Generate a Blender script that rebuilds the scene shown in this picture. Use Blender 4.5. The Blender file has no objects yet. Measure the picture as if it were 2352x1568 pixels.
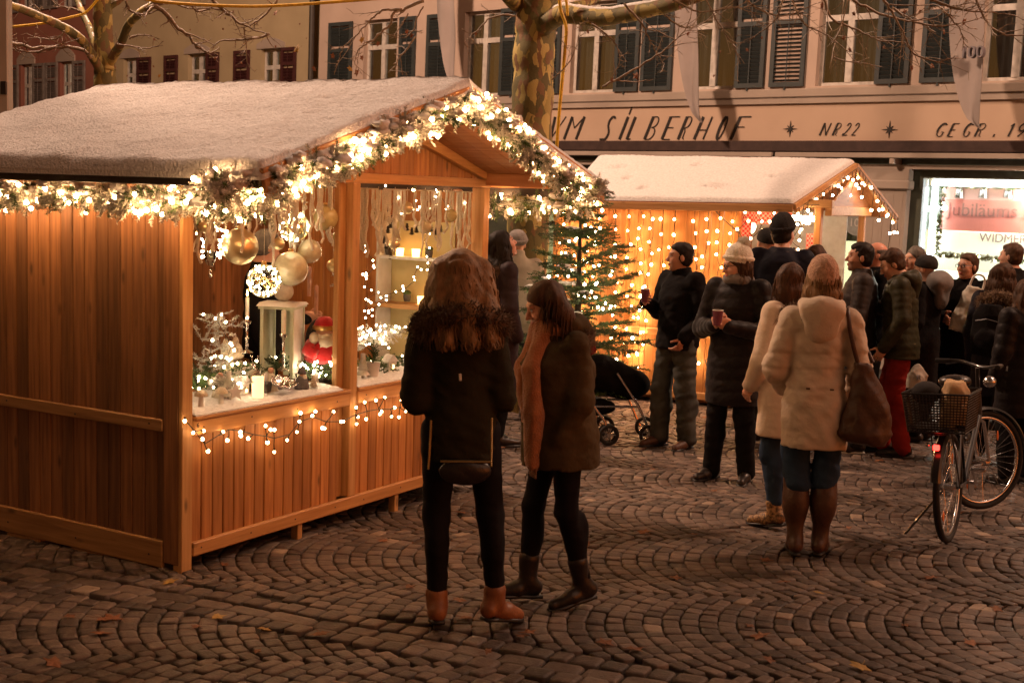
import bpy, math, random
import numpy as np
from math import sin, cos, pi, radians as R
from mathutils import Matrix, Vector
random.seed(7); RNG = np.random.default_rng(7)
SC = bpy.context.scene
# ---------------------------------------------------------------- camera
CH, FPX, PIT, ROL = 1.982, 3021.254, R(6.393), R(1.871)
cam_d = bpy.data.cameras.new('camera'); cam = bpy.data.objects.new('camera', cam_d)
SC.collection.objects.link(cam); SC.camera = cam
cam_d.sensor_width = 36; cam_d.lens = FPX/2352*36; cam_d.clip_end = 400; cam_d.clip_start = .05
cam.matrix_world = Matrix.Translation((0, 0, CH)) @ Matrix.Rotation(R(90)-PIT, 4, 'X') @ Matrix.Rotation(ROL, 4, 'Z')
cam_d.dof.use_dof = True; cam_d.dof.focus_distance = 9.5; cam_d.dof.aperture_fstop = 5.6
SC.render.resolution_x, SC.render.resolution_y = 1024, 682
# ---------------------------------------------------------------- night sky glow, soft lamp light of the square
W = bpy.data.worlds.new('World'); SC.world = W; W.use_nodes = True
nt = W.node_tree; bg = nt.nodes['Background']
sky = nt.nodes.new('ShaderNodeTexSky'); sky.sky_type = 'NISHITA'; sky.sun_disc = False
SUN_EL, SUN_AZ = R(38), R(118)      # direction the light comes from (azimuth from +Y towards +X)
sky.sun_elevation = R(3); sky.sun_rotation = SUN_AZ
mixn = nt.nodes.new('ShaderNodeMix'); mixn.data_type = 'RGBA'; mixn.blend_type = 'MULTIPLY'; mixn.inputs[0].default_value = 1
nt.links.new(sky.outputs[0], mixn.inputs[6]); mixn.inputs[7].default_value = (1.0, .40, .20, 1)
nt.links.new(mixn.outputs[2], bg.inputs[0]); bg.inputs[1].default_value = 0.12
sl = bpy.data.lights.new('sun', 'SUN'); so = bpy.data.objects.new('sun', sl); SC.collection.objects.link(so)
sl.energy = 0.40; sl.angle = R(40); sl.color = (1.0, .54, .34)
_d = Vector((sin(SUN_AZ)*cos(SUN_EL), cos(SUN_AZ)*cos(SUN_EL), sin(SUN_EL)))
so.rotation_euler = _d.to_track_quat('Z', 'Y').to_euler()
SC.view_settings.view_transform = 'Standard'; SC.view_settings.look = 'None'; SC.view_settings.exposure = 0.22
SC.cycles.use_denoising = True
try: SC.cycles.denoiser = 'OPENIMAGEDENOISE'
except Exception: pass
SC.cycles.max_bounces = 6; SC.cycles.diffuse_bounces = 3; SC.cycles.glossy_bounces = 3
SC.cycles.transmission_bounces = 6; SC.cycles.transparent_max_bounces = 12; SC.cycles.sample_clamp_indirect = 4
SC.cycles.caustics_reflective = False; SC.cycles.caustics_refractive = False
# ---------------------------------------------------------------- where things stand
def ray(px, py):
    xr, yr = px-1176, py-784
    x = xr*cos(ROL)+yr*sin(ROL); y = -xr*sin(ROL)+yr*cos(ROL)
    a, b = x/FPX, -y/FPX
    return np.array([a, cos(PIT)+b*sin(PIT), -sin(PIT)+b*cos(PIT)])
CAMP = np.array([0, 0, CH]); GY, GS = 6.574, .03
def gz(Y): return -GS*(Y-GY)
def G(px, py):
    d = ray(px, py); s = (GS*GY-CH)/(d[2]+GS*d[1]); return CAMP+s*d
def at(px, py, Y):
    d = ray(px, py); return CAMP+Y/d[1]*d
def plane_hit(px, py, M4, axis, val):
    inv = np.array(M4.inverted()); o = inv[:3, :3]@CAMP+inv[:3, 3]; d = inv[:3, :3]@ray(px, py)
    return o+(val-o[axis])/d[axis]*d
# ---------------------------------------------------------------- mesh building
def rot(ax, ang):
    return np.array(Matrix.Rotation(ang, 3, ax))
def frame(d, up=(0, 0, 1)):
    d = np.array(d, float); d /= np.linalg.norm(d)+1e-12
    u = np.array(up, float)
    if abs(d@u) > .98*np.linalg.norm(u): u = np.array([0, 1, 0]) if abs(d[1]) < .9 else np.array([1, 0, 0])
    s = np.cross(d, u); s /= np.linalg.norm(s); u = np.cross(s, d)
    return s, u, d
_ICO = {}
def ico(n):
    if n not in _ICO:
        import bmesh
        b = bmesh.new(); bmesh.ops.create_icosphere(b, subdivisions=n, radius=1)
        b.verts.index_update()
        _ICO[n] = (np.array([v.co[:] for v in b.verts]), [tuple(v.index for v in f.verts) for f in b.faces]); b.free()
    return _ICO[n]
class MB:
    def __init__(s): s.v = []; s.f = []; s.r = []; s.n = 0; s.m = []
    def add(s, v, f, rnd=None, mi=0):
        v = np.asarray(v, float); s.v.append(v); k = s.n
        s.f += [tuple(i+k for i in q) for q in f]; s.n += len(v)
        s.r += [random.random() if rnd is None else rnd]*len(f) if not hasattr(rnd, '__len__') else list(rnd)
        s.m += [mi]*len(f)
        return s
    def box(s, lo, hi, M=None, bev=0.0, rnd=None, mi=0):
        lo = np.array(lo, float); hi = np.array(hi, float); lo, hi = np.minimum(lo, hi), np.maximum(lo, hi)
        c = (lo+hi)/2; h = (hi-lo)/2; b = min(bev, .45*h.min())
        if b <= 0:
            v = np.array([[x, y, z] for x in (-1, 1) for y in (-1, 1) for z in (-1, 1)])*h
            f = [(0, 1, 3, 2), (4, 6, 7, 5), (0, 4, 5, 1), (2, 3, 7, 6), (0, 2, 6, 4), (1, 5, 7, 3)]
        else:
            v = []; idx = {}
            for x in (-1, 1):
                for y in (-1, 1):
                    for z in (-1, 1):
                        for a in range(3):
                            p = np.array([x, y, z])*(h-b); p[a] = (x, y, z)[a]*h[a]; idx[x, y, z, a] = len(v); v.append(p)
            f = []
            for a in range(3):
                o = [i for i in range(3) if i != a]
                for sg in (-1, 1):
                    q = []
                    for s1, s2 in ((-1, -1), (1, -1), (1, 1), (-1, 1)):
                        k = [0, 0, 0]; k[a] = sg; k[o[0]] = s1; k[o[1]] = s2; q.append(idx[k[0], k[1], k[2], a])
                    f.append(tuple(q if (sg > 0) == (a != 1) else q[::-1]))
            for a in range(3):       # edges along axis a
                o = [i for i in range(3) if i != a]
                for s1 in (-1, 1):
                    for s2 in (-1, 1):
                        def k(e, w):
                            t = [0, 0, 0]; t[a] = e; t[o[0]] = s1; t[o[1]] = s2; return idx[t[0], t[1], t[2], w]
                        f.append((k(-1, o[0]), k(1, o[0]), k(1, o[1]), k(-1, o[1])))
            for x in (-1, 1):
                for y in (-1, 1):
                    for z in (-1, 1): f.append((idx[x, y, z, 0], idx[x, y, z, 1], idx[x, y, z, 2]))
        v = np.array(v)+c
        if M is not None: v = v@M[0].T+M[1]
        return s.add(v, f, rnd, mi)
    def beam(s, a, b, w, h, up=(0, 0, 1), bev=.004, rnd=None, mi=0):
        a = np.array(a, float); b = np.array(b, float); L = np.linalg.norm(b-a); sd, u, d = frame(b-a, up)
        return s.box((-w/2, 0, -h/2), (w/2, L, h/2), (np.stack([sd, d, u], 1), a), bev, rnd, mi)
    def tube(s, pts, r, n=8, cap=True, rnd=None, mi=0):
        pts = np.array(pts, float); m = len(pts); r = np.broadcast_to(np.array(r, float), (m,))
        t = np.gradient(pts, axis=0); t /= np.linalg.norm(t, axis=1, keepdims=True)+1e-12
        sd, u, _ = frame(t[0]); v = []
        for i in range(m):
            sd = sd-t[i]*(sd@t[i]); sd /= np.linalg.norm(sd)+1e-12; u = np.cross(sd, t[i])
            a = np.arange(n)*2*pi/n
            v.append(pts[i]+r[i]*(np.cos(a)[:, None]*sd+np.sin(a)[:, None]*u))
        v = np.concatenate(v); f = []
        for i in range(m-1):
            for j in range(n):
                k = (j+1) % n; f.append((i*n+j, i*n+k, (i+1)*n+k, (i+1)*n+j))
        if cap: f.append(tuple(range(n))[::-1]); f.append(tuple((m-1)*n+j for j in range(n)))
        return s.add(v, f, rnd, mi)
    def ball(s, c, r, sub=2, M=None, rnd=None, mi=0):
        v, f = ico(sub); v = v*np.array(r)
        if M is not None: v = v@M.T
        return s.add(v+np.array(c, float), f, rnd, mi)
    def lathe(s, prof, c=(0, 0, 0), n=20, M=None, rnd=None, mi=0, ell=1.0):
        a = np.arange(n)*2*pi/n; v = []
        for r, z in prof: v.append(np.stack([r*np.cos(a), r*np.sin(a)*ell, np.full(n, z)], 1))
        v = np.concatenate(v); f = []; m = len(prof)
        for i in range(m-1):
            for j in range(n):
                k = (j+1) % n; f.append((i*n+j, i*n+k, (i+1)*n+k, (i+1)*n+j))
        f.append(tuple(range(n))[::-1]); f.append(tuple((m-1)*n+j for j in range(n)))
        if M is not None: v = v@M.T
        return s.add(v+np.array(c, float), f, rnd, mi)
    def prism(s, poly, o, ax, ay, th, rnd=None, mi=0):   # flat outline with thickness th along ax x ay
        o = np.array(o, float); ax = np.array(ax, float); ay = np.array(ay, float); nz = np.cross(ax, ay); nz /= np.linalg.norm(nz)
        p = np.array([o+x*ax+y*ay for x, y in poly]); n = len(p); v = np.concatenate([p, p+nz*th])
        f = [tuple(range(n))[::-1], tuple(range(n, 2*n))]+[(i, (i+1) % n, n+(i+1) % n, n+i) for i in range(n)]
        return s.add(v, f, rnd, mi)
    def mesh(s, name, mats, smooth=False, inv=None):
        v = np.concatenate(s.v) if s.v else np.zeros((0, 3))
        if inv is not None: v = v@inv[:3, :3].T+inv[:3, 3]
        me = bpy.data.meshes.new(name); me.from_pydata(v.tolist(), [], s.f)
        a = me.attributes.new('rnd', 'FLOAT', 'FACE'); a.data.foreach_set('value', np.array(s.r, np.float32))
        for m in (mats if isinstance(mats, (list, tuple)) else [mats]): me.materials.append(m)
        if isinstance(mats, (list, tuple)): me.polygons.foreach_set('material_index', s.m)
        if smooth:
            me.polygons.foreach_set('use_smooth', [True]*len(s.f))
            if smooth != 2:
                try: me.set_sharp_from_angle(angle=R(45))
                except Exception: pass
        me.update(); return me
    def build(s, name, mats, parent=None, smooth=False, world=False, **kw):
        inv = None
        if parent is not None and world: inv = np.array(WM[parent.name].inverted())
        return link(name, s.mesh(name, mats, smooth, inv), parent, **kw)
WM = {}
def link(name, data, parent=None, loc=None, label=None, cat=None, group=None, kind=None, M=None):
    o = bpy.data.objects.new(name, data); SC.collection.objects.link(o)
    if parent is not None:
        o.parent = parent; WM[o.name] = WM[parent.name]
    else: WM[o.name] = Matrix.Identity(4)
    if loc is not None: o.location = loc
    if M is not None:
        o.matrix_local = M
        if parent is None: WM[o.name] = M.copy()
    elif loc is not None and parent is None: WM[o.name] = Matrix.Translation(loc)
    tag(o, label, cat, group, kind); return o
def tag(o, label=None, cat=None, group=None, kind=None):
    if label: o['label'] = label
    if cat: o['category'] = cat
    if group: o['group'] = group
    if kind: o['kind'] = kind
    return o
def thing(name, label, cat, loc=(0, 0, 0), rz=0.0, group=None, M=None):
    o = bpy.data.objects.new(name, None); SC.collection.objects.link(o); o.empty_display_size = .1
    M = M if M is not None else Matrix.Translation(loc) @ Matrix.Rotation(rz, 4, 'Z')
    o.matrix_world = M; WM[o.name] = M.copy(); tag(o, label, cat, group); return o
def w2l(o, p):
    i = np.array(WM[o.name].inverted()); return i[:3, :3]@np.array(p)+i[:3, 3]
# ---------------------------------------------------------------- materials
def newmat(name):
    m = bpy.data.materials.new(name); m.use_nodes = True; return m, m.node_tree, m.node_tree.nodes['Principled BSDF']
def c4(c): return (c[0], c[1], c[2], 1)
def pm(name, c1, c2=None, scale=12., rough=.7, bump=.15, bscale=None, metal=0., stretch=(1, 1, 1), rnd=0., detail=5, spec=.4, trans=0., sheen=0., coat=0., bdist=.01, sss=0.):
    m, t, b = newmat(name); N, L = t.nodes.new, t.links.new
    tc = N('ShaderNodeTexCoord'); mp = N('ShaderNodeMapping'); mp.inputs['Scale'].default_value = stretch; L(tc.outputs['Object'], mp.inputs[0])
    n = N('ShaderNodeTexNoise'); n.inputs['Scale'].default_value = scale; n.inputs['Detail'].default_value = detail; L(mp.outputs[0], n.inputs[0])
    c2 = c2 or tuple(x*.65 for x in c1)
    mx = N('ShaderNodeMix'); mx.data_type = 'RGBA'; rp = N('ShaderNodeValToRGB'); rp.color_ramp.elements[0].position = .32; rp.color_ramp.elements[1].position = .68
    L(n.outputs[0], rp.inputs[0]); L(rp.outputs[0], mx.inputs[0]); mx.inputs[6].default_value = c4(c2); mx.inputs[7].default_value = c4(c1)
    out = mx.outputs[2]
    if rnd:
        at_ = N('ShaderNodeAttribute'); at_.attribute_name = 'rnd'; mr = N('ShaderNodeMapRange'); mr.inputs[3].default_value = 1-rnd; mr.inputs[4].default_value = 1+rnd
        L(at_.outputs['Fac'], mr.inputs[0]); hv = N('ShaderNodeHueSaturation'); L(mr.outputs[0], hv.inputs['Value']); L(out, hv.inputs['Color']); out = hv.outputs[0]
    L(out, b.inputs['Base Color'])
    b.inputs['Roughness'].default_value = rough; b.inputs['Metallic'].default_value = metal; b.inputs['Specular IOR Level'].default_value = spec
    b.inputs['Transmission Weight'].default_value = trans; b.inputs['Sheen Weight'].default_value = sheen; b.inputs['Coat Weight'].default_value = coat
    if sss: b.inputs['Subsurface Weight'].default_value = sss; b.inputs['Subsurface Radius'].default_value = (.02, .008, .004)
    if bump:
        n2 = N('ShaderNodeTexNoise'); n2.inputs['Scale'].default_value = bscale or scale*4; n2.inputs['Detail'].default_value = 4; L(mp.outputs[0], n2.inputs[0])
        bp = N('ShaderNodeBump'); bp.inputs['Strength'].default_value = bump; bp.inputs['Distance'].default_value = bdist; L(n2.outputs[0], bp.inputs['Height']); L(bp.outputs[0], b.inputs['Normal'])
    return m
def em(name, col, st, sample=True):
    m, t, b = newmat(name); b.inputs['Base Color'].default_value = c4(col); b.inputs['Emission Color'].default_value = c4(col); b.inputs['Emission Strength'].default_value = st
    b.inputs['Roughness'].default_value = .3
    if not sample: m.cycles.emission_sampling = 'NONE'
    return m
def wood(name, c, dark, rnd=.22, rough=.55, axis=2):
    st = [14, 14, 14]; st[axis] = .8
    m = pm(name, c, dark, scale=3.0, rough=rough, bump=.25, bscale=9, stretch=st, rnd=rnd, detail=7, bdist=.004)
    t = m.node_tree; N, L = t.nodes.new, t.links.new; b = t.nodes['Principled BSDF']
    src = b.inputs['Base Color'].links[0].from_socket     # knots
    tc = N('ShaderNodeTexCoord'); mp = N('ShaderNodeMapping'); s2 = [9, 9, 9]; s2[axis] = 3.2; mp.inputs['Scale'].default_value = s2; L(tc.outputs['Object'], mp.inputs[0])
    vo = N('ShaderNodeTexVoronoi'); vo.inputs['Scale'].default_value = 1.0; L(mp.outputs[0], vo.inputs[0])
    rp = N('ShaderNodeValToRGB'); rp.color_ramp.elements[0].position = .05; rp.color_ramp.elements[1].position = .16; rp.color_ramp.elements[0].color = (1, 1, 1, 1); rp.color_ramp.elements[1].color = (0, 0, 0, 1)
    L(vo.outputs['Distance'], rp.inputs[0]); mx = N('ShaderNodeMix'); mx.data_type = 'RGBA'; L(rp.outputs[0], mx.inputs[0]); L(src, mx.inputs[6]); mx.inputs[7].default_value = c4([x*.35 for x in c])
    L(mx.outputs[2], b.inputs['Base Color']); return m
def glassm(name, col=(.9, .95, .95), rough=.03, alpha=.25):
    m, t, b = newmat(name); N, L = t.nodes.new, t.links.new
    gl = N('ShaderNodeBsdfGlossy'); gl.inputs['Roughness'].default_value = rough; gl.inputs['Color'].default_value = c4(col)
    tr = N('ShaderNodeBsdfTransparent'); tr.inputs['Color'].default_value = c4(col); fr = N('ShaderNodeFresnel'); fr.inputs['IOR'].default_value = 1.5
    mr = N('ShaderNodeMath'); mr.operation = 'ADD'; mr.inputs[1].default_value = alpha*.3; L(fr.outputs[0], mr.inputs[0])
    mx = N('ShaderNodeMixShader'); L(mr.outputs[0], mx.inputs[0]); L(tr.outputs[0], mx.inputs[1]); L(gl.outputs[0], mx.inputs[2])
    L(mx.outputs[0], t.nodes['Material Output'].inputs[0]); return m
M_WOOD = wood('pine_boards', (.50, .215, .065), (.32, .12, .032), .24)
M_WOODX = wood('pine_rail_x', (.58, .29, .10), (.42, .185, .055), .08, axis=0)
M_WOODY = wood('pine_rail_y', (.42, .23, .09), (.26, .13, .045), .1, axis=1)
M_WOODP = wood('pine_post', (.55, .30, .115), (.40, .19, .06), .08)
M_WOODD = wood('dark_pine_boards', (.31, .14, .052), (.16, .068, .025), .36)  # darker pine, tone differs from board to board
M_WOODR = wood('red_pine_soffit', (.42, .17, .06), (.28, .10, .03), .15, axis=1)
M_DARKM = pm('dark_roof_edge', (.03, .022, .018), scale=30, rough=.5)
M_BULB = em('warm_bulb', (1.0, .54, .24), 120)
M_BULBW = em('white_led_bulb', (1.0, .74, .46), 48)
M_CABLE = pm('dark_cable', (.02, .022, .016), rough=.5, bump=0)
M_SNOW = pm('snow', (.80, .79, .78), (.66, .65, .64), scale=40, rough=.75, bump=1.0, bscale=70, bdist=.012, sss=.0, spec=.2)
M_NEEDLE = pm('fir_needles', (.085, .150, .035), (.035, .065, .016), scale=9, rough=.6, bump=0, rnd=.5)
M_FROST = pm('frosted_needles', (.72, .68, .62), (.34, .34, .26), scale=14, rough=.8, bump=0, rnd=.25)
M_YELLOW = pm('yellow_hose', (.75, .46, .03), scale=40, rough=.45, bump=.05)
M_BRASS = pm('gold_metal', (.80, .58, .24), (.62, .42, .15), scale=60, rough=.28, metal=1, bump=.02)
M_SILVER = pm('silver_metal', (.72, .70, .66), (.5, .48, .44), scale=60, rough=.22, metal=1, bump=.02)
M_WHITE = pm('white_paint', (.78, .76, .70), (.66, .63, .56), scale=14, rough=.45, bump=.05)
M_WAX = pm('candle_wax', (.85, .78, .62), scale=8, rough=.45, bump=.05, sss=.3)
M_YARN = pm('cream_yarn', (.72, .65, .52), (.54, .48, .37), scale=160, rough=.9, bump=.6, bscale=300)
M_GLASS = glassm('clear_glass')
M_PLASTIC = pm('black_plastic', (.018, .018, .02), rough=.4, bump=.03)
M_CHROME = pm('brushed_metal', (.6, .6, .62), (.45, .45, .46), rough=.25, metal=1, bump=0)
M_BROWNL = pm('dry_leaf', (.20, .075, .024), (.10, .036, .014), scale=30, rough=.65, bump=.3, rnd=.4)
M_YELLL = pm('yellow_leaf', (.36, .22, .04), (.22, .12, .022), scale=30, rough=.6, bump=.3, rnd=.3)
_bm = MB(); _bm.ball((0, 0, 0), 1, 2); BULB_W = _bm.mesh('bulb_warm', M_BULB, 2); BULB_C = _bm.mesh('bulb_white', M_BULBW, 2)
def bulbs(root, pts, r, mesh=BULB_W, cap=100, mat=M_BULB):
    """every bulb a part of its string; beyond the cap the rest is one mass"""
    pts = [np.array(p, float) for p in pts]
    pts.sort(key=lambda p: np.linalg.norm(np.array(WM[root.name])[:3, :3]@p+np.array(WM[root.name])[:3, 3]-CAMP))
    for p in pts[:cap]:
        s = r*random.uniform(.85, 1.2); o = link('bulb', mesh, root, loc=p); o.scale = (s, s, s*1.1)
    if len(pts) > cap:
        b = MB()
        for p in pts[cap:]: b.ball(p, r*random.uniform(.85, 1.2), 1)
        b.build('bulbs', mat, root, smooth=2, kind='stuff')
# ================================================================ GROUND: cobbles laid in segmental arcs
def stone_set(cs, ring_n=8):
    """cs: list of (4 corners xy, z) -> domed stones with rounded corners"""
    V = []; F = []; Rn = []; n = 0
    for q, dz in cs:
        q = np.array(q); c = q.mean(0); P = []
        for i in range(4):
            a, b, d = q[i-1], q[i], q[(i+1) % 4]; P += [b*.88+a*.12, b*.88+d*.12]
        P = np.array(P); tx, ty = random.uniform(-.05, .05), random.uniform(-.05, .05)
        def ring(k, z):
            X = c+(P-c)*k; return np.column_stack([X, gz(X[:, 1])+z+dz+(X[:, 0]-c[0])*tx+(X[:, 1]-c[1])*ty])
        V.append(np.concatenate([ring(1.0, -.035), ring(.992, -.0045), ring(.945, .0), ring(.55, .0010), ring(.0, .0012)[:1]]))
        for r in range(3):
            for j in range(8):
                k = (j+1) % 8; F.append((n+r*8+j, n+r*8+k, n+r*8+8+k, n+r*8+8+j))
        for j in range(8): F.append((n+24+j, n+24+(j+1) % 8, n+32))
        Rn += [random.random()]*32; n += 33
    return np.concatenate(V), F, Rn
M_COB = pm('wet_cobble', (.122, .085, .066), (.072, .052, .042), scale=22, rough=.55, bump=.6, bscale=80, rnd=.5, spec=.32, bdist=.007)
t = M_COB.node_tree; b = t.nodes['Principled BSDF']; src = b.inputs['Base Color'].links[0].from_socket; a = t.nodes.new('ShaderNodeAttribute'); a.attribute_name = 'rnd'; g_ = t.nodes.new('ShaderNodeMath'); g_.operation = 'GREATER_THAN'; g_.inputs[1].default_value = .988; t.links.new(a.outputs['Fac'], g_.inputs[0])
mx = t.nodes.new('ShaderNodeMix'); mx.data_type = 'RGBA'; t.links.new(g_.outputs[0], mx.inputs[0]); t.links.new(src, mx.inputs[6]); mx.inputs[7].default_value = (.26, .19, .14, 1); t.links.new(mx.outputs[2], b.inputs['Base Color'])
M_MORT = pm('joint_sand', (.032, .022, .016), scale=60, rough=.9, bump=.4)
mb = MB(); mb.add([(-70, -12, gz(-12)-.019), (70, -12, gz(-12)-.019), (70, 90, gz(90)-.019), (-70, 90, gz(90)-.019)], [(0, 1, 2, 3)])
mb.build('ground', M_MORT, kind='structure')
def dline(p):      # signed distance to the straight gutter row of long setts
    a, b = GUT; d = (b-a)/np.linalg.norm(b-a); return d[0]*(p[1]-a[1])-d[1]*(p[0]-a[0])
GUT = (G(150, 1322)[:2], G(1010, 1478)[:2])
cs = []; wcol, Rr, p = 1.22, .92, .088
for j in range(-1, 13):
    y0 = 2.2+j*wcol; offx = random.uniform(0, .1)
    for k in range(-95, 125):
        xk = k*p+offx
        A = math.asin(wcol/2/Rr); L = 2*A*Rr; n = max(8, int(round(L/.100)))
        cuts = np.linspace(-A, A, n+1); cuts[1:-1] += RNG.uniform(-.16, .16, n-1)*(2*A/n); cuts[1:-1] += (.35*(k % 2)-.17)*(2*A/n)
        for i in range(n):
            a0, a1 = cuts[i]+.0022/Rr, cuts[i+1]-.0022/Rr; t = .5*(a0+a1)
            def P(a, r): return (xk-(Rr+r)*cos(a)+Rr, y0+(Rr+r)*sin(a))
            cc = P(t, 0)
            if cc[1] < 2.7 or abs(cc[0]) > .46*cc[1]+1.6 or cc[1] > 16.5 or (cc[1] > 14.3 and random.random() < .0): continue
            if abs(dline(cc)) < .215: continue
            h = p*.5*cos(t)*.985-.0022
            j_ = lambda: random.uniform(-.005, .005)
            q = [(P(a0, -h)[0]+j_(), P(a0, -h)[1]+j_()), (P(a1, -h)[0]+j_(), P(a1, -h)[1]+j_()), (P(a1, h)[0]+j_(), P(a1, h)[1]+j_()), (P(a0, h)[0]+j_(), P(a0, h)[1]+j_())]
            cs.append((q, random.uniform(-.004, .004)))
gd = (GUT[1]-GUT[0])/np.linalg.norm(GUT[1]-GUT[0]); gn = np.array([-gd[1], gd[0]])
for row, off in ((0, -.125), (1, 0.0), (2, .125)):
    s = -6.0
    while s < 6:
        L = random.uniform(.09, .14) if row != 1 else random.uniform(.16, .30)
        a = GUT[0]+gd*s+gn*off; q = [a-gn*.058+gd*.006, a-gn*.058+gd*(L-.006), a+gn*.058+gd*(L-.006), a+gn*.058+gd*.006]
        if a[1] > 2.7: cs.append((q, -.008 if row == 1 else random.uniform(-.004, .004)))
        s += L
v, f, rn = stone_set(cs); mb = MB(); mb.add(v, f, rn)
mb.build('cobblestone_paving', M_COB, smooth=2, kind='structure')
# a few pale limestone setts among the dark ones
def leaf_mesh(name, m):
    b = MB(); n = 15; poly = []
    for i in range(n):
        a = i/n*2*pi; r = 1.0 if i % 3 == 0 else .55 if i % 3 == 1 else .62
        if i == 0: r = .35
        poly.append((r*cos(a)*.8, r*sin(a)))
    v = [(0, 0, .12)]+[(x, y, .22*(x*x-.4*y*y)+random.uniform(-.06, .1)) for x, y in poly]
    v += [(x, y, z-.03) for x, y, z in v]
    f = [(0, 1+i, 1+(i+1) % n) for i in range(n)]+[(n+1, n+2+(i+1) % n, n+2+i) for i in range(n)]+[(1+i, n+2+i, n+2+(i+1) % n, 1+(i+1) % n) for i in range(n)]
    b.add(v, f); b.tube([(.35*.8, 0, .05), (.9, .1, .0), (1.3, .25, .06)], .03, 4)
    return b.mesh(name, m)
LEAFB = [leaf_mesh('leaf_brown', M_BROWNL) for _ in range(3)]; LEAFY = leaf_mesh('leaf_yellow', M_YELLL)
# ================================================================ HOUSE ROW
_d = ray(-2500, 275); UX = -np.array([_d[0], _d[1], 0]); UX /= np.linalg.norm(UX); UY = np.array([-UX[1], UX[0], 0])
_o = at(1900, 420, 20.); _o[2] = 0
FM = Matrix(((UX[0], UY[0], 0, _o[0]), (UX[1], UY[1], 0, _o[1]), (0, 0, 1, 0), (0, 0, 0, 1)))
SH = .013
def fac(px, py, y=0.):
    h = plane_hit(px, py, FM, 1, y); return h[0]-SH*h[2], h[2]
def fs(x, y): return fac(x/1.0884, y/1.0884)
def bsh(mb):
    for v in mb.v: v[:, 0] += SH*v[:, 2]
    return mb
def wall_boxes(mb, u0, u1, z0, z1, holes, y0, y1):
    zs = sorted({z0, z1, *[h[2] for h in holes], *[h[3] for h in holes]}); zs = [z for z in zs if z0 <= z <= z1]
    for a, b in zip(zs[:-1], zs[1:]):
        if b-a < 1e-4: continue
        c = u0
        for h in sorted([h for h in holes if h[2] < b-1e-6 and h[3] > a+1e-6]):
            if h[0] > c: mb.box((c, y0, a), (h[0], y1, b))
            c = max(c, h[1])
        if c < u1: mb.box((c, y0, a), (u1, y1, b))
def plaster(name, c, d): return pm(name, c, d, scale=1.6, rough=.85, bump=.25, bscale=70, bdist=.004, detail=8)
M_PLBE = plaster('beige_render', (.58, .46, .38), (.50, .39, .32)); M_PLBAND = plaster('cream_band', (.58, .44, .33), (.53, .39, .29))
M_STONE = plaster('grey_stone_trim', (.44, .37, .31), (.36, .30, .25)); M_PLY = plaster('yellow_render', (.48, .39, .24), (.41, .33, .20))
M_PLP = plaster('pink_render', (.36, .15, .105), (.29, .12, .085)); M_FRAME = pm('white_window_frame', (.70, .66, .60), scale=9, rough=.5, bump=.05)
M_SHG = pm('blue_green_shutter', (.046, .058, .058), (.034, .044, .046), scale=7, rough=.55, bump=.1); M_SHR = pm('maroon_shutter', (.075, .022, .022), (.05, .014, .014), scale=7, rough=.6, bump=.1)
M_SHGR = pm('grey_shutter', (.26, .23, .21), scale=7, rough=.6, bump=.1); M_SHOP = pm('green_grey_shopfront', (.085, .10, .075), scale=5, rough=.4, bump=.05)
M_PANE = glassm('window_glass', (.85, .9, .9), .04, .5); M_CURT = pm('net_curtain', (.13, .12, .105), (.06, .054, .048), scale=3, stretch=(22, 1, .25), rough=.9, bump=.4, bscale=6)
M_DARKI = pm('dark_room', (.02, .016, .013), rough=.9, bump=0); M_LITR = em('lit_room', (1.0, .88, .58), 1.6); M_AWN = pm('dark_awning', (.06, .035, .03), scale=8, rough=.7)
M_INK = pm('black_paint_lettering', (.025, .020, .018), rough=.6, bump=0); M_PIPE = pm('dark_downpipe', (.05, .042, .035), scale=8, rough=.5)
def window(bld, u0, u1, z0, z1, zc, lit=False, curtain=True, deep=.14, pipes=1):
    w = .055; m = MB(); y = deep
    m.box((u0, y-.03, z0), (u0+w, y+.03, z1)); m.box((u1-w, y-.03, z0), (u1, y+.03, z1)); m.box((u0+w, y-.03, z0), (u1-w, y+.03, z0+w)); m.box((u0+w, y-.03, z1-w), (u1-w, y+.03, z1))
    uc = (u0+u1)/2; m.box((uc-.05, y-.045, z0+w), (uc+.05, y+.025, z1-w))
    if zc: m.box((u0+w, y-.04, zc-.045), (uc-.05, y+.025, zc+.045)); m.box((uc+.05, y-.04, zc-.045), (u1-w, y+.025, zc+.045))
    fr = bsh(m).build('window', M_FRAME, bld)
    m = MB(); m.box((u0+w, y-.004, z0+w), (u1-w, y+.004, z1-w)); bsh(m).build('pane', M_PANE, fr)
    m = MB(); m.box((u0-.2, y+.5, z0-.3), (u1+.2, y+.52, z1+.3)); bsh(m).build('room', M_LITR if lit else M_DARKI, fr)
    if curtain and not lit:
        m = MB(); 
        for a, b in ((u0+w, uc-.06), (uc+.02, u1-w)):
            g = random.uniform(.05, .2)*(b-a); n = 26
            xs = np.linspace(a+g, b, n); V = []
            for x in xs:
                yy = y+.12+.02*sin(x*60)+.012*sin(x*23); V += [(x, yy, z0+.02), (x, yy, z1-.02), (x, yy+.006, z1-.02), (x, yy+.006, z0+.02)]
            m.add(V, [(4*i+k, 4*i+4+k, 4*i+4+(k+1) % 4, 4*i+(k+1) % 4) for i in range(n-1) for k in range(4)])
        bsh(m).build('curtain', M_CURT, fr)
    return fr
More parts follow.
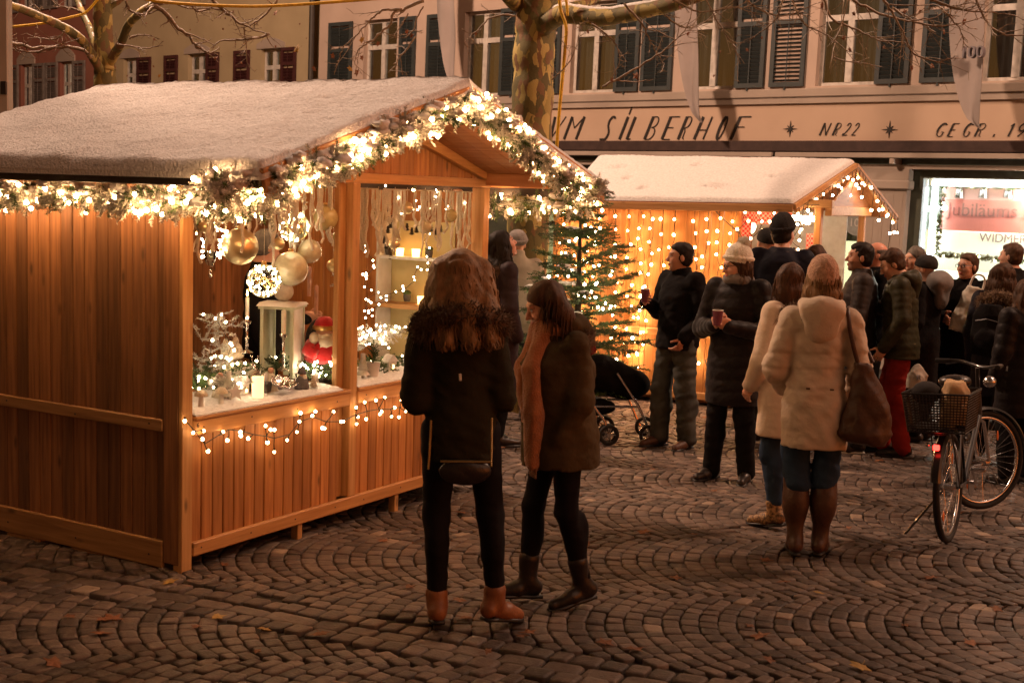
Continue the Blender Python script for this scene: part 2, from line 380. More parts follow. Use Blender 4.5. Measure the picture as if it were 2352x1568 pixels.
def shutter(bld, u0, u1, z0, z1, mat, slats=True, open_=False, y=-.03):
    m = MB(); w = .07; t = .022
    m.box((u0, y-t, z0), (u0+w, y+t, z1)); m.box((u1-w, y-t, z0), (u1, y+t, z1)); zm = z0+(z1-z0)*.64
    for a in (z0, zm-w/2, z1-w): m.box((u0+w, y-t, a), (u1-w, y+t, a+w))
    z = z0+w+.03; st = .062
    while z < z1-w-.02:
        if abs(z-zm) > .06:
            m.box((u0+w, -.004, -.030 if not open_ else -.018), (u1-w, .004, .030 if not open_ else .018), (rot('X', .62 if not open_ else 1.0), np.array([0, y, z])))
        z += st
    m.box(((u0+u1)/2-.008, y-t-.006, z0+w), ((u0+u1)/2+.008, y-t+.002, z1-w))
    m.box(((u0+u1)/2-.012, y-.06, z0-.05), ((u0+u1)/2+.012, y-.03, z0-.01))
    return bsh(m).build('shutter', mat, bld)
# ---- the long beige house with the painted sign band
H1 = thing('shop_house', 'beige four storey shop house with blue green shutters and painted sign band', 'building', M=FM)
ZS = fs(2100, 214)[1]; ZC = fs(2108, 42)[1]; ZT = ZS+1.52*(ZC-ZS); ZL0 = fs(2100, 247)[1]; ZB0 = fs(2100, 353)[1]; ZA0 = fs(2100, 383)[1]; ZR0 = fs(2100, 396)[1]; ZP0 = fs(2220, 440)[1]; ZG = -.62
UL = fs(797, 150)[0]; UR = fs(2520, 200)[0]+4.2
fx = lambda x, y=205: fs(x, y)[0]
WIN = [((907, 989), (822, 880), (998, 1038)), ((1157, 1247), (1066, 1130), (1250, 1318)), ((1424, 1534), (1340, 1400), (1537, 1596)), ((1711, 1835), (1603, 1680), (1839, 1910)), ((2038, 2186), (1925, 2011), (2188, 2272)), ((2448, 2612), (2300, 2398), (2616, 2700))]
holes = []
for (a, b), l, r in WIN: holes.append((fx(a), fx(b), ZS, ZT))
ZT2 = ZT+3.0
holes2 = [(a, b, ZS+2.95, ZT2) for a, b, _, _ in holes]
oA = (fx(1345, 520), fx(1392, 520), ZG+.2, fs(1370, 500)[1]); oB = (fs(2062, 580)[0], fs(2152, 580)[0], ZG+.5, fs(2100, 520)[1]); oC = (fs(2298, 560)[0], fs(2298, 560)[0]+3.4, ZG+.45, fs(2400, 447)[1])
m = MB(); wall_boxes(m, UL, UR, ZL0+.001, 9.2, holes+holes2, .0, .3); bsh(m).build('wall', M_PLBE, H1)
m = MB(); wall_boxes(m, UL, UR, ZB0, ZL0, [], .01, .3); bsh(m).build('sign_band', M_PLBAND, H1)
m = MB(); m.box((UL, -.07, ZL0+.03), (UR, -.001, ZS-.03), bev=.015); m.box((UL, -.04, ZL0-.06), (UR, .009, ZL0+.027)); bsh(m).build('ledge', M_STONE, H1)
m = MB(); wall_boxes(m, UL, UR, ZG, ZB0-.002, [oA, oB, oC], .03, .28); bsh(m).build('shopfront_wall', M_SHOP, H1)
m = MB(); m.box((UL+1, -.22, ZA0), (UR, .028, ZB0-.004), bev=.02); bsh(m).build('awning_box', M_AWN, H1)
m = MB(); m.box((UL+1, -.30, ZR0), (fs(1952, 390)[0], -.235, ZA0-.004), bev=.008); m.box((fs(1960, 390)[0], -.30, ZR0), (UR, -.235, ZA0-.004), bev=.008)
for x in (1600, 1780, 2030, 2250): m.box((fs(x, 395)[0]-.03, -.29, ZR0-.08), (fs(x, 395)[0]+.03, .0, ZR0-.004))
bsh(m).build('awning_rail', M_STONE, H1)
m = MB(); m.box((UL+1, -.12, ZP0+.10), (UR, .028, ZR0-.09)); bsh(m).build('lintel', M_STONE, H1)
for xa, xb in ((2160, 2276), (1560, 1650)):
    m = MB(); a, b = fs(xa, 470)[0], fs(xb, 470)[0]; m.box((a, -.12, ZG), (b, .028, ZP0-.20)); m.box((a-.05, -.17, ZP0-.198), (b+.05, .028, ZP0-.06), bev=.02); m.box((a-.02, -.14, ZP0-.058), (b+.02, .028, ZP0+.098))
    for i in range(5): m.box((a+(b-a)*(i+.35)/5, -.127, ZG+.3), (a+(b-a)*(i+.65)/5, -.119, ZP0-.25))
    bsh(m).build('pilaster', M_STONE, H1)
for i, ((a, b), l, r) in enumerate(WIN):
    window(H1, fx(a), fx(b), ZS, ZT, ZC)
    for k, (c, d) in enumerate((l, r)): shutter(H1, fx(c), fx(d), ZS, ZT, M_SHG, open_=(i == 4 and k == 0))
for a, b, c, d in holes2: window(H1, a, b, c, d, c+(ZC-ZS))
m = MB(); u = fs(785, 150)[0]; m.tube([(u, -.08, ZG), (u, -.08, 9)], .06, 10); bsh(m).build('downpipe', M_PIPE, H1)
m = MB(); m.box((UL-.0, .31, 9.2), (UR, 8, 9.4)); m.box((UL, -.5, 9.201), (UR, .309, 9.35)); bsh(m).build('roof', M_PIPE, H1)
m = MB(); m.box((UL, 7.8, ZG), (UR, 8, 9.19)); m.box((UL, .301, ZG), (UL+.2, 7.79, 9.19)); m.box((UR-.2, .301, ZG), (UR, 7.79, 9.19)); bsh(m).build('rear_wall', M_PLBE, H1)
# ---- painted letters (strokes; 1 = thick stem, 0 = thin)
def arc(cx, cy, rx, ry, a0, a1, n=12): return [(cx+rx*cos(R(a0+(a1-a0)*i/n)), cy+ry*sin(R(a0+(a1-a0)*i/n))) for i in range(n+1)]
LET = {'Z': [([(0, 1), (.9, 1)], 0), ([(.9, 1), (.05, 0)], 1), ([(0, 0), (.95, 0)], 0)], 'U': [([(.1, 1), (.35, 0)], 1), ([(.35, 0), (.85, 1)], 0)],
 'M': [([(.08, 0), (.08, 1)], 1), ([(.08, 1), (.45, .5)], 0), ([(.45, .5), (.8, 1)], 0), ([(.8, 1), (.8, 0)], 1)],
 'S': [(arc(.55, .76, .32, .24, 40, 180)+[(.3, .6), (.55, .42)]+arc(.42, .22, .25, .22, 30, -90)+[(-.1, .0)], .6)], 'I': [([(.5, 0), (.5, 1)], 1), ([(.5, 1.1), (.5, 1.42)], .3)],
 'L': [([(.2, 0), (.2, 1)], 1), ([(.2, 0), (.95, .02)], 0)], 'B': [([(.15, 0), (.15, 1)], 1), ([(.15, 1)]+arc(.5, .77, .35, .23, 90, -70)+[(.4, .52)], 0), ([(.4, .52)]+arc(.5, .26, .4, .26, 80, -90)+[(.15, 0)], 0)],
 'E': [([(.15, 0), (.15, 1)], 1), ([(.15, 1), (.95, 1)], 0), ([(.15, .52), (.75, .52)], 0), ([(.15, 0), (.85, 0)], 0)], 'R': [([(.15, 0), (.15, 1)], 1), ([(.15, 1)]+arc(.5, .76, .38, .24, 90, -80)+[(.35, .5)], 0), ([(.42, .5), (.6, .35), (.62, .05), (.85, .0)], 0)],
 'H': [([(.12, 0), (.12, 1)], 1), ([(.85, 0), (.85, 1)], .3), ([(.12, .42), (.85, .42)], 0)], 'O': [(arc(.5, .5, .42, .5, 100, 280), 1), (arc(.5, .5, .42, .5, 280, 460), .2)],
 'F': [([(.15, 0), (.15, 1)], 1), ([(.15, 1), (1.0, 1)], .1), ([(.15, .55), (.8, .55)], 0)], 'N': [([(.1, 0), (.1, 1)], 1), ([(.1, 1), (.85, 0)], .3), ([(.85, 0), (.85, 1)], .3)], '.': [([(.4, -.02), (.45, .18)], .6)],
 '2': [(arc(.45, .74, .35, .26, 170, -40)+[(.15, .05)], .2), ([(.12, .03), (.9, .03)], .2)], 'G': [(arc(.55, .5, .45, .5, 50, 200), 1), (arc(.55, .5, .45, .5, 200, 300)+[(.85, .35), (.62, .36)], .2)],
 '1': [([(.2, .8), (.6, 1)], .2), ([(.6, 1), (.6, 0)], 1)], '9': [(arc(.5, .72, .38, .28, 0, 360, 18), .4), ([(.88, .72), (.8, .35), (.35, 0)], .4)]}
ink = MB()
def stroke(pts, w):
    pts = np.array(pts); d = np.gradient(pts, axis=0); d /= np.linalg.norm(d, axis=1, keepdims=True)+1e-9
    nrm = np.column_stack([-d[:, 1], d[:, 0]]); nrm = np.column_stack([np.sign(nrm[:, 0]+1e-9)*np.maximum(abs(nrm[:, 0]), .35), nrm[:, 1]*1.0]) if False else nrm
    a = pts+nrm*w/2; b = pts-nrm*w/2; n = len(pts)
    V = [(p[0], -.004, p[1]) for p in a]+[(p[0], -.004, p[1]) for p in b]+[(p[0], .008, p[1]) for p in a]+[(p[0], .008, p[1]) for p in b]
    F = []
    for i in range(n-1): F += [(i, i+1, n+i+1, n+i), (2*n+i, 2*n+i+1, i+1, i), (n+i, n+i+1, 3*n+i+1, 3*n+i)]
    F += [(0, n, 3*n, 2*n), (n-1, 2*n-1, 4*n-1, 3*n-1)]
    ink.add(V, F)
def letters(txt, yt, yb):
    for ch, xa, xb in txt:
        X = lambda x: 1340+x/1.928
        Y = lambda y: 230+y/1.928
        (ua, zb), (ub, _) = fs(X(xa), Y(yb)), fs(X(xb), Y(yb)); zt = fs(X(xa), Y(yt))[1]; h = zt-zb; sl = .42*h; w = max(.08, ub-ua-sl)
        for pts, wt in LET[ch]:
            q = [(ua+x*w+y*sl, zb+y*h) for x, y in pts]; stroke(q, h*(.045+.085*wt))
letters([('Z', -40, 60), ('U', 45, 150), ('M', 128, 245), ('S', 310, 388), ('I', 385, 455), ('L', 432, 492), ('B', 515, 600), ('E', 598, 690), ('R', 678, 756), ('H', 755, 852), ('O', 860, 928), ('F', 930, 1030)], 121, 229)
letters([('N', 1362, 1424), ('R', 1424, 1474), ('.', 1466, 1490), ('2', 1476, 1514), ('2', 1516, 1560)], 151, 210)
letters([('G', 1918, 1985), ('E', 1978, 2038), ('G', 2048, 2112), ('R', 2108, 2172), ('.', 2192, 2216), ('1', 2258, 2312), ('9', 2306, 2372), ('1', 2372, 2420), ('7', 0, 0)][:-1], 153, 215)
for sx, sy in ((1225, 178), (1703, 182)):
    u, z = fs(1340+sx/1.928, 230+sy/1.928); P = []
    for i in range(16):
        r = (.125 if i % 4 == 0 else .075 if i % 4 == 2 else .03); P.append((r*sin(i*pi/8), r*cos(i*pi/8)))
    ink.prism(P, (u, -.004, z), (1, 0, 0), (0, 0, 1), -.012)
bsh(ink).build('lettering', M_INK, H1)
# ---- shop windows: bright rooms behind glass
M_LED = em('shop_white_light', (1.0, .93, .74), 2.6); M_LEDB = em('shop_tube_light', (.95, .95, .95), 16.0); M_RED = em('glowing_red_poster', (.62, .19, .15), .55)  # both poster materials glow: brightness put into their colour
M_PINK = em('glowing_pale_poster', (.62, .33, .28), .62); M_WHITEB = pm('white_counter', (.78, .74, .58), rough=.4, bump=0); M_GREENP = pm('green_grey_panel', (.22, .25, .21), rough=.6)
def lit_bay(o, back, depth=1.0):
    u0, u1, z0, z1 = o
    m = MB(); m.box((u0+.02, .155, z0+.02), (u1-.02, .165, z1-.02)); bsh(m).build('shop_window', M_PANE, H1)
    m = MB(); m.box((u0-.3, depth, z0-.2), (u1+.3, depth+.05, z1+.2)); bsh(m).build('lit_interior', back, H1)
    m = MB(); m.box((u0-.3, .29, z1+.01), (u1+.3, depth, z1+.06)); m.box((u0-.35, .29, z0-.2), (u0-.3, depth, z1)); m.box((u1+.3, .29, z0-.2), (u1+.35, depth, z1)); m.box((u0-.3, .29, z0-.25), (u1+.3, depth, z0-.2)); bsh(m).build('shop_lining', M_WHITEB, H1)
M_LITY = em('warm_shop_light', (1.0, .90, .50), 1.7)
lit_bay(oA, M_LITY); lit_bay(oB, M_LITY); lit_bay(oC, M_LED, 1.3)
u0, u1, z0, z1 = oC
def sp(x, y, yy=.5): h = plane_hit(x/1.0884, y/1.0884, FM, 1, yy); return h[0]-SH*h[2], h[2]
a, zt = sp(2322, 463); pb = sp(2354, 575)[1]; a2 = sp(2354, 500)[0]
m = MB(); m.box((a, .52, pb), (a2-.01, .55, zt)); bsh(m).build('grey_panel', M_GREENP, H1)
m = MB(); m.box((a2, .50, pb), (u1, .53, zt), mi=0); m.box((a2+.0, .495, zt-.30*(zt-pb)), (u1, .499, zt), mi=1); pst = bsh(m).build('poster', [M_RED, M_PINK], H1)
m = MB(); m.box((a2, .47, sp(2354, 640)[1]-.2), (u1, .60, pb-.01)); ctr = bsh(m).build('glowing_counter_front', em('glowing_counter_white', (1.0, .93, .70), 1.15), H1)  # white counter front, given its own glow to look brightly lit
m = MB(); m.box((u0+.06, .2, z1-.10), (u1-.05, .26, z1-.02)); m.box((u0+.03, .3, sp(2310, 640)[1]), (u0+.10, .36, z1-.12)); m.tube([(sp(2322, 522)[0], .4, sp(2322, 522)[1]), (sp(2372, 520)[0], .4, sp(2372, 520)[1])], .035, 10); tl = bsh(m).build('tube_lamp', M_LEDB, H1)
l = bpy.data.lights.new('shop_light', 'POINT'); l.energy = 220; l.color = (1, .93, .8); l.shadow_soft_size = .15; o = bpy.data.objects.new('shop_light', l); SC.collection.objects.link(o); o.parent = tl; o.location = ((u0+u1)/2, .24, z1-.25)
for x in (2398, 2458, 2520):
    (ua, zb) = sp(x, 495, .46); m = MB(); m.lathe([(.075, 0), (.055, .15), (.012, .17), (.010, .24)], (ua, .46, zb), 12); bsh(m).build('spot_lamp', M_SILVER, H1)
def text(s, size, name, mat, parent, M, ext=.002, shear=0, align='LEFT'):
    cu = bpy.data.curves.new(name, 'FONT'); cu.body = s; cu.size = size; cu.extrude = ext; cu.shear = shear; cu.align_x = align
    o = bpy.data.objects.new('lettering_curve', cu); SC.collection.objects.link(o); bpy.context.view_layer.update()
    me = bpy.data.meshes.new_from_object(o.evaluated_get(bpy.context.evaluated_depsgraph_get())); bpy.data.objects.remove(o); bpy.data.curves.remove(cu)
    me.materials.clear(); me.materials.append(mat); return link(name, me, parent, M=M)
TXM = lambda u, y, z: Matrix.Translation((u+SH*z, y, z)) @ Matrix.Rotation(R(90), 4, 'X')
M_TXT = pm('brown_print', (.34, .12, .10), rough=.6, bump=0); M_TXTP = pm('pale_red_print', (.70, .46, .38), rough=.6, bump=0); M_TXTG = pm('grey_print', (.22, .20, .22), rough=.6, bump=0)
u, z = sp(2368, 538, .495); text('Jubiläums Rabatt', .27, 'lettering', M_TXT, pst, TXM(u, .485, z))
u, z = sp(2448, 603, .47); text('WIDMER', .17, 'lettering', M_TXTP, ctr, TXM(u, .462, z))
# shelf and round sticker in the yellow bay
m = MB(); b0, b1, bz0, bz1 = oB
for z in (fs(2100, 565)[1], fs(2100, 600)[1]):
    m.box((b0, .45, z-.02), (b1, .8, z))
    for i in range(6): x = b0+(i+.5)*(b1-b0)/6; h = random.uniform(.06, .16); m.box((x-.04, .5, z+.001), (x+.04, .65, z+h), bev=.01)
bsh(m).build('shelf', M_WHITEB, H1)
u, z = fs(2132, 556); m = MB(); m.lathe([(.20, -.003), (.20, .003)], (u, .14, z), 24, rot('X', R(90))); stk = bsh(m).build('sticker', pm('grey_sticker', (.42, .45, .42), rough=.4, bump=0), H1)
text('100', .17, 'lettering', M_WHITE, stk, TXM(u, .134, z-.06), align='CENTER')
# ---- yellow house and pink house further down the row
H2 = thing('old_house', 'yellow rendered old house with maroon shutters and arched window heads', 'building', M=FM)
UL2, UR2 = fs(268, 150)[0], fs(776, 150)[0]; z0w = fs(480, 240)[1]; ztw = fs(490, 135)[1]; zc2 = fs(490, 178)[1]
W2 = [((309, 343), None, (345, 379)), ((470, 516), (413, 446), (518, 549)), ((652, 703), (587, 626), (705, 742))]
hs = [(fs(a, 160)[0], fs(b, 160)[0], z0w, ztw) for (a, b), _, _ in W2]; dzu = 2.75
m = MB(); wall_boxes(m, UL2, UR2, ZG, 9.0, hs+[(a, b, c+dzu, d+dzu) for a, b, c, d in hs], 0, .3); bsh(m).build('wall', M_PLY, H2)
for (w, l, r), (a, b, c, d) in zip(W2, hs):
    for k in (0, dzu):
        window(H2, a, b, c+k, d+k, zc2+k)
        for s_ in (l, r):
            if s_: shutter(H2, fs(s_[0], 160)[0], fs(s_[1], 160)[0], c+k, d+k, M_SHR)
        m = MB(); n = 10; P = [(a-.12+(b-a+.24)*i/n, .10+.12*sin(pi*i/n)) for i in range(n+1)]+[(b+.12, 0), (a-.12, 0)]
        m.prism(P[::-1], (0, -.03, d+k+.005), (1, 0, 0), (0, 0, 1), -.029); bsh(m).build('window_head', M_STONE, H2)
m = MB(); m.box((UL2, -.35, 9.0), (UR2, 6, 9.2)); bsh(m).build('roof', M_PIPE, H2)
H3 = thing('old_house', 'pink red old house with grey shutters and one lit window', 'building', M=FM)
UL3, UR3 = fs(-260, 150)[0], fs(262, 150)[0]; a1, a2_, = fs(150, 200)[0], fs(179, 200)[0]; b1_, b2_ = fs(52, 220)[0], fs(80, 220)[0]; zt3 = fs(160, 155)[1]; zb3 = fs(160, 275)[1]
hs = [(a1, a2_, zb3, zt3), (b1_, b2_, zb3, zt3)]; up = 2.5
m = MB(); wall_boxes(m, UL3, UR3, ZG, 9.0, hs+[(a, b, c+up, d+up) for a, b, c, d in hs], 0.01, .3); bsh(m).build('wall', M_PLP, H3)
for i, (a, b, c, d) in enumerate(hs):
    for k in (0, up):
        window(H3, a, b, c+k, d+k, c+k+.55*(d-c), lit=(i == 0 and k == 0))
        w_ = (b-a)
        shutter(H3, a-.62, a-.08, c+k, d+k, M_SHGR); shutter(H3, b+.08, b+.62, c+k, d+k, M_SHGR)
        m = MB(); n = 10; P = [(a-.15+(b-a+.3)*j/n, .14+.2*sin(pi*j/n)) for j in range(n+1)]+[(b+.15, 0), (a-.15, 0)]
        m.prism(P[::-1], (0, -.03, d+k+.005), (1, 0, 0), (0, 0, 1), -.039); bsh(m).build('window_head', M_STONE, H3)
m = MB(); m.box((UL3, -.35, 9.0), (UR3, 6, 9.2)); bsh(m).build('roof', M_PIPE, H3)
# ---- banners
M_BAN = pm('pale_banner_cloth', (.36, .31, .29), (.31, .27, .25), scale=3, rough=.85, bump=.3, bscale=12, sheen=.2)
def banner(top, tip, w0, lab, txt=None):
    y = -.75; (ut, zt), (ub, zb) = fac(*top, y), fac(*tip, y); zt += 1.6
    n, k = 26, 7; V = []
    for i in range(n+1):
        t = i/n; wd = w0*(1 if t < .55 else max(.03, math.sqrt(max(0, 1-((t-.55)/.45)**1.7)))); uc = ut+(ub-ut)*t**2-(.05*sin(t*4))
        for j in range(k+1):
            s = j/k; V.append((uc+(s-.9+.4*(1-t))*wd, y+.05*sin(s*5+t*6)+.03*sin(t*11), zt+(zb-zt)*t))
    V += [(a, b+.008, c) for a, b, c in V]; N = (n+1)*(k+1)
    F = [(i*(k+1)+j, i*(k+1)+j+1, (i+1)*(k+1)+j+1, (i+1)*(k+1)+j) for i in range(n) for j in range(k)]; F += [tuple(q+N for q in f[::-1]) for f in F]
    root = thing('banner', lab, 'banner', M=FM, group='banners hanging down the shop house')
    m = MB(); m.add(V, F); cl = bsh(m).build('cloth', M_BAN, root, smooth=2)
    m = MB(); m.tube([(ut, y, zt+.02), (ut, .0, zt+.3)], .02, 8); bsh(m).build('pole', M_PIPE, root)
    if txt:
        u, z = fac(txt[0], txt[1], y-.16); text('100', .22, 'lettering', M_TXTG, cl, TXM(u, y-.13, z), ext=.05, align='CENTER')
        text('Jahre', .10, 'lettering', M_TXTG, cl, TXM(u, y-.09, z-.12), align='CENTER') if False else None
banner((1026, 0), (1046, 205), .36, 'pale tapering banner between the first two windows of the shop house')
banner((1578, 0), (1608, 282), .36, 'pale tapering banner hanging over the letter H of the sign')
banner((2236, 0), (2246, 296), .46, 'pale tapering banner printed with 100 near the right edge', (2231, 133))
# ================================================================ FRONT STALL
_a = R(59.521); _A = (-1.678, 6.574, 0)
SM = Matrix(((cos(_a), -sin(_a), 0, _A[0]), (sin(_a), cos(_a), 0, _A[1]), (0, 0, 1, 0), (0, 0, 0, 1)))
SW, SD, OG, OE, HE, HA, RL = 2.90, 1.93, .756, .2525, 2.0945, 2.604, 2.222
def S(px, py, y): return plane_hit(px, py, SM, 1, y)
def SX(px, py, x): return plane_hit(px, py, SM, 0, x)
def lground(x, y): return gz((SM @ Vector((x, y, 0))).y)
ST = thing('market_stall', 'large wooden market stall with snowy roof and decorated display windows', 'market stall', M=SM)
def boards(mb, a0, a1, z0, z1, fixed, axis, w, th=.02, gap=.004, ztop=None):
    n = max(1, int(round((a1-a0)/w))); w = (a1-a0)/n
    for i in range(n):
        lo, hi = a0+i*w+gap/2, a0+(i+1)*w-gap/2; f = fixed+random.uniform(-.0015, .0015)
        if axis == 'x': mb.box((lo, f, z0), (hi, f+th, z1 if ztop is None else ztop((lo+hi)/2)), bev=.004)
        else: mb.box((f, lo, z0), (f+th, hi, z1), bev=.004)
m = MB(); boards(m, .08, SD-.06, .10, 1.98, .022, 'y', .088); m.build('side_wall', M_WOODD, ST)
m = MB(); m.box((.0, .001, .03), (.042, .105, 1.98), bev=.005); m.build('corner_post', M_WOODD, ST)
m = MB(); m.box((.0, SD-.11, .02), (.06, SD, 1.98), bev=.005); m.build('corner_post', M_WOODD, ST)
m = MB(); m.box((-.004, .108, .714), (.020, SD-.112, .779), bev=.006); m.build('rail', M_WOODY, ST)
m = MB(); m.box((-.004, .108, .0), (.020, SD-.112, .145), bev=.006); m.build('rail', M_WOODY, ST)
for y0, y1, z in ((.55, .80, -.045), (1.05, 1.32, -.05), (1.5, 1.8, -.05)): m = MB(); m.box((.0, y0, z), (.05, y1, -.003), bev=.006); m.build('shim', M_WOODY, ST)
m = MB(); m.box((.044, .001, .045), (.085, .07, 2.016), bev=.004); m.build('corner_post', M_WOODP, ST)
m = MB(); m.box((.0, -.028, -.01), (.075, -.001, 2.016), bev=.004); m.build('corner_post', M_WOODP, ST)
MID = 1.411
m = MB(); m.box((MID-.035, -.030, .142), (MID+.035, .075, 2.016), bev=.005); m.build('post', M_WOODP, ST)
m = MB(); m.box((MID-.10, .02, .142), (MID-.037, .06, 2.016), bev=.005); m.build('post', M_WOODP, ST)
m = MB(); m.box((SW-.075, -.028, .05), (SW, .07, 2.016), bev=.005); m.build('corner_post', M_WOODP, ST)
m = MB(); m.box((.078, -.034, 2.018), (SW+.004, .05, 2.075), bev=.004); m.build('beam', M_WOODX, ST)
m = MB(); boards(m, .088, MID-.102, .12, .70, .0, 'x', .083); boards(m, MID+.037, SW-.08, .12, .70, .0, 'x', .083); m.build('front_panel', M_WOOD, ST)
m = MB(); m.box((.078, -.034, .066), (SW+.003, -.003, .140), bev=.006); m.build('rail', M_WOODX, ST)
m = MB(); m.box((.078, -.036, .700), (MID-.037, -.003, .779), bev=.006); m.box((MID+.037, -.036, .700), (SW-.078, -.003, .779), bev=.006); m.box((.088, -.044, .781), (MID-.037, .62, .797), bev=.004); m.box((MID+.037, -.044, .781), (SW-.08, .62, .797), bev=.004); m.build('counter', M_WOODX, ST)
for px in ((683, 1212), (905, 1150)):
    x = S(*px, .0)[0]; m = MB(); m.box((x-.02, -.02, lground(x, 0)-.01), (x+.02, .03, .064), bev=.003); m.build('leg', M_WOODP, ST)
m = MB(); m.box((.001, -.015, -.02), (.075, .03, .03)); m.build('leg', M_WOODP, ST)
m = MB(); m.box((.03, .09, .05), (SW-.03, SD-.03, .09)); m.build('floor', M_WOODD, ST)
m = MB(); boards(m, .05, SW-.05, .10, 1.98, SD-.03, 'x', .10); m.build('rear_wall', M_WOODD, ST)
m = MB(); boards(m, .08, SD-.05, .10, 1.98, SW-.03, 'y', .10); m.build('side_wall', M_WOOD, ST)
slope = (HA-HE)/(SW/2+OE); zr = lambda x: HA-slope*abs(x-SW/2)-.085
m = MB(); boards(m, .02, SW-.02, 2.077, 2, .005, 'x', .085, ztop=lambda x: max(2.09, zr(x)-.012)); m.build('gable_boards', M_WOOD, ST)
for sg in (-1, 1):
    m = MB(); a = np.array([SW/2, -.02, zr(SW/2)-.045]); b = np.array([SW/2+sg*(SW/2-.02), -.02, 2.10]); m.beam(a, b, .05, .085, up=(0, 0, 1)); m.build('rafter', M_WOODX, ST)
for x, z in ((.035, 2.03), (SW-.035, 2.03), (SW/2, zr(SW/2)-.09)): m = MB(); m.box((x-.04, -OG+.06, z-.0), (x+.04, -.036, z+.085), bev=.005); m.build('purlin', M_WOODR, ST)
# roof: two boarded slopes, dark edge, snow on top
for sg in (-1, 1):
    m = MB(); xe = SW/2+sg*(SW/2+OE); n = 24; w = (RL+OG)/n
    for i in range(n):
        y0 = -OG+.01+i*w; P = [(SW/2, HA-.055), (xe, HE-.055), (xe, HE-.075), (SW/2, HA-.075)]
        m.add([(x, y, z) for y in (y0+.002, y0+w-.002) for x, z in P], [(0, 1, 2, 3), (7, 6, 5, 4), (0, 4, 5, 1), (1, 5, 6, 2), (2, 6, 7, 3), (3, 7, 4, 0)])
    roof = m.build('roof', M_WOODR, ST)
    m = MB(); m.box((xe-.012, -OG+.02, HE-.125), (xe+.012, RL, HE-.035), bev=.004); m.build('eave_board', M_DARKM, roof)
    m = MB(); a = np.array([SW/2, -OG-.012, HA-.10]); b = np.array([xe, -OG-.012, HE-.10]); m.beam(a, b, .025, .13, up=(0, 0, 1)); m.build('bargeboard', M_WOODX, roof)
    # snow blanket
    nx, ny = 60, 90; V = []; Lx = abs(xe-SW/2)+.03; 
    for j in range(ny+1):
        for i in range(nx+1):
            t = i/nx; s = j/ny; x = SW/2+sg*Lx*t; y = -OG-.035+(RL+OG+.06)*s
            edge = min(1, (1-t)*Lx/.07, s*(RL+OG)/.07, (1-s)*(RL+OG)/.07); h = .055*math.sqrt(max(0, 1-(1-edge)**2))
            if t < .05: h += .012*(1-t/.05)
            wv = .006*sin(x*7+y*3)+.005*sin(y*11-x*5)+.004*sin(x*31+2*sin(y*17))*sin(y*37)+RNG.normal(0, .0032)
            V.append((x, y, HA-.05-slope*Lx*t+h+wv*min(1, edge)-(.03 if edge <= 0 else 0)))
    N = len(V); V += [(x, y, HA-.052-slope*abs(x-SW/2)) for x, y, z in V]
    F = [(j*(nx+1)+i, j*(nx+1)+i+1, (j+1)*(nx+1)+i+1, (j+1)*(nx+1)+i) for j in range(ny) for i in range(nx)]
    B = [i for i in range(nx+1)]+[(j+1)*(nx+1)-1 for j in range(1, ny+1)]+[ny*(nx+1)+i for i in range(nx-1, -1, -1)]+[j*(nx+1) for j in range(ny-1, 0, -1)]
    F += [(B[k], B[(k+1) % len(B)], B[(k+1) % len(B)]+N, B[k]+N) for k in range(len(B))]
    m = MB(); m.add(V, F); m.build('snow', M_SNOW, roof, smooth=2)
# snow on the counter
m = MB()
for x0, x1 in ((.09, MID-.105), (MID+.04, SW-.085)):
    nx, ny = 50, 12; V = [(x0+(x1-x0)*i/nx, -.035+.5*j/ny, .799+(.022+RNG.normal(0, .003))*min(1, 3*min(j, 2)/6+.15 if j < 3 else 1)) for j in range(ny+1) for i in range(nx+1)]
    m.add(V, [(j*(nx+1)+i, j*(nx+1)+i+1, (j+1)*(nx+1)+i+1, (j+1)*(nx+1)+i) for j in range(ny) for i in range(nx)]); 
    m.add([(x0, -.035, .798), (x1, -.035, .798), (x1, -.035, .805), (x0, -.035, .805)], [(0, 1, 2, 3)])
m.build('counter_snow', M_SNOW, ST, smooth=2)
# ---------------------------------------------------------------- garlands of fir twigs, snow and bulbs
def needles(mb, p, d, L, n, r=.0022, ln=.022, mi=0):
    """a twig with flat needles to both sides and above"""
    d = np.array(d)/np.linalg.norm(d); s, u, _ = frame(d); V = []; F = []
    for i in range(n):
        t = (i+.5)/n; q = p+d*L*t; a = random.uniform(0, 2*pi); o = (s*cos(a)+u*sin(a))*.85+d*.6; o /= np.linalg.norm(o)
        w = np.cross(o, d); w /= np.linalg.norm(w)+1e-9; l = ln*(1-.5*t)*random.uniform(.8, 1.2); k = len(V)
        V += [q-w*r, q+w*r, q+o*l+w*r*.4, q+o*l-w*r*.4, q+o*l*.5+np.cross(w, o)*r]; F += [(k, k+1, k+2, k+3), (k, k+4, k+3), (k+1, k+2, k+4)]
    mb.add(V, F, rnd=random.random(), mi=mi); mb.tube([p, p+d*L*.5, p+d*L], [.003, .002, .001], 4, rnd=.2, mi=mi)
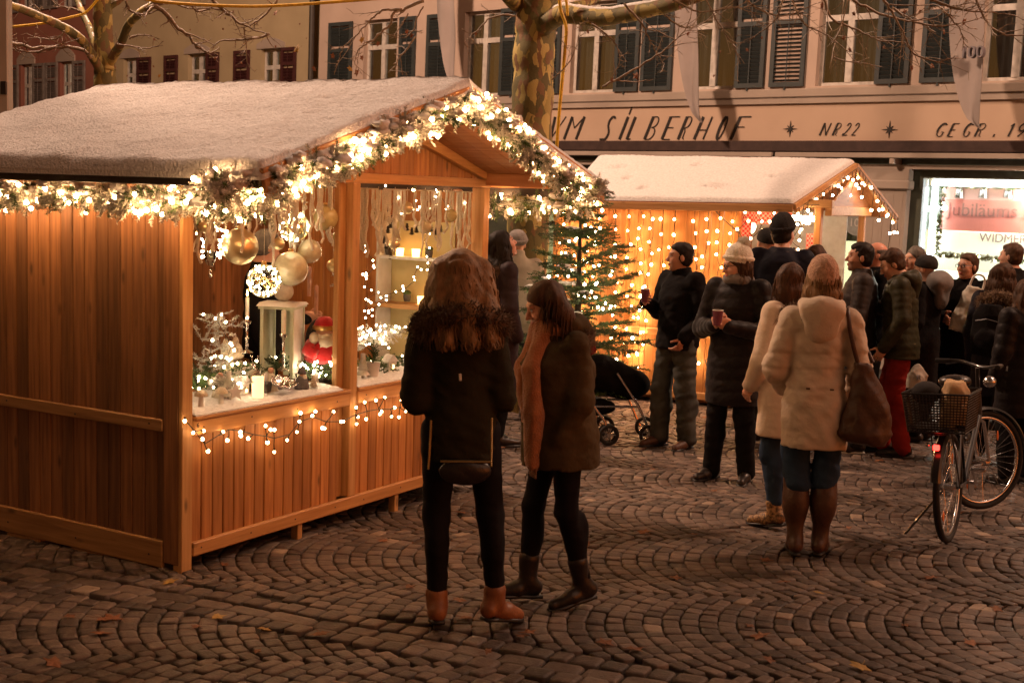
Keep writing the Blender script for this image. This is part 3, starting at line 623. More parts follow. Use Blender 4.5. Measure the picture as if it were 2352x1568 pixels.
def garland(lab, path, parent_M, rad, per_m, bulbs_m, group, br=.0110, snow=.5, droop=.6, seed=1, mesh=None, cap=100):
    random.seed(seed); root = thing('fir_garland', lab, 'garland', M=parent_M, group=group)
    P = np.array(path, float); seg = np.linalg.norm(np.diff(P, axis=0), axis=1); cum = np.r_[0, np.cumsum(seg)]; L = cum[-1]
    def pos(t): return np.array([np.interp(t, cum, P[:, k]) for k in range(3)])
    g = MB(); fr = MB(); sn = MB(); bl = []
    for i in range(int(L*per_m)):
        t = random.uniform(0, L); c = pos(t); a = pos(min(L, t+.05))-pos(max(0, t-.05)); a /= np.linalg.norm(a)+1e-9
        o = np.array([random.gauss(0, 1) for _ in range(3)]); o -= a*(o@a); o /= np.linalg.norm(o); o = o*.8+a*random.uniform(-.8, .8)+np.array([0, 0, -droop*.5])
        frost = random.random() < snow
        needles(fr if frost else g, c+o*rad*random.uniform(0, .45), o, rad*random.uniform(.6, 1.05), 26 if not frost else 20, .0026 if not frost else .0042, .034 if not frost else .030)
    g.build('twigs', M_NEEDLE, root); fr.build('frosted_twigs', M_FROST, root)
    for i in range(int(L*per_m*.10*snow*2)):
        t = random.uniform(0, L); c = pos(t)+np.array([random.gauss(0, .35*rad), random.gauss(0, .35*rad), random.uniform(-.2, .75)*rad]); r = rad*random.uniform(.14, .36)
        v, f = ico(2); v = v*(1+.28*np.sin(v@RNG.normal(0, 3.2, (3, 3))).sum(1)[:, None]*.5)*np.array([r*1.3, r*1.3, r*.75]); sn.add(v+c, f)
    sn.build('snow', M_SNOW, root, smooth=2, kind='stuff')
    for i in range(int(L*bulbs_m)):
        t = (i+random.uniform(.1, .9))/bulbs_m; t = min(L, t); o = np.array([random.gauss(0, 1), random.gauss(0, 1), random.gauss(-.25, .8)]); o /= np.linalg.norm(o); bl.append(pos(t)+o*rad*random.uniform(.75, 1.1))
    m = MB(); m.tube([pos(t)+rad*.3*np.array([sin(t*25), cos(t*25), sin(t*17)]) for t in np.linspace(0, L, 80)], .0035, 5); m.build('cable', M_CABLE, root)
    bulbs(root, bl, br, mesh or BULB_W, cap); return root
xe0, xe1 = -OE, SW+OE; yg = -OG-.06
garland('frosted fir garland with warm lights along the near eave of the large stall', [(xe0+.10, RL-.1, HE-.18), (xe0+.10, 1.4, HE-.19), (xe0+.09, .7, HE-.18), (xe0+.10, .2, HE-.19), (xe0+.10, -.3, HE-.19), (xe0+.16, -OG+.05, HE-.19)], SM, .095, 270, 36, 'lit garlands on the large stall', snow=.75, seed=11)
pts = [(470, 426), (520, 430), (580, 434), (640, 420), (720, 384), (800, 356), (870, 318), (950, 290), (1010, 262), (1075, 240), (1130, 272), (1185, 315), (1235, 365), (1285, 402), (1330, 430), (1372, 436)]
garland('snow covered fir garland with warm lights following the gable edge', [S(x, y, yg+(.02 if x > 600 else .2)) for x, y in pts], SM, .098, 380, 42, 'lit garlands on the large stall', snow=.75, seed=5, br=.0115)
garland('fir garland with warm lights under the far eave beside the plane tree', [(xe1-.05, -OG+.05, HE-.17), (xe1-.05, .1, HE-.19), (xe1-.05, .9, HE-.2), (xe1-.05, 1.9, HE-.2)], SM, .10, 200, 24, 'lit garlands on the large stall', snow=.6, seed=9)
gp = lambda x, y: (lambda h: np.array([h[0], .34, h[2]]))(plane_hit(x, y, FM, 1, .34))
garland('thin fir garland with bulbs framing the red shop poster', [gp(2420, 432), gp(2300, 427), gp(2166, 424), gp(2160, 500), gp(2152, 582), (gp(2158, 583)), gp(2250, 590), gp(2330, 597), gp(2420, 604)], FM, .045, 150, 7, 'garland in the shop window', snow=.15, seed=19, br=.016, mesh=BULB_C)
# ---------------------------------------------------------------- light string under the counter
_bs = MB(); _bs.ball((0, 0, 0), 1, 2); BULB_S = _bs.mesh('bulb_small', em('small_warm_bulb', (1.0, .62, .30), 26), 2)
def string_lights(lab, cat, M, path, drops, r, mesh, group=None, cable=.0028, cap=100, name='light_string'):
    root = thing(name, lab, cat, M=M, group=group); m = MB()
    if path is not None: m.tube(path, cable, 5)
    for a, b in drops:
        a, b = np.array(a), np.array(b); mid = (a+b)/2+np.array([random.uniform(-.012, .012), 0, random.uniform(-.01, .01)]); m.tube([a, mid, b], cable, 5); m.tube([b+(a-b)/max(np.linalg.norm(a-b), 1e-6)*.018, b], cable*1.7, 6)
    m.build('cable', M_CABLE, root); bulbs(root, [b for a, b in drops], r, mesh, cap); return root
ZB = [(957, 211), (1000, 272), (1055, 262), (1048, 305), (1077, 367), (1155, 267), (1177, 311), (1244, 268), (1247, 287), (1285, 301), (1375, 236), (1401, 256), (1421, 257), (1385, 322), (1420, 371), (1487, 310), (1537, 268), (1550, 214), (1556, 170), (1617, 184), (1633, 162), (1680, 249), (1669, 247), (1727, 164), (1766, 214), (1778, 214), (1844, 141), (1853, 190), (1846, 226), (1888, 114), (1896, 201), (1946, 104), (1966, 176), (1974, 163), (1992, 89), (2027, 187), (2043, 142), (2065, 191), (2077, 105), (2100, 160), (2110, 154), (2120, 74), (2134, 94)]
zb = lambda q: S(q[0]/2.071/1.0884, (950+q[1]/2.071)/1.0884, -.062)
path = [zb(q) for q in ((957, 205), (1010, 265), (1060, 330), (1130, 285), (1185, 255), (1250, 262), (1310, 280), (1380, 290), (1420, 300), (1500, 280), (1550, 215), (1620, 190), (1690, 215), (1770, 214), (1840, 180), (1900, 160), (1960, 150), (2020, 150), (2070, 140), (2140, 110), (2200, 120), (2300, 90))]
dr = []
for q in ZB:
    b = zb(q); k = min(path, key=lambda p: np.linalg.norm(p-b)); dr.append((k, b))
string_lights('short string of warm bulbs draped under the counter of the large stall', 'light string', SM, path, dr, .0085, BULB_S)
# ================================================================ THINGS IN THE DISPLAY
def hang(mb, p, ztop, r=.0018): mb.tube([p, (p[0], p[1], ztop)], r, 4)
def bauble(lab, px, py, rpx, y, mat, group='baubles hanging in the stall window', glit=False, ztop=2.0):
    c = S(px, py, y); r = rpx/3021*(SM@Vector(c)).y; root = thing('bauble', lab, 'bauble', M=SM@Matrix.Translation(c), group=group)
    m = MB(); m.ball((0, 0, 0), r, 4); m.build('ball', mat, root, smooth=2)
    m = MB(); m.lathe([(r*.16, r*.96), (r*.16, r*1.12), (r*.08, r*1.16)], n=12); m.build('cap', M_BRASS, root)
    m = MB(); hang(m, (0, 0, r*1.14), ztop-c[2]); m.build('ribbon', M_YARN, root); return root, r
M_GOLDB = pm('matt_gold_ball', (.80, .68, .40), (.70, .58, .32), scale=20, rough=.36, metal=.85, bump=.05)
def frost_glass(name, col):
    m = pm(name, col, tuple(x*.8 for x in col), scale=40, rough=.22, bump=.25, bscale=60, spec=.6, coat=.6); return m
M_FGL = frost_glass('pale_glitter_glass', (.50, .42, .19)); M_FGL2 = frost_glass('milky_glass', (.56, .49, .31))
bauble('large matt gold bauble hanging left in the stall window', 551, 566, 42, .12, M_GOLDB)
bauble('pale glittery glass bauble hanging highest in the stall window', 747, 500, 30, .10, M_FGL)
bauble('small pale glass bauble hanging beside two pink tapers', 711, 577, 28, .12, M_FGL2)
bauble('milky glass bauble hanging in front of a white snowman', 668, 617, 40, .16, M_FGL2)
for lab, x, y, rp in (('round wire bauble full of white lights in front of the vendor', 606, 645, 39), ('round wire bauble full of white lights hung above the snowman', 675, 520, 36)):
    root, r = bauble(lab, x, y, rp, .13, M_GLASS); m = MB(); bl = []
    for i in range(44):
        v = RNG.normal(0, 1, 3); v /= np.linalg.norm(v); bl.append(v*r*random.uniform(.86, 1.0))
    for k in range(7):
        ax = RNG.normal(0, 1, 3); s_, u_, _ = frame(ax); m.tube([r*.97*(s_*cos(a)+u_*sin(a)) for a in np.linspace(0, 2*pi, 28)], .0014, 4)
    m.build('wire', M_BRASS, root); bulbs(root, bl, .0046, BULB_C)
# lit star
root = thing('star_light', 'five pointed star outline of white lights at the left window edge', 'star light', M=SM@Matrix.Translation(S(486, 548, .22)))
r = .125; C = [np.array([(r if i % 2 == 0 else r*.48)*sin(i*pi/5), 0, (r if i % 2 == 0 else r*.48)*cos(i*pi/5)]) for i in range(11)]
m = MB(); m.tube(C, .004, 5); m.tube([C[0], C[0]+np.array([0, 0, .5])], .002, 4); m.build('frame', M_BRASS, root)
bulbs(root, [C[i]+(C[i+1]-C[i])*(j+random.random())/7+RNG.normal(0, .004, 3) for i in range(10) for j in range(7)], .0055, BULB_C)
# hanging tealight glass
c = S(483, 590, .14); root = thing('hanging_tealight', 'clear glass tealight cup hanging on a cord under the star', 'tealight holder', M=SM@Matrix.Translation(c))
m = MB(); m.lathe([(.016, -.045), (.028, -.02), (.033, .03), (.030, .03), (.022, -.015)], n=16); m.build('cup', M_GLASS, root, smooth=True)
m = MB(); m.lathe([(.02, -.018), (.02, .0), (.003, .004)], n=12); m.build('candle', M_WAX, root)
m = MB(); m.ball((0, 0, -.075), .008, 2); m.ball((0, 0, -.10), .011, 2); m.tube([(0, 0, -.045), (0, 0, -.1)], .001, 4); m.build('drop', M_SILVER, root, smooth=2)
m = MB(); m.tube([(.033, 0, .03), (.0, 0, .12), (-.033, 0, .03)], .0015, 4); m.tube([(0, 0, .12), (0, 0, 1.95-c[2])], .0018, 4); m.build('cord', M_YARN, root)
# yarn fringes hanging under the beam
def fringe(lab, xs, y, n, lmin, lmax, seed):
    random.seed(seed); root = thing('yarn_fringe', lab, 'yarn fringe', M=SM, group='yarn fringes under the beam'); m = MB()
    m.tube([(xs[0], y, 1.985), (xs[1], y, 1.985)], .005, 6)
    for i in range(n):
        x = random.uniform(*xs); L = random.uniform(lmin, lmax); ph = random.uniform(0, 6); am = random.uniform(.004, .012); y_ = y+random.uniform(-.02, .02)
        m.tube([(x+am*sin(ph+t*14)*t*3, y_+am*cos(ph+t*11)*t, 1.98-L*t) for t in np.linspace(0, 1, 12)], random.uniform(.005, .0095), 6)
    m.build('strands', M_YARN, root)
for i, (a, b) in enumerate(((.12, .34), (.40, .66), (.72, .98), (1.02, 1.28))): fringe('cream yarn fringe above the left stall window', (a, b), .05, 12, .12, .36, 20+i)
for i, (a, b) in enumerate(((1.48, 1.72), (1.78, 2.05), (2.12, 2.42), (2.48, 2.78))): fringe('cream yarn fringe above the right stall window', (a, b), .05, 13, .16, .42, 40+i)
# candles, candlesticks
M_FLAME = em('candle_flame', (1.0, .55, .16), 40)
def candle(lab, px, ytop, ybot, y, wpx, mat, lit=False, stick=None, group=None):
    a = S(px, ytop, y); b = S(px, ybot, y); s = 3021/(SM@Vector(a)).y; r = wpx/2/s; root = thing('candle', lab, 'candle', M=SM@Matrix.Translation((a[0], y, b[2])), group=group); h = a[2]-b[2]
    m = MB(); m.lathe([(r, 0), (r, h*.96), (r*.6, h), (.001, h)], n=14); m.tube([(0, 0, h), (.001, 0, h+.008)], .001, 4); m.build('wax', mat, root, smooth=True)
    if lit:
        m = MB(); m.lathe([(.001, h+.006), (.006, h+.014), (.0045, h+.026), (.0006, h+.042)], n=10); m.build('flame', M_FLAME, root, smooth=True)
    if stick is not None:
        z = S(px, stick, y)[2]-b[2]; z = max(z, .823-b[2]); t = MB(); t.lathe([(.035, z), (.035, z+.006), (.008, z+.02), (.007, z+(0-z)*.4), (.014, z+(0-z)*.45), (.007, z+(0-z)*.5), (.008, -.03), (.024, -.012), (.024, -.006), (r*1.2, -.001)], n=16); 
        tr = thing('candlestick', 'silver candlestick under the '+lab.split(' ', 1)[1] if False else ('tall silver candlestick carrying the lit taper' if lit else 'short silver candlestick carrying the white candle'), 'candlestick', M=SM@Matrix.Translation((a[0], y, b[2])))
        t.build('stem', M_SILVER, tr, smooth=True)
M_PINKW = pm('pink_wax', (.62, .36, .27), rough=.45, bump=.03, sss=.3)
candle('lit cream taper burning in a tall silver candlestick', 568, 682, 735, .28, 9, M_WAX, True, 810)
candle('white candle on a short silver candlestick beside the pale cupboard', 652, 712, 765, .20, 11, M_WAX, False, 850)
candle('thin pink taper standing right of the milky bauble', 711, 612, 680, .34, 9, M_PINKW, False, None); candle('thin pink taper just in front of the vendor hand', 727, 655, 722, .34, 9, M_PINKW)
# pale wooden cupboard (display lantern) with the snowman on top
c = S(648, 850, .36); zt = S(648, 695, .36)[2]; c[2] = .822; h = zt-c[2]
root = thing('lantern_house', 'pale wooden lantern cupboard in the middle of the counter', 'lantern', M=SM@Matrix.Translation(c)@Matrix.Rotation(R(24), 4, 'Z'))
M_PALEG = pm('pale_green_paint', (.58, .60, .42), (.48, .50, .34), scale=12, rough=.5)
m = MB(); w = .115; d = .09
for sx in (-1, 1):
    for sy in (-1, 1): m.box((sx*w-.010, sy*d-.010, .012), (sx*w+.010, sy*d+.010, h-.03))
m.box((-w-.02, -d-.02, 0), (w+.02, d+.02, .012)); m.box((-w-.02, -d-.02, h-.03), (w+.02, d+.02, h-.015)); m.box((-w-.005, d-.004, .013), (w+.005, d+.004, h-.031)); m.build('case', M_PALEG, root)
m = MB(); m.box((-w+.011, -d-.004, .014), (w-.011, -d+.002, h-.032)); m.build('front_panel', M_WHITE, root)
m = MB(); m.box((w+.012, -d-.0, .02), (w+.024, -d+.12, h-.035)); m.build('door', M_PALEG, root)
m = MB(); P = [(-w-.03, h-.014), (w+.03, h-.014), (w*.7, h+.004), (-w*.7, h+.004)]; m.prism(P, (0, d+.03, 0), (1, 0, 0), (0, 0, 1), (2*d+.06)); m.build('roof', M_WHITE, root)
zc = c[2]+h
c = S(652, 640, .40); root = thing('snowman_figure', 'white felt snowman standing on the pale cupboard', 'snowman', M=SM@Matrix.Translation((c[0], .40, zc+.005)))
M_FELT = pm('white_felt', (.72, .66, .52), (.60, .54, .42), scale=50, rough=.9, bump=.5); m = MB(); m.ball((0, 0, .055), (.062, .058, .058), 3); m.ball((0, 0, .13), (.054, .05, .055), 3); m.ball((-.01, -.0, .205), (.05, .046, .05), 3); m.build('body', M_FELT, root, smooth=2)
m = MB(); m.ball((-.026, -.042, .215), .006, 2); m.ball((.012, -.046, .215), .006, 2); m.build('eyes', M_PLASTIC, root); m = MB(); m.tube([(-.008, -.044, .2), (-.02, -.085, .196)], [.007, .001], 8); m.build('nose', pm('orange_felt', (.7, .25, .04)), root)
# red santa
c = S(742, 838, .22); c[2] = .822; sc = (S(742, 730, .22)[2]-.822)/.34
root = thing('santa_figure', 'red coated santa figure with white beard beside the mid post', 'santa figure', M=SM@Matrix.Translation(c)@Matrix.Rotation(R(-20), 4, 'Z')@Matrix.Scale(sc, 4))
M_REDF = pm('red_felt', (.50, .012, .018), (.36, .008, .012), scale=40, rough=.85, bump=.4, sheen=.3); M_BLKF = pm('black_felt', (.022, .02, .02), scale=40, rough=.9, bump=.4); M_SKN = pm('skin_toy', (.62, .34, .22), bump=0)
m = MB(); m.lathe([(.085, 0), (.095, .04), (.085, .10), (.07, .105)], n=22); m.build('boots', M_BLKF, root, smooth=True)
m = MB(); m.lathe([(.09, .098), (.105, .12), (.10, .17), (.075, .22), (.03, .235)], n=22)
for sx in (-1, 1): m.tube([(sx*.07, 0, .205), (sx*.115, -.03, .17), (sx*.09, -.075, .15)], [.034, .034, .03], 10)
m.build('coat', M_REDF, root, smooth=2)
m = MB(); m.ball((0, -.02, .26), (.055, .05, .055), 3); m.build('head', M_SKN, root, smooth=2)
m = MB(); v, f = ico(3); v = v*(1+.10*np.sin(v@RNG.normal(0, 6, (3, 3))).sum(1)[:, None]); m.add(v*[.068, .04, .060]+[0, -.055, .215], f)
for sx in (-1, 1): m.ball((sx*.03, -.075, .245), (.034, .016, .016), 2); m.ball((sx*.078, -.03, .235), (.026, .03, .035), 2)
m.ball((0, -.105, .145), .011, 2); m.build('beard', M_FELT, root, smooth=2)
m = MB(); m.lathe([(.058, .285), (.06, .30), (.05, .325), (.03, .345), (.008, .35)], c=(0, -.01, 0), n=18); m.build('hat', M_REDF, root, smooth=True)
m = MB(); m.lathe([(.06, .275), (.067, .282), (.067, .296), (.06, .302)], c=(0, -.01, 0), n=18); m.build('hat_band', M_BRASS, root, smooth=True)
m = MB(); m.ball((.012, .04, .22), (.10, .045, .12), 3); m.build('cape', M_BLKF, root, smooth=2)
# glowing tealight tumbler
c = S(592, 903, .06); c[2] = .822; root = thing('tealight_glass', 'frosted glass tumbler glowing at the front of the counter', 'tealight holder', M=SM@Matrix.Translation(c))
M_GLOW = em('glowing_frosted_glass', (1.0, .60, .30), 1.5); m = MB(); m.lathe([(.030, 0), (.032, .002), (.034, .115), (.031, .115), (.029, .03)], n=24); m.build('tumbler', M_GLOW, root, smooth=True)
m = MB(); m.lathe([(.02, .004), (.02, .02), (.001, .03)], n=12); m.build('tealight', em('tealight', (1, .75, .4), 14), root)
# silver shell dish, gnome, plush and silver figures, box
c = S(643, 898, .07); c[2] = .835; root = thing('shell_dish', 'silver ribbed shell dish lying beside the glowing tumbler', 'dish', M=SM@Matrix.Translation(c)@Matrix.Rotation(R(25), 4, 'X'))
V = []; n = 36; 
for k in range(8):
    for i in range(n): a = i/n*2*pi; rr = .075*k/7*(1+.05*cos(9*a)); V.append((rr*cos(a)*1.2, rr*sin(a)*.85, .03+.035*(k/7)**2+.006*cos(9*a)*k/7))
V2 = [(x, y, z-.006) for x, y, z in V]; F = [(k*n+i, k*n+(i+1) % n, (k+1)*n+(i+1) % n, (k+1)*n+i) for k in range(7) for i in range(n)]
m = MB(); m.add(V+V2, F+[tuple(q+len(V) for q in f[::-1]) for f in F]+[(7*n+i, 7*n+(i+1) % n, 15*n+(i+1) % n, 15*n+i) for i in range(n)]); m.build('dish', M_SILVER, root, smooth=2)
def figure(name, lab, cat, px, py, y, H, parts, rz=0):
    c = S(px, py, y); c[2] = .822 if py > 0 else c[2]; root = thing(name, lab, cat, M=SM@Matrix.Translation(c)@Matrix.Rotation(R(rz), 4, 'Z'))
    for nm, mat, shapes in parts:
        m = MB()
        for kind, *a in shapes:
            a = list(a)
            if kind == 'b': m.ball(np.array(a[0])*H, np.array(a[1])*H, 3)
            elif kind == 't': m.tube(np.array(a[0])*H, np.array(a[1])*H, 8)
            else: m.lathe([(r*H, z*H) for r, z in a[0]], n=18)
        m.build(nm, mat, root, smooth=2)
M_PLUSH = pm('cream_plush', (.66, .55, .38), (.50, .40, .27), scale=90, rough=.95, bump=.9, bscale=140, sheen=.4); M_GREYF = pm('grey_felt', (.13, .12, .12), (.08, .075, .075), scale=40, rough=.9, bump=.5)
figure('gnome_figure', 'small grey gnome figure standing left of the fir boughs', 'gnome', 693, 893, .08, .135, [('body', M_GREYF, [('l', [(.30, 0), (.32, .1), (.25, .45), (.12, .6)])]), ('head', M_SKN, [('b', (0, -.05, .62), (.14, .13, .14))]), ('beard', M_FELT, [('b', (0, -.16, .45), (.13, .08, .2))]), ('hat', M_GREYF, [('l', [(.2, .66), (.18, .72), (.1, .88), (.02, 1.0)])])])
bear = lambda ex: [('body', M_PLUSH, [('b', (0, 0, .28), (.24, .2, .28)), ('b', (.0, -.02, .70), (.23, .2, .2)), ('b', (-.17, 0, .88), (.08, .05, .08)), ('b', (.17, 0, .88), (.08, .05, .08)), ('t', [(.2, -.05, .45), (.33, -.14, .3)], [.08, .07]), ('t', [(-.2, -.05, .45), (-.33, -.14, .3)], [.08, .07]), ('b', (.15, -.2, .08), (.1, .15, .09)), ('b', (-.15, -.2, .08), (.1, .15, .09)), ('b', (0, -.19, .64), (.1, .09, .08))]), ('nose', M_PLASTIC, [('b', (0, -.28, .67), (.03, .02, .025))])]
figure('plush_bear', 'large cream plush bear behind the silver reindeer', 'plush toy', 530, 830, .42, .30, bear(0), 10); figure('plush_bear', 'small cream plush bear leaning by the frosted branches', 'plush toy', 540, 850, .30, .17, bear(1), -25)
def deer(h): return [('body', M_SILVER, [('b', (0, 0, .52), (.24, .09, .12)), ('t', [(.17, 0, .56), (.27, 0, .74), (.30, 0, .82)], [.08, .055, .05]), ('b', (.36, 0, .83), (.10, .045, .05))]+[('t', [(x, y, .48), (x+.01, y, .25), (x, y, 0)], [.05, .025, .02]) for x in (-.17, .15) for y in (-.05, .05)]), ('antlers', M_SILVER, [('t', [(.29, y, .86), (.24, 2.2*y, 1.0), (.30, 3*y, 1.12)], [.014, .012, .006]) for y in (-.04, .04)]+[('t', [(.24, 2.2*y, 1.0), (.14, 2.6*y, 1.1)], [.01, .005]) for y in (-.04, .04)])]
figure('reindeer_figure', 'silver reindeer figure standing in front of the plush bear', 'reindeer figure', 592, 838, .22, .19, deer(1), 200)
c = S(600, 838, .24); root = thing('gift_box', 'flat dark grey box lying under the silver candlestick', 'box', M=SM@Matrix.Translation((c[0], .20, .822))@Matrix.Rotation(R(12), 4, 'Z')); m = MB(); m.box((-.10, -.06, 0), (.10, .06, .045), bev=.003); m.build('box', M_GREYF, root); m = MB(); m.box((-.105, -.065, .0455), (.105, .065, .06), bev=.003); m.build('lid', M_GREYF, root)
# frosted branch tangle at the left, fir boughs with lights, boxwood balls, wood discs
def bough(lab, name, cat, px0, py0, px1, py1, y, n, rad, frost, lights, seed, z=None):
    random.seed(seed); a, b = S(px0, py0, y), S(px1, py1, y); root = thing(name, lab, cat, M=SM); g = MB(); bl = []
    for i in range(n):
        t = random.random(); c = a+(b-a)*t+np.array([random.gauss(0, rad*.4), random.uniform(-rad, rad), random.uniform(-.2, .6)*rad]); c[2] = max(c[2], .828)
        o = np.array([random.gauss(0, 1), random.gauss(0, .7), random.uniform(-.15, .9)]); o /= np.linalg.norm(o); needles(g, c, o, rad*random.uniform(.6, 1.1), 22, .0024, .022)
        if random.random() < lights/n: bl.append(c+o*rad*.8)
    g.build('twigs', M_FROST if frost else M_NEEDLE, root); 
    if bl:
        m = MB(); m.tube([p for p in sorted(bl, key=lambda q: q[0])] if len(bl) > 1 else [bl[0], bl[0]+.01], .0015, 4); m.build('cable', M_CABLE, root); bulbs(root, bl, .0065, BULB_C)
    return root
bough('green fir boughs with white lights in front of the santa', 'fir_boughs', 'fir boughs', 705, 868, 790, 850, .14, 60, .08, False, 26, 3)
bough('frosted branch tangle at the left end of the counter', 'frosted_branches', 'branches', 478, 900, 505, 740, .34, 90, .10, True, 18, 4)
bough('frosted twigs standing behind the glowing tumbler', 'frosted_twigs', 'branches', 500, 905, 560, 868, .15, 36, .07, True, 10, 8)
bough('small green wreath with berries in the left window corner', 'green_wreath', 'wreath', 440, 900, 455, 850, .12, 40, .06, False, 8, 6)
bough('silvery snow berry bunch right of the santa', 'berry_bunch', 'branches', 782, 840, 800, 800, .16, 34, .06, True, 3, 12)
bough('golden tinsel twigs with lights in the right window', 'tinsel_twigs', 'branches', 822, 800, 925, 770, .45, 100, .11, True, 44, 13)
bough('dark bark and fir scraps in the right window beside the pot', 'fir_scraps', 'branches', 870, 850, 925, 838, .16, 26, .06, False, 0, 14)
# twisted garland of lights: column beside the post, tree of lights in the right window
def vine(lab, pts, y, n, r, spread, seed, br=.0052):
    random.seed(seed); P = [S(a, b, y) if S(a, b, y)[0] < 2.80 else SX(a, b, 2.80) for a, b in pts]; root = thing('light_chain', lab, 'light chain', M=SM, group='white light chains inside the stall'); cum = np.r_[0, np.cumsum(np.linalg.norm(np.diff(P, axis=0), axis=1))]; P = np.array(P); bl = []
    for i in range(n): t = cum[-1]*(i+random.random())/n; bl.append(np.array([np.interp(t, cum, P[:, k]) for k in range(3)])+RNG.normal(0, spread, 3))
    m = MB(); m.tube(bl, r, 4); m.build('cable', M_CABLE, root); bulbs(root, bl, br, BULB_C)
vine('dense white light chain hanging straight beside the mid post', [(795, 480), (792, 560), (785, 635)], .35, 46, .0018, .012, 1)
vine('loose white light chain spiralling down the right window', [(835, 560), (850, 600), (852, 680), (845, 760), (870, 800)], .40, 30, .0018, .03, 2)
vine('white light chain rising diagonally across the right window shelves', [(845, 730), (900, 670), (950, 640), (985, 600), (985, 520), (1000, 440)], .25, 26, .0018, .02, 3)
vine('white light chain draped under the right window beam', [(880, 430), (900, 500), (960, 470), (1000, 440), (1040, 500), (1060, 440)], .10, 22, .0018, .03, 4)
# white pot with small plant
c = S(856, 862, .10); c[2] = .822; root = thing('plant_pot', 'white plant pot with a small conifer in the right window', 'plant pot', M=SM@Matrix.Translation(c)); m = MB(); m.lathe([(.035, 0), (.047, .085), (.050, .088), (.045, .088), (.04, .075)], n=22); m.build('pot', M_WHITE, root, smooth=True)
m = MB(); m.lathe([(.001, .078), (.042, .078)], n=12); m.tube([(0, 0, .075), (.004, 0, .14)], .004, 6); m.build('soil', M_MORT, root); g = MB()
for i in range(30): a = random.uniform(0, 2*pi); needles(g, np.array([0, 0, random.uniform(.09, .2)]), (cos(a), sin(a), random.uniform(.2, 1.2)), .05, 14, .002, .018)
g.build('foliage', M_NEEDLE, root)
# shelf boxes with tealights at the back of the right window
M_CREAMB = pm('cream_panel', (.62, .52, .26), (.52, .43, .2), scale=5, rough=.6); M_TEAG = em('tealight_glow', (1.0, .52, .16), 6)
WX = SW-.035; a = SX(900, 690, WX); b = SX(1048, 512, WX); zs = SX(960, 592, WX)[2]
root = thing('display_shelf', 'cream display shelf with tealights at the back of the right window', 'shelf', M=SM)
m = MB(); m.box((WX-.012, b[1], .12), (WX, a[1], b[2])); m.build('back_panel', M_CREAMB, root)
m = MB(); m.box((WX-.16, b[1], zs-.010), (WX-.013, a[1], zs+.010)); m.build('shelf_board', M_WHITE, root)
m = MB(); m.box((WX-.22, b[1]-.02, a[2]-.03), (WX-.013, a[1]+.05, a[2])); m.build('shelf_board', M_WOODY, root)
m = MB(); m.box((WX-.17, a[1]+.002, .12), (WX-.001, a[1]+.02, b[2]+.02)); m.build('side_panel', M_WHITE, root)
for px, z, lab in ((918, zs+.011, 'lit amber tealight glass on the upper back shelf, nearest the mid post'), (955, zs+.011, 'lit amber tealight glass on the upper back shelf, under the diagonal lights'), (968, a[2]+.001, 'lit amber tealight glass on the lower back shelf')):
    p = SX(px, 590 if z > 1.4 else 680, WX-.09); r_ = thing('tealight_glass', lab, 'tealight holder', M=SM@Matrix.Translation((WX-.09, p[1], z))); m = MB(); m.lathe([(.026, 0), (.030, .055), (.027, .055), (.025, .01)], n=16); m.build('cup', M_TEAG, r_, smooth=True)
    m = MB(); m.lathe([(.02, .012), (.02, .03), (.001, .034)], n=10); m.build('candle', M_WAX, r_)
for px, z, lab in ((893, zs, 'small dark pot at the left of the upper back shelf'), (985, zs, 'small dark green box on the upper back shelf'), (935, a[2], 'dark pine cone cluster lying on the lower back shelf')):
    p = SX(px, 590 if z == zs else 680, WX-.08); r_ = thing('small_pot', lab, 'pot', M=SM@Matrix.Translation((WX-.08, p[1], z+.011))); m = MB(); m.lathe([(.022, 0), (.028, .03), (.026, .055), (.02, .056)], n=14); m.build('pot', M_GREYF, r_, smooth=True); m = MB(); m.ball((0, 0, .06), (.03, .03, .02), 2); m.build('filling', M_NEEDLE, r_)
m = MB(); random.seed(3)
root = thing('pine_cone_chain', 'chain of dark pine cones hanging in the right window', 'cone garland', M=SM)
path = [SX(890+8*sin(k), 490+k*12, 2.72) for k in range(9)]+[SX(935+k*11, 520+10*sin(k*1.3), 2.72) for k in range(8)]
mt = MB(); mt.tube(path[:9], .002, 4); mt.tube(path[9:], .002, 4); mt.build('string', M_YARN, root)
M_CONE = pm('pine_cone', (.055, .032, .018), scale=40, rough=.8, bump=.8)
for p in path:
    q = MB()
    for k in range(5): q.lathe([(.006, 0), (.022-.003*k, .006), (.004, .012)], c=(p[0], p[1], p[2]-.03+k*.010), n=9)
    q.build('cone', M_CONE, root)

root = thing('added_ridge_lamp', 'small warm lamp added under the ridge to brighten the large stall', 'lamp', M=SM@Matrix.Translation((SW*.5, 1.0, 2.25)))  # lamp added behind the garland to brighten the stall interior
m = MB(); m.lathe([(.03, .08), (.05, .06), (.10, 0), (.095, 0)], n=20); m.build('lamp_shade', M_BRASS, root, smooth=True); m = MB(); m.ball((0, 0, .0), .04, 2); m.build('bulb', em('added_lamp_bulb', (1, .62, .3), 12, False), root, smooth=2)
m = MB(); m.tube([(0, 0, .08), (0, 0, .17)], .005, 5); m.build('cord', M_CABLE, root)
l = bpy.data.lights.new('added_stall_light', 'POINT'); l.energy = 22; l.color = (1.0, .60, .30); l.shadow_soft_size = .05; o = bpy.data.objects.new('added_stall_light', l); SC.collection.objects.link(o); o.parent = root; o.location = (0, 0, -.06)

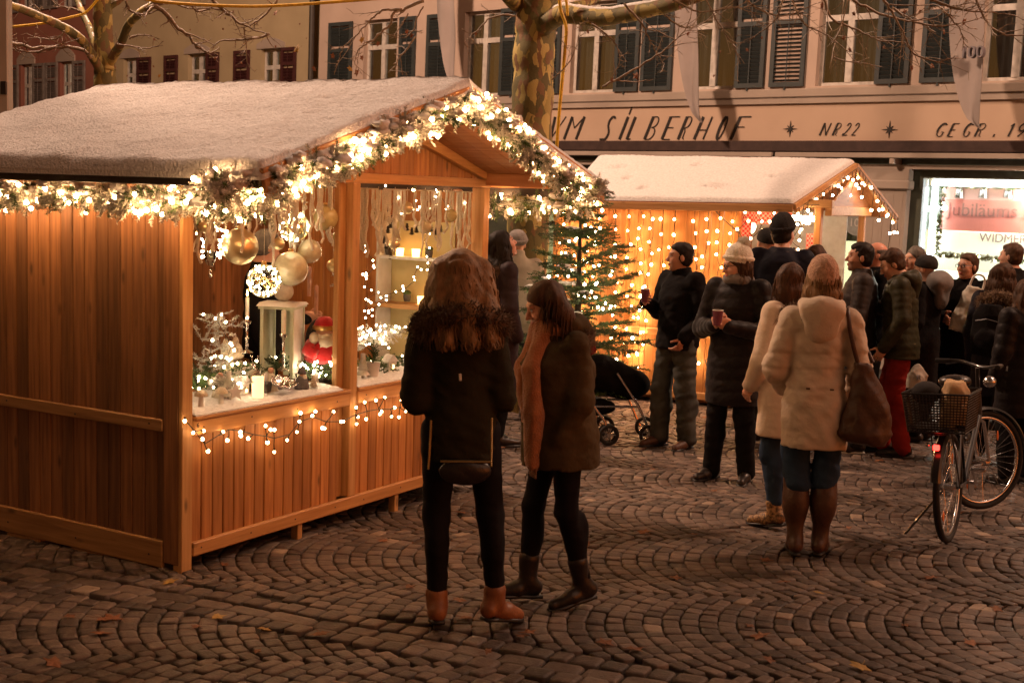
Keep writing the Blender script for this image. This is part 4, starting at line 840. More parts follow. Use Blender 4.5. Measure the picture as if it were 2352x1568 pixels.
# more small wares crowded on the counter
random.seed(61)
def ware(name, lab, cat, px, py, y, build, rz=0):
    c = S(px, py, y); root = thing(name, lab, cat, M=SM@Matrix.Translation((c[0], y, .822))@Matrix.Rotation(R(rz), 4, 'Z')); build(root)
def w_house(root):
    m = MB(); m.box((-.035, -.03, 0), (.035, .03, .06), bev=.003); m.build('wall', M_WHITE, root); m = MB(); m.prism([(-.045, .0605), (.045, .0605), (0, .105)], (0, .036, 0), (1, 0, 0), (0, 0, 1), .072); m.build('roof', M_SNOW, root); m = MB(); m.box((-.012, -.032, .012), (.012, -.0301, .04)); m.build('window', em('tiny_lit_window', (1, .6, .25), 4), root)
def w_tree(root):
    m = MB()
    for k in range(4): m.lathe([(.046-.010*k, .02+.03*k), (.014, .062+.03*k), (.001, .064+.03*k)], n=14)
    m.tube([(0, 0, 0), (0, 0, .03)], .008, 6); m.build('cone_tree', M_FROST, root)
def w_star(root):
    m = MB(); P = [((.05 if i % 2 == 0 else .022)*sin(i*pi/5), .05+(.05 if i % 2 == 0 else .022)*cos(i*pi/5)) for i in range(10)]; m.prism(P, (0, 0, .003), (1, 0, 0), (0, 0, 1), .014); m.build('star', M_WHITE, root)
def w_mush(root):
    m = MB(); m.lathe([(.016, 0), (.012, .05), (.014, .06)], n=12); m.build('stem', M_WHITE, root, smooth=True); m = MB(); m.lathe([(.036, .056), (.034, .068), (.02, .085), (.001, .09)], n=16); m.build('cap', M_PLUSH, root, smooth=True)
def w_jar(root):
    m = MB(); m.lathe([(.028, 0), (.03, .05), (.024, .07), (.024, .08)], n=16); m.build('jar', M_GLASS, root, smooth=True); m = MB(); m.ball((0, 0, .025), (.022, .022, .02), 2); m.build('filling', M_FROST, root)
def w_angel(root):
    m = MB(); m.lathe([(.045, 0), (.03, .06), (.016, .10), (.001, .105)], n=16); m.build('robe', M_FELT, root, smooth=True); m = MB(); m.ball((0, 0, .118), .018, 3); m.build('head', M_SKN, root, smooth=2)
    m = MB()
    for sx in (-1, 1): m.ball((sx*.04, .015, .085), (.034, .006, .028), 2)
    m.build('wings', M_WHITE, root, smooth=2)
def w_cone(root):
    m = MB()
    for k in range(6): m.lathe([(.008, 0), (.030-.004*k, .008), (.006, .016)], c=(0, 0, .002+.011*k), n=10)
    m.build('cone', M_PLUSH, root)
for nm, lab, cat, px, py, y, fn, rz in (
    ('ornament_house', 'tiny white ornament house with a glowing window behind the glowing tumbler', 'ornament house', 555, 880, .20, w_house, 15), ('cone_tree', 'small frosted cone tree ornament left of the grey box', 'ornament tree', 525, 880, .14, w_tree, 0),
    ('angel_figure', 'white angel figure standing before the pale cupboard', 'angel', 622, 868, .16, w_angel, 20), ('star_ornament', 'white wooden star leaning in the fir boughs', 'star ornament', 722, 868, .12, w_star, 10), ('mushroom_figure', 'cream mushroom ornament near the left corner of the counter', 'mushroom', 462, 905, .07, w_mush, 0),
    ('glass_jar', 'small glass jar of frosted moss behind the gnome', 'jar', 672, 872, .17, w_jar, 0), ('cone_tree', 'small frosted cone tree ornament between plush bear and cupboard', 'ornament tree', 575, 862, .26, w_tree, 0), ('pine_cone', 'large pale pine cone on the counter right of the gnome', 'pine cone', 720, 888, .06, w_cone, 0),
    ('mushroom_figure', 'cream mushroom ornament in front of the frosted branches', 'mushroom', 508, 905, .06, w_mush, 0), ('star_ornament', 'white wooden star lying against the frosted twigs', 'star ornament', 540, 902, .05, w_star, -25), ('angel_figure', 'white angel figure beside the plush bear at the left', 'angel', 505, 872, .22, w_angel, -10),
    ('pine_cone', 'large pale pine cone near the mid post in the left window', 'pine cone', 785, 868, .05, w_cone, 0), ('ornament_house', 'tiny white ornament house with a glowing window beside the plant pot', 'ornament house', 895, 848, .18, w_house, -10), ('cone_tree', 'small frosted cone tree ornament in the right window corner', 'ornament tree', 833, 860, .10, w_tree, 0)):
    ware(nm, lab, cat, px, py, y, fn, rz)
bough('low green fir boughs with a few lights along the rear of the counter', 'fir_boughs', 'fir boughs', 600, 850, 700, 838, .40, 60, .09, False, 12, 33)
bough('green fir sprigs under the small plush bear', 'fir_sprigs', 'fir boughs', 520, 895, 590, 880, .24, 40, .06, False, 10, 34)
bough('frosted fir garland hanging along the inner post of the left window', 'inner_garland', 'garland', 782, 660, 800, 450, .34, 60, .06, True, 4, 35)
for (a, b), lab in (((.16, .46), 'long cream yarn fringe behind the lit star'), ((.86, 1.2), 'long cream yarn fringe behind the glass baubles')): fringe(lab, (a, b), .16, 9, .25, .5, int(a*100))

h = S(452, 982, -.037); text('6', .036, 'painted_number', M_INK, ST, Matrix.Translation((h[0], -.0375, h[2])) @ Matrix.Rotation(R(90), 4, 'X'), ext=.0008)
m = MB()      # screw heads along the rails and posts
for x in list(np.linspace(.14, MID-.16, 4))+list(np.linspace(MID+.12, SW-.2, 4)):
    for z in (.103, .742): m.lathe([(.005, 0), (.004, .0015)], (x+random.uniform(-.01, .01), -.0355-.001*(z > .5), z+random.uniform(-.006, .006)), 8, rot('X', R(90)))
for y in (.2, .75, 1.3, 1.7):
    for z in (.06, .745): m.lathe([(.006, 0), (.005, .002)], (-.0042, y, z+random.uniform(-.01, .01)), 8, rot('Y', R(-90)))
m.build('screw_heads', M_PIPE, ST, kind='stuff')

for lab, px, y_, rp, y, mt in (('small gold bauble hanging left of the large gold bauble', 470, 520, 15, .10, M_GOLDB), ('small milky bauble hanging just right of the star', 515, 500, 14, .20, M_FGL2), ('small gold bauble hanging between the two lit wire balls', 640, 560, 14, .08, M_GOLDB), ('small pale bauble hanging beside the mid post', 780, 545, 17, .08, M_FGL), ('small gold bauble hanging low near the mid post', 765, 610, 15, .14, M_GOLDB), ('pale bauble hanging at the left of the right window', 868, 500, 16, .10, M_FGL), ('small gold bauble hanging in the middle of the right window', 935, 478, 14, .08, M_GOLDB), ('milky bauble hanging near the centre of the right window', 975, 520, 17, .06, M_FGL2), ('small pale bauble hanging at the right of the right window', 1035, 495, 15, .04, M_FGL), ('small gold bauble hanging low in the right window', 905, 560, 13, .10, M_GOLDB)): bauble(lab, px, y_, rp, y, mt)
bough('dense green fir boughs filling the left counter behind the mushrooms', 'fir_boughs', 'fir boughs', 455, 890, 560, 860, .30, 70, .09, False, 8, 71)
bough('green fir sprigs with lights along the right window counter', 'fir_sprigs', 'fir boughs', 830, 845, 930, 832, .26, 50, .07, False, 12, 72)
# ================================================================ SECOND STALL
_a2 = R(-27); O2 = G(1680, 938); O2M = Matrix(((cos(_a2), -sin(_a2), 0, O2[0]), (sin(_a2), cos(_a2), 0, O2[1]), (0, 0, 1, O2[2]), (0, 0, 0, 1)))
def Q(px, py, y): return plane_hit(px, py, O2M, 1, y)
S2 = thing('market_stall', 'smaller wooden stall with light curtain selling hot drinks', 'market stall', M=O2M)
XL = Q(1275, 700, 0)[0]; XR = Q(1886, 560, 0)[0]; D2 = 1.9
E1, AP, E2 = Q(1822, 468, -.28), Q(1963, 374, D2/2), Q(2056, 494, D2+.25); E0, R0 = Q(1290, 459, -.28), Q(1372, 364, D2/2); B0 = E0+(E2-E1)
M_W2 = wood('pale_pine', (.54, .25, .08), (.40, .17, .048), .2); M_W2X = wood('pale_pine_x', (.56, .30, .12), (.42, .21, .07), .1, axis=0)
h2 = E1[2]-.02
m = MB(); boards(m, XL, -.05, .14, h2-.02, .0, 'x', .135); m.build('front_panel', M_W2, S2)
m = MB(); m.box((XL-.02, -.03, .06), (.02, -.003, .14), bev=.006); m.build('rail', M_W2X, S2)
m = MB(); m.box((XL+.05, -.028, .73), (-.05, -.003, .80), bev=.006); m.build('rail', M_W2X, S2)
for x in (XL, XL*.62, -.04, XR-.04):
    m = MB(); m.box((x-.035, -.04, .02), (x+.035, .05, h2-.01), bev=.006); m.build('post', M_W2, S2)
m = MB(); boards(m, .01, XR-.08, .14, .98, .0, 'x', .12); m.build('front_panel', M_W2, S2)
m = MB(); m.box((.0, -.14, 1.0), (XR, .3, 1.04), bev=.006); m.build('counter', M_W2X, S2)
m = MB(); m.box((XL, -.05, h2-.01), (XR+.1, .05, h2+.07), bev=.006); m.build('beam', M_W2X, S2)
zb2 = Q(1970, 486, D2/2)[2]; m = MB(); m.box((XR+.02, .0, zb2-.05), (XR+.09, D2, zb2+.05), bev=.006); m.build('beam', M_W2X, S2)
m = MB(); boards(m, XL, XR*.35, .1, h2, D2-.03, 'x', .14); m.build('rear_wall', M_W2, S2)
m = MB(); boards(m, .03, D2-.05, .1, h2, XL+.01, 'y', .14); m.build('side_wall', M_W2, S2)
m = MB(); m.box((XL, .06, .02), (XR, D2-.04, .08)); m.build('floor', M_WOODD, S2)
m = MB(); m.box((XR-.04, D2-.08, .02), (XR+.03, D2, E2[2]+.05), bev=.005); m.build('post', M_W2, S2)
# the lit interior of the serving side: a lamp, a white lined rear, red checked curtains
M_CHECK, t, b = newmat('red_check_cloth'); N, L = t.nodes.new, t.links.new
tc = N('ShaderNodeTexCoord'); ck = N('ShaderNodeTexChecker'); ck.inputs['Scale'].default_value = 42; ck.inputs[1].default_value = (.62, .05, .045, 1); ck.inputs[2].default_value = (.62, .40, .36, 1); L(tc.outputs['Object'], ck.inputs[0]); L(ck.outputs[0], b.inputs[0]); b.inputs['Roughness'].default_value = .9
def cloth(x0, x1, z0, z1, y, name, mat, parent, amp=.02, fr=30):
    n = 22; V = []
    for i in range(n+1):
        x = x0+(x1-x0)*i/n; V += [(x, y+amp*sin(fr*x), z0), (x, y+.5*amp*sin(fr*x+.4), z1), (x, y+.5*amp*sin(fr*x+.4)+.006, z1), (x, y+amp*sin(fr*x)+.006, z0)]
    m = MB(); m.add(V, [(4*i+k, 4*i+4+k, 4*i+4+(k+1) % 4, 4*i+(k+1) % 4) for i in range(n) for k in range(4)]); return m.build(name, mat, parent, smooth=True)
q0, q1 = Q(1690, 600, .05)[0], Q(1722, 600, .05)[0]; cloth(q0, q1, 1.0, h2-.05, .05, 'curtain', M_CHECK, S2)
q0, q1 = Q(1848, 600, .05)[0], XR-.08; cloth(q0, q1, 1.0, h2-.28, .05, 'curtain', M_CHECK, S2)
cloth(.02, XR*.62, h2-.20, h2-.03, .03, 'curtain', M_CHECK, S2, .012)
M_LAMPW = em('stall_lamp', (1.0, .78, .50), 24)
m = MB(); m.box((XL*.2, D2-.07, .2), (XR*.8, D2-.045, h2-.05)); m.build('white_lining', M_WHITE, S2)
p = Q(1718, 520, .45); m = MB(); m.ball(p, .085, 3); m.build('globe_lamp', M_LAMPW, S2, smooth=2)
p2 = Q(1800, 500, .7); m = MB(); m.tube([p2-[.35, 0, 0], p2+[.35, 0, 0]], .03, 8); m.build('tube_lamp', M_LAMPW, S2)
root = thing('drinks_shelf', 'shelf of dark bottles inside the smaller stall', 'shelf', M=O2M); m = MB()
for z in (1.25, 1.5): m.box((.05, .9, z), (XR*.5, 1.1, z+.02))
m.build('boards', M_W2X, root)
for z in (1.272, 1.522):
    for i in range(7):
        if random.random() < .85: b_ = MB(); x = .12+i*(XR*.5-.2)/6; b_.lathe([(.032, 0), (.032, .12), (.012, .16), (.012, .19)], (x, 1.0, z), 12); b_.build('bottle', M_PLASTIC, root, smooth=True)
# roof slopes with snow
def slope_roof(a, b, c, d, parent, snow):      # a-b eave, d-c ridge
    a, b, c, d = map(np.array, (a, b, c, d)); n = np.cross(b-a, d-a); n /= np.linalg.norm(n); n = n if n[2] > 0 else -n
    m = MB(); m.add([p+n*o for o in (-.03, 0) for p in (a, b, c, d)], [(0, 1, 2, 3), (7, 6, 5, 4), (0, 1, 5, 4), (1, 2, 6, 5), (2, 3, 7, 6), (3, 0, 4, 7)]); rf = m.build('roof', M_WOODR, parent)
    nx, ny = 150, 60; V = []
    for j in range(ny+1):
        for i in range(nx+1):
            s, t = i/nx, j/ny; p = (a*(1-s)+b*s)*(1-t)+(d*(1-s)+c*s)*t; e = min(1, s*6/.2, (1-s)*6/.2, t*1.4/.06); h = .045*math.sqrt(max(0, 1-(1-e)**2))
            pit = 1
            for s0, t0, w_ in ((.14, .72, .035), (.33, .22, .022), (.62, .30, .045), (.66, .26, .03), (.45, .8, .02), (.80, .55, .02), (.22, .45, .018)):
                q_ = math.hypot((s-s0)/w_, (t-t0)/.035)+.5*sin(i*2.1)*sin(j*2.7); pit = min(pit, max(.0, q_-.5)) if q_ < 1.5 else pit
            V.append(p+n*(.002+(h+RNG.normal(0, .0018)*e+.004*sin(s*21+t*5)*e)*max(.05, pit)))
    m = MB(); m.add(V, [(j*(nx+1)+i, j*(nx+1)+i+1, (j+1)*(nx+1)+i+1, (j+1)*(nx+1)+i) for j in range(ny) for i in range(nx)]); m.build('snow', M_SNOW, rf, smooth=2)
slope_roof(E0, E1, AP, R0, S2, True); slope_roof(E2, B0, R0, AP, S2, True)
m = MB(); m.beam(E1+[.02, 0, -.05], AP+[.02, 0, -.05], .03, .10); m.beam(AP+[.02, 0, -.05], E2+[.02, 0, -.05], .03, .10); m.build('bargeboard', M_W2X, S2)
m = MB(); m.beam(E0+[0, 0, -.05], E1+[0, 0, -.05], .025, .08); m.build('eave_board', M_W2X, S2)
m = MB(); P = [(E1[1]+.32, 0), (E2[1]-.3, 0), (AP[1], AP[2]-zb2-.22)]; m.prism(P, (XR+.05, 0, zb2+.05), (0, 1, 0), (0, 0, 1), .02); m.build('gable_boards', M_WOODR, S2)
_bs = MB(); _bs.ball((0, 0, 0), 1, 2); M_BULBM = em('curtain_bulb', (1.0, .56, .25), 58); BULB_M = _bs.mesh('bulb_curtain', M_BULBM, 2)
# curtain of warm bulbs in front of the planks, bulbs under the gable
random.seed(21); dr = []; strands = []; pts = []
xs = list(np.linspace(XL+.08, -.04, 14))
for i, x in enumerate(xs):
    q = []; z = h2-.03; xx = x+random.uniform(-.03, .03); dx = random.uniform(-.05, .02); zend = random.uniform(.25, .55)
    while z > zend:
        q.append((xx, -.055+random.uniform(-.012, .0), z)); z -= random.uniform(.10, .17); xx += random.uniform(-.03, .03)+dx*.1
    strands.append(q)
for i in range(6):
    x = .08+i*(XR-.15)/5; q = [(x+random.uniform(-.02, .02)*k, -.16, h2+.02-.09*k) for k in range(random.randint(3, 6))]; strands.append(q)
root = thing('light_curtain', 'curtain of warm bulbs hanging over the plank wall of the smaller stall', 'light curtain', M=O2M); m = MB(); bl = []
for q in strands:
    q = np.array(q); w = [q[0]]
    for k in range(1, len(q)): w += [(q[k-1]+q[k])/2+[random.uniform(-.018, .018), 0, 0], q[k]]
    m.tube(w, .0035, 5)
    for p in q[1:]:
        b = p+np.array([random.choice((-1, 1))*random.uniform(.008, .035), -.012, -.012]); m.tube([p, b], .0032, 4); bl.append(b)
m.tube([(XL, -.07, h2), (XL*.5, -.07, h2-.03), (0, -.08, h2), (XR, -.16, h2+.02)], .004, 5)
m.tube([(-.35, -.05, h2), (-.2, -.05, h2-.15), (.0, -.055, h2-.3), (.02, -.055, h2-.8), (-.03, -.055, .7), (-.3, -.055, .5), (-.15, -.055, .1)], .006, 5)
m.build('cable', M_CABLE, root); bulbs(root, bl, .0125, BULB_M)
dr = []
for a, b, n in ((E1, AP, 15), (AP, E2, 15)):
    for i in range(n):
        p = a+(b-a)*(i+.5)/n+np.array([.045, 0, -.06]); L_ = random.choice((.03, .08, .16, .24, .1)); dr.append((p, p-np.array([random.uniform(-.02, .03), 0, L_])))
        if random.random() < .35: dr.append((p, p-np.array([random.uniform(-.04, .05), .03, L_+random.uniform(.08, .2)])))
string_lights('icicle string of warm bulbs along the gable of the smaller stall', 'light string', O2M, [E1+[.045, 0, -.05], AP+[.045, 0, -.05], E2+[.045, 0, -.05]], dr, .0135, BULB_C, cable=.0035)
# ================================================================ CHRISTMAS TREE
random.seed(4); T0 = at(1318, 900, 11.9); TB = np.array([T0[0], T0[1], gz(T0[1])]); TH = at(1318, 440, 11.9)[2]-TB[2]
root = thing('christmas_tree', 'small fir tree with white lights and patches of snow', 'fir tree', loc=TB); m = MB(); m.tube([(0, 0, 0), (0.01, 0, TH*.5), (.0, 0, TH)], [.045, .03, .006], 8); m.build('trunk', pm('fir_bark', (.06, .04, .025), scale=30, rough=.9, bump=.8), root)
g = MB(); sn = MB(); bl = []; zz = .42
while zz < TH*.97:
    t = (zz-.4)/(TH-.4); L = (.80*(1-t)**.8+.08)*random.uniform(.85, 1.12); nb = random.randint(4, 6) if t < .85 else 4; ph = random.uniform(0, 6)
    for k in range(nb):
        a = ph+k*2*pi/nb+random.uniform(-.25, .25); Lb = L*random.uniform(.45, 1.2); el = .05+.65*t+random.uniform(-.12, .12); up = .10
        d = np.array([cos(a), sin(a), 0]); n = max(5, int(Lb/.055)); prev = None
        for i in range(n):
            s = (i+.6)/n; p = np.array([0, 0, zz])+d*Lb*s+np.array([0, 0, Lb*s*el-.22*Lb*s*s+.12*Lb*s**3]); side = np.array([-d[1], d[0], 0]); w = .13+.15*(1-s)*Lb/.6
            for sg in (-1, 1):
                o = d*.75+side*sg*.85+np.array([0, 0, random.uniform(-.25, .15)]); needles(g, p, o, w*random.uniform(.85, 1.25), 26, .0042, .036)
            if i == n-1: needles(g, p, d+np.array([0, 0, .15]), .12, 18, .0028, .026)
            if cos(a) < .1 and random.random() < .30 and s > .3:
                v, f = ico(2); sn.add(v*np.array([.055, .045, .018])*random.uniform(.6, 1.3)*(1+.25*np.sin(v@RNG.normal(0, 3, (3, 3))).sum(1)[:, None]*.5)+p+[0, 0, .02], f)
            if random.random() < .13: bl.append(p+side*random.uniform(-.8, .8)*w+np.array([0, 0, random.uniform(-.05, .06)]))
        g.tube([(0, 0, zz), (0, 0, zz)+d*Lb*.5+np.array([0, 0, Lb*.5*el-.055*Lb]), (0, 0, zz)+d*Lb+np.array([0, 0, Lb*el-.1*Lb])], [.009, .006, .002], 5, rnd=.1)
    zz += .125*random.uniform(.85, 1.15)
g.build('crown', M_NEEDLE, root); sn.build('snow', M_SNOW, root, smooth=2, kind='stuff'); bl = [p for p in bl if p[1] < .2]
m = MB(); bl.sort(key=lambda p: -p[2]); m.tube(bl, .0022, 4) if False else None
th = np.linspace(0, 44, 240); m.tube([((.55*(1-z/TH)**.85)*cos(a), (.55*(1-z/TH)**.85)*sin(a), z) for a, z in zip(th, np.linspace(TH*.95, .45, 240))], .0022, 4); m.build('cable', M_CABLE, root)
bulbs(root, bl, .0115, BULB_C)
# ================================================================ PLANE TREES
M_BARK, t, b = newmat('plane_bark'); N, L = t.nodes.new, t.links.new; tc = N('ShaderNodeTexCoord'); mp = N('ShaderNodeMapping'); mp.inputs['Scale'].default_value = (1.15, 1.15, .6); L(tc.outputs['Object'], mp.inputs[0])
n0 = N('ShaderNodeTexNoise'); n0.inputs['Scale'].default_value = 9; n0.inputs['Detail'].default_value = 3; L(mp.outputs[0], n0.inputs[0]); ad = N('ShaderNodeVectorMath'); ad.operation = 'MULTIPLY_ADD'; L(n0.outputs['Color'], ad.inputs[0]); ad.inputs[1].default_value = (.14, .14, .14); L(mp.outputs[0], ad.inputs[2])
vo = N('ShaderNodeTexVoronoi'); vo.inputs['Scale'].default_value = 13; L(ad.outputs[0], vo.inputs[0]); rp = N('ShaderNodeValToRGB'); rp.color_ramp.interpolation = 'CONSTANT'; sp_ = N('ShaderNodeSeparateColor'); L(vo.outputs['Color'], sp_.inputs[0]); L(sp_.outputs[0], rp.inputs[0])
for k, (p, c) in enumerate(((0, (.30, .24, .07)), (.2, (.14, .12, .04)), (.5, (.10, .088, .03)), (.70, (.17, .095, .04)), (.86, (.42, .33, .11)))):
    e = rp.color_ramp.elements[k] if k < 2 else rp.color_ramp.elements.new(p); e.position = p; e.color = c4(c)
L(rp.outputs[0], b.inputs[0]); b.inputs['Roughness'].default_value = .75; n1 = N('ShaderNodeTexNoise'); n1.inputs['Scale'].default_value = 50; L(tc.outputs['Object'], n1.inputs[0]); bp = N('ShaderNodeBump'); bp.inputs['Strength'].default_value = .35; bp.inputs['Distance'].default_value = .01; L(n1.outputs[0], bp.inputs['Height'])
b2 = N('ShaderNodeBump'); b2.inputs['Strength'].default_value = .5; b2.inputs['Distance'].default_value = .012; L(sp_.outputs[0], b2.inputs['Height']); L(bp.outputs[0], b2.inputs['Normal']); L(b2.outputs[0], b.inputs['Normal'])
M_TWIG = pm('twig_bark', (.24, .17, .10), (.14, .10, .06), scale=20, rough=.8, bump=.3)
def smooth_path(P, n=6):
    P = np.array(P, float); m = len(P); out = []
    for i in range(m-1):
        p0, p1, p2, p3 = P[max(i-1, 0)], P[i], P[i+1], P[min(i+2, m-1)]
        for k in range(n):
            t = k/n; out.append(.5*((2*p1)+(-p0+p2)*t+(2*p0-5*p1+4*p2-p3)*t*t+(-p0+3*p1-3*p2+p3)*t**3))
    out.append(P[-1]); return np.array(out)
class Tree:
    def __init__(s, name, lab, base, seed):
        random.seed(seed); s.root = thing(name, lab, 'tree', loc=base, group='plane trees'); s.base = np.array(base); s.tw = MB(); s.sn = MB(); s.lv = []
    def limb(s, path, r0, r1, name='limb', mat=None, snow=True):
        P = smooth_path(np.array(path)-s.base, 8); P += RNG.normal(0, r0*.02, P.shape); r = np.linspace(r0, r1, len(P))*(1+.035*np.sin(np.arange(len(P))*.9)); m = MB(); m.tube(P, r, 14)
        m.build(name, mat or M_BARK, s.root, smooth=2)
        if snow: s.snow(P, r)
    def snow(s, P, r):
        t = np.gradient(P, axis=0); t /= np.linalg.norm(t, axis=1, keepdims=True); ok = abs(t[:, 2]) < .85
        run = []
        for i in range(len(P)):
            if ok[i]: run.append(i)
            if (not ok[i] or i == len(P)-1) and len(run) > 2:
                k = np.array(run); s.sn.tube(P[k]+np.column_stack([0*k, 0*k, r[k]*.75+.002]), r[k]*.40*(1+.3*RNG.random(len(k)))*np.clip(np.minimum(np.arange(len(k))+.3, len(k)-.7-np.arange(len(k))), .2, 1), 6); run = []
            elif not ok[i]: run = []
    def twig(s, path, r0, r1=.002, sub=6, snow=.6, depth=0):
        P = smooth_path(path, 5); P += RNG.normal(0, r0*.35, P.shape); r = np.linspace(r0, r1, len(P)); s.tw.tube(P, r, 6)
        if random.random() < snow: s.snow(P, r)
        L = np.linalg.norm(np.diff(P, axis=0), axis=1).sum()
        for i in range(sub):
            k = random.randint(1, len(P)-1); d = P[k]-P[k-1]; d /= np.linalg.norm(d)+1e-9; o = np.array([random.gauss(0, .8), random.gauss(0, .8), random.gauss(-.1, .6)]); o = d*.6+o*.7; o /= np.linalg.norm(o); l = L*random.uniform(.12, .4)
            q = [P[k], P[k]+o*l*.5+[0, 0, random.uniform(-.05, .04)*l], P[k]+o*l+[0, 0, random.uniform(-.2, .25)*l]]
            if depth < 1: s.twig(q, max(.0025, r[k]*.55), .0015, 3, snow*.7, depth+1)
            else: s.tw.tube(q, [max(.002, r[k]*.5), .002, .0012], 4)
    def leaf(s, p, size, yellow=False):
        o = link('leaf', LEAFY if yellow else random.choice(LEAFB), s.root, loc=np.array(p)-s.base); o.scale = (size, size, size); o.rotation_euler = (random.uniform(.9, 2.0), random.uniform(-.5, .5), random.uniform(-.7, .7))
    def done(s):
        s.tw.build('twigs', M_TWIG, s.root, smooth=2); s.sn.build('branch_snow', M_SNOW, s.root, smooth=2, kind='stuff')
def pxs(P, Y, k=1.0884, ox=0, oy=0, sc=1.0, dY=0):
    n = len(P); return [at((ox+x/sc)/k, (oy+y/sc)/k, Y+dY*i/max(1, n-1)) for i, (x, y) in enumerate(P)]
YT = 13.2; bpt = at(1207, 800, YT); bpt[2] = gz(YT)-.05
T1 = Tree('plane_tree', 'plane tree with patchy yellow bark rising behind the snowy gable', bpt, 31)
tr = [bpt]+[at(x, y, YT) for x, y in ((1212, 560), (1220, 330), (1224, 200), (1228, 100), (1236, 20), (1246, -120))]
T1.limb(tr, .205, .20, 'trunk', snow=False)
rel = lambda P, T: [np.array(p)-T.base for p in P]
T1.limb(pxs([(1330, 95), (1400, 40), (1500, 45), (1600, 30), (1700, 5), (1820, -40)], YT, dY=-1.5), .10, .055)
T1.limb(pxs([(1335, 60), (1420, 20), (1480, 0), (1560, -40)], YT, dY=1.5), .06, .04)
T1.limb(pxs([(1290, 10), (1230, -40), (1120, -60), (1060, -20)], YT, dY=-2.5), .08, .035)
tw = [([(2100, 0), (1800, 150), (1690, 190), (1600, 370), (1450, 520), (1250, 660), (1150, 740), (1120, 820), (1090, 960)], .014), ([(1780, 150), (1540, 150), (1430, 210), (1300, 330), (1200, 440), (950, 680), (870, 870), (790, 1100)], .010), ([(2100, 100), (2010, 280), (1960, 450), (1830, 560)], .007), ([(1990, 540), (1860, 740), (1740, 850), (1690, 980), (1600, 1060)], .008), ([(1880, 200), (1800, 350), (1690, 500)], .006)]
for P, r in tw: T1.twig(rel(pxs(P, 10.6, 1.0884, 700, 0, 5.88), T1), r, .0025, 7)
for P, r, Y in (([(1505, 218), (1570, 185), (1640, 140), (1690, 100), (1720, 60), (1740, -20)], .010, 11.3), ([(2055, -20), (2070, 30), (2090, 55), (2130, 70), (2170, 90), (2200, 103), (2270, 108)], .012, 10.8), ([(2100, -30), (2140, 5), (2200, 35), (2260, 52), (2310, 50), (2370, 30)], .013, 10.5), ([(2190, -30), (2210, 5), (2240, 50), (2265, 100), (2285, 135), (2350, 155), (2390, 140)], .012, 10.2), ([(2290, -25), (2330, 0), (2380, 20), (2450, 30), (2520, 38)], .013, 10.0), ([(1960, -20), (1950, 25), (1930, 60), (1880, 95)], .008, 11), ([(1850, -20), (1890, 20), (1960, 40), (2040, 10)], .010, 11.5), ([(2350, 20), (2380, 50), (2400, 75), (2410, 110)], .008, 10.2), ([(2120, 0), (2105, 60), (2080, 130), (2100, 150), (2170, 160)], .007, 11), ([(2230, 20), (2300, 60), (2370, 65), (2450, 45)], .010, 10.6),
                ([(1560, 10), (1600, 55), (1620, 90), (1640, 130), (1660, 160)], .012, 12.0), ([(1640, 20), (1690, 60), (1730, 70), (1790, 40)], .010, 12.2), ([(1290, 40), (1230, 45), (1190, 80), (1160, 110)], .010, 12.5), ([(1480, 60), (1530, 100), (1550, 150), (1530, 190)], .008, 12.2), ([(1380, 200), (1420, 160), (1440, 120), (1450, 60)], .006, 12.3), ([(1760, -10), (1790, 50), (1830, 110), (1850, 160)], .008, 11.4), ([(2430, -20), (2470, 60), (2530, 90), (2600, 80)], .010, 10.2), ([(1680, 0), (1750, 30), (1840, 20), (1900, 40)], .010, 11.4), ([(1980, 0), (2010, 60), (2070, 90), (2120, 130)], .007, 10.9)):
    T1.twig(rel(pxs(P, Y), T1), r, .0025, 13, .8)
LF = [(1590, 190, 24), (1470, 80, 12), (1530, 200, 14), (1700, 20, 14), (1720, 85, 12), (1868, 125, 14), (1800, 130, 12), (2055, 15, 20), (2110, 95, 16), (2125, 125, 14), (2135, 35, 14), (2262, 30, 17), (2300, 30, 13), (2410, 55, 20), (2210, 118, 13), (2330, 165, 18), (2360, 80, 16), (2280, 170, 15), (1190, 85, 10), (1905, 95, 10), (1785, 190, 10)]
for x, y, s_ in LF: p = at(x/1.0884, y/1.0884, 10.8); T1.leaf(p, s_*.55/1.0884*10.8/3021)
for x, y, s_, yl in ((832, 140, 17, 0), (905, 100, 18, 1), (945, 110, 16, 0), (905, 145, 15, 0), (875, 172, 18, 1), (892, 182, 18, 0), (785, 172, 16, 0), (1017, 80, 15, 0), (1030, 90, 16, 0), (742, 122, 24, 1)): T1.leaf(at(x/1.0884, y/1.0884, 10.6), s_*.55/1.0884*10.6/3021, yl)
T1.done()
YL = 13.5; bpt = at(262, 600, YL); bpt[2] = gz(YL)-.05; T2 = Tree('plane_tree', 'slimmer plane tree standing behind the snowy roof at left', bpt, 17); K = lambda P, Y=YL, dY=0: pxs(P, Y, 1.0884, 0, 0, 2.735, dY)
T2.limb([bpt]+K([(720, 900), (718, 560), (716, 450), (705, 250), (700, 0), (690, -250)]), .125, .085, 'trunk', snow=False)
T2.limb(K([(705, 520), (640, 400), (560, 280), (450, 200), (300, 130), (100, 50), (-60, 10)], dY=-1.5), .05, .028); T2.limb(K([(700, 430), (650, 300), (610, 190), (550, 60), (510, -60)], dY=.6), .042, .03); T2.limb(K([(745, 440), (790, 360), (830, 290), (880, 170), (960, 90), (1040, 40), (1130, -40)], dY=-1), .05, .03)
for P, r in (([(740, 60), (800, 20), (880, -40)], .03),): T2.limb(K(P), r, .02)
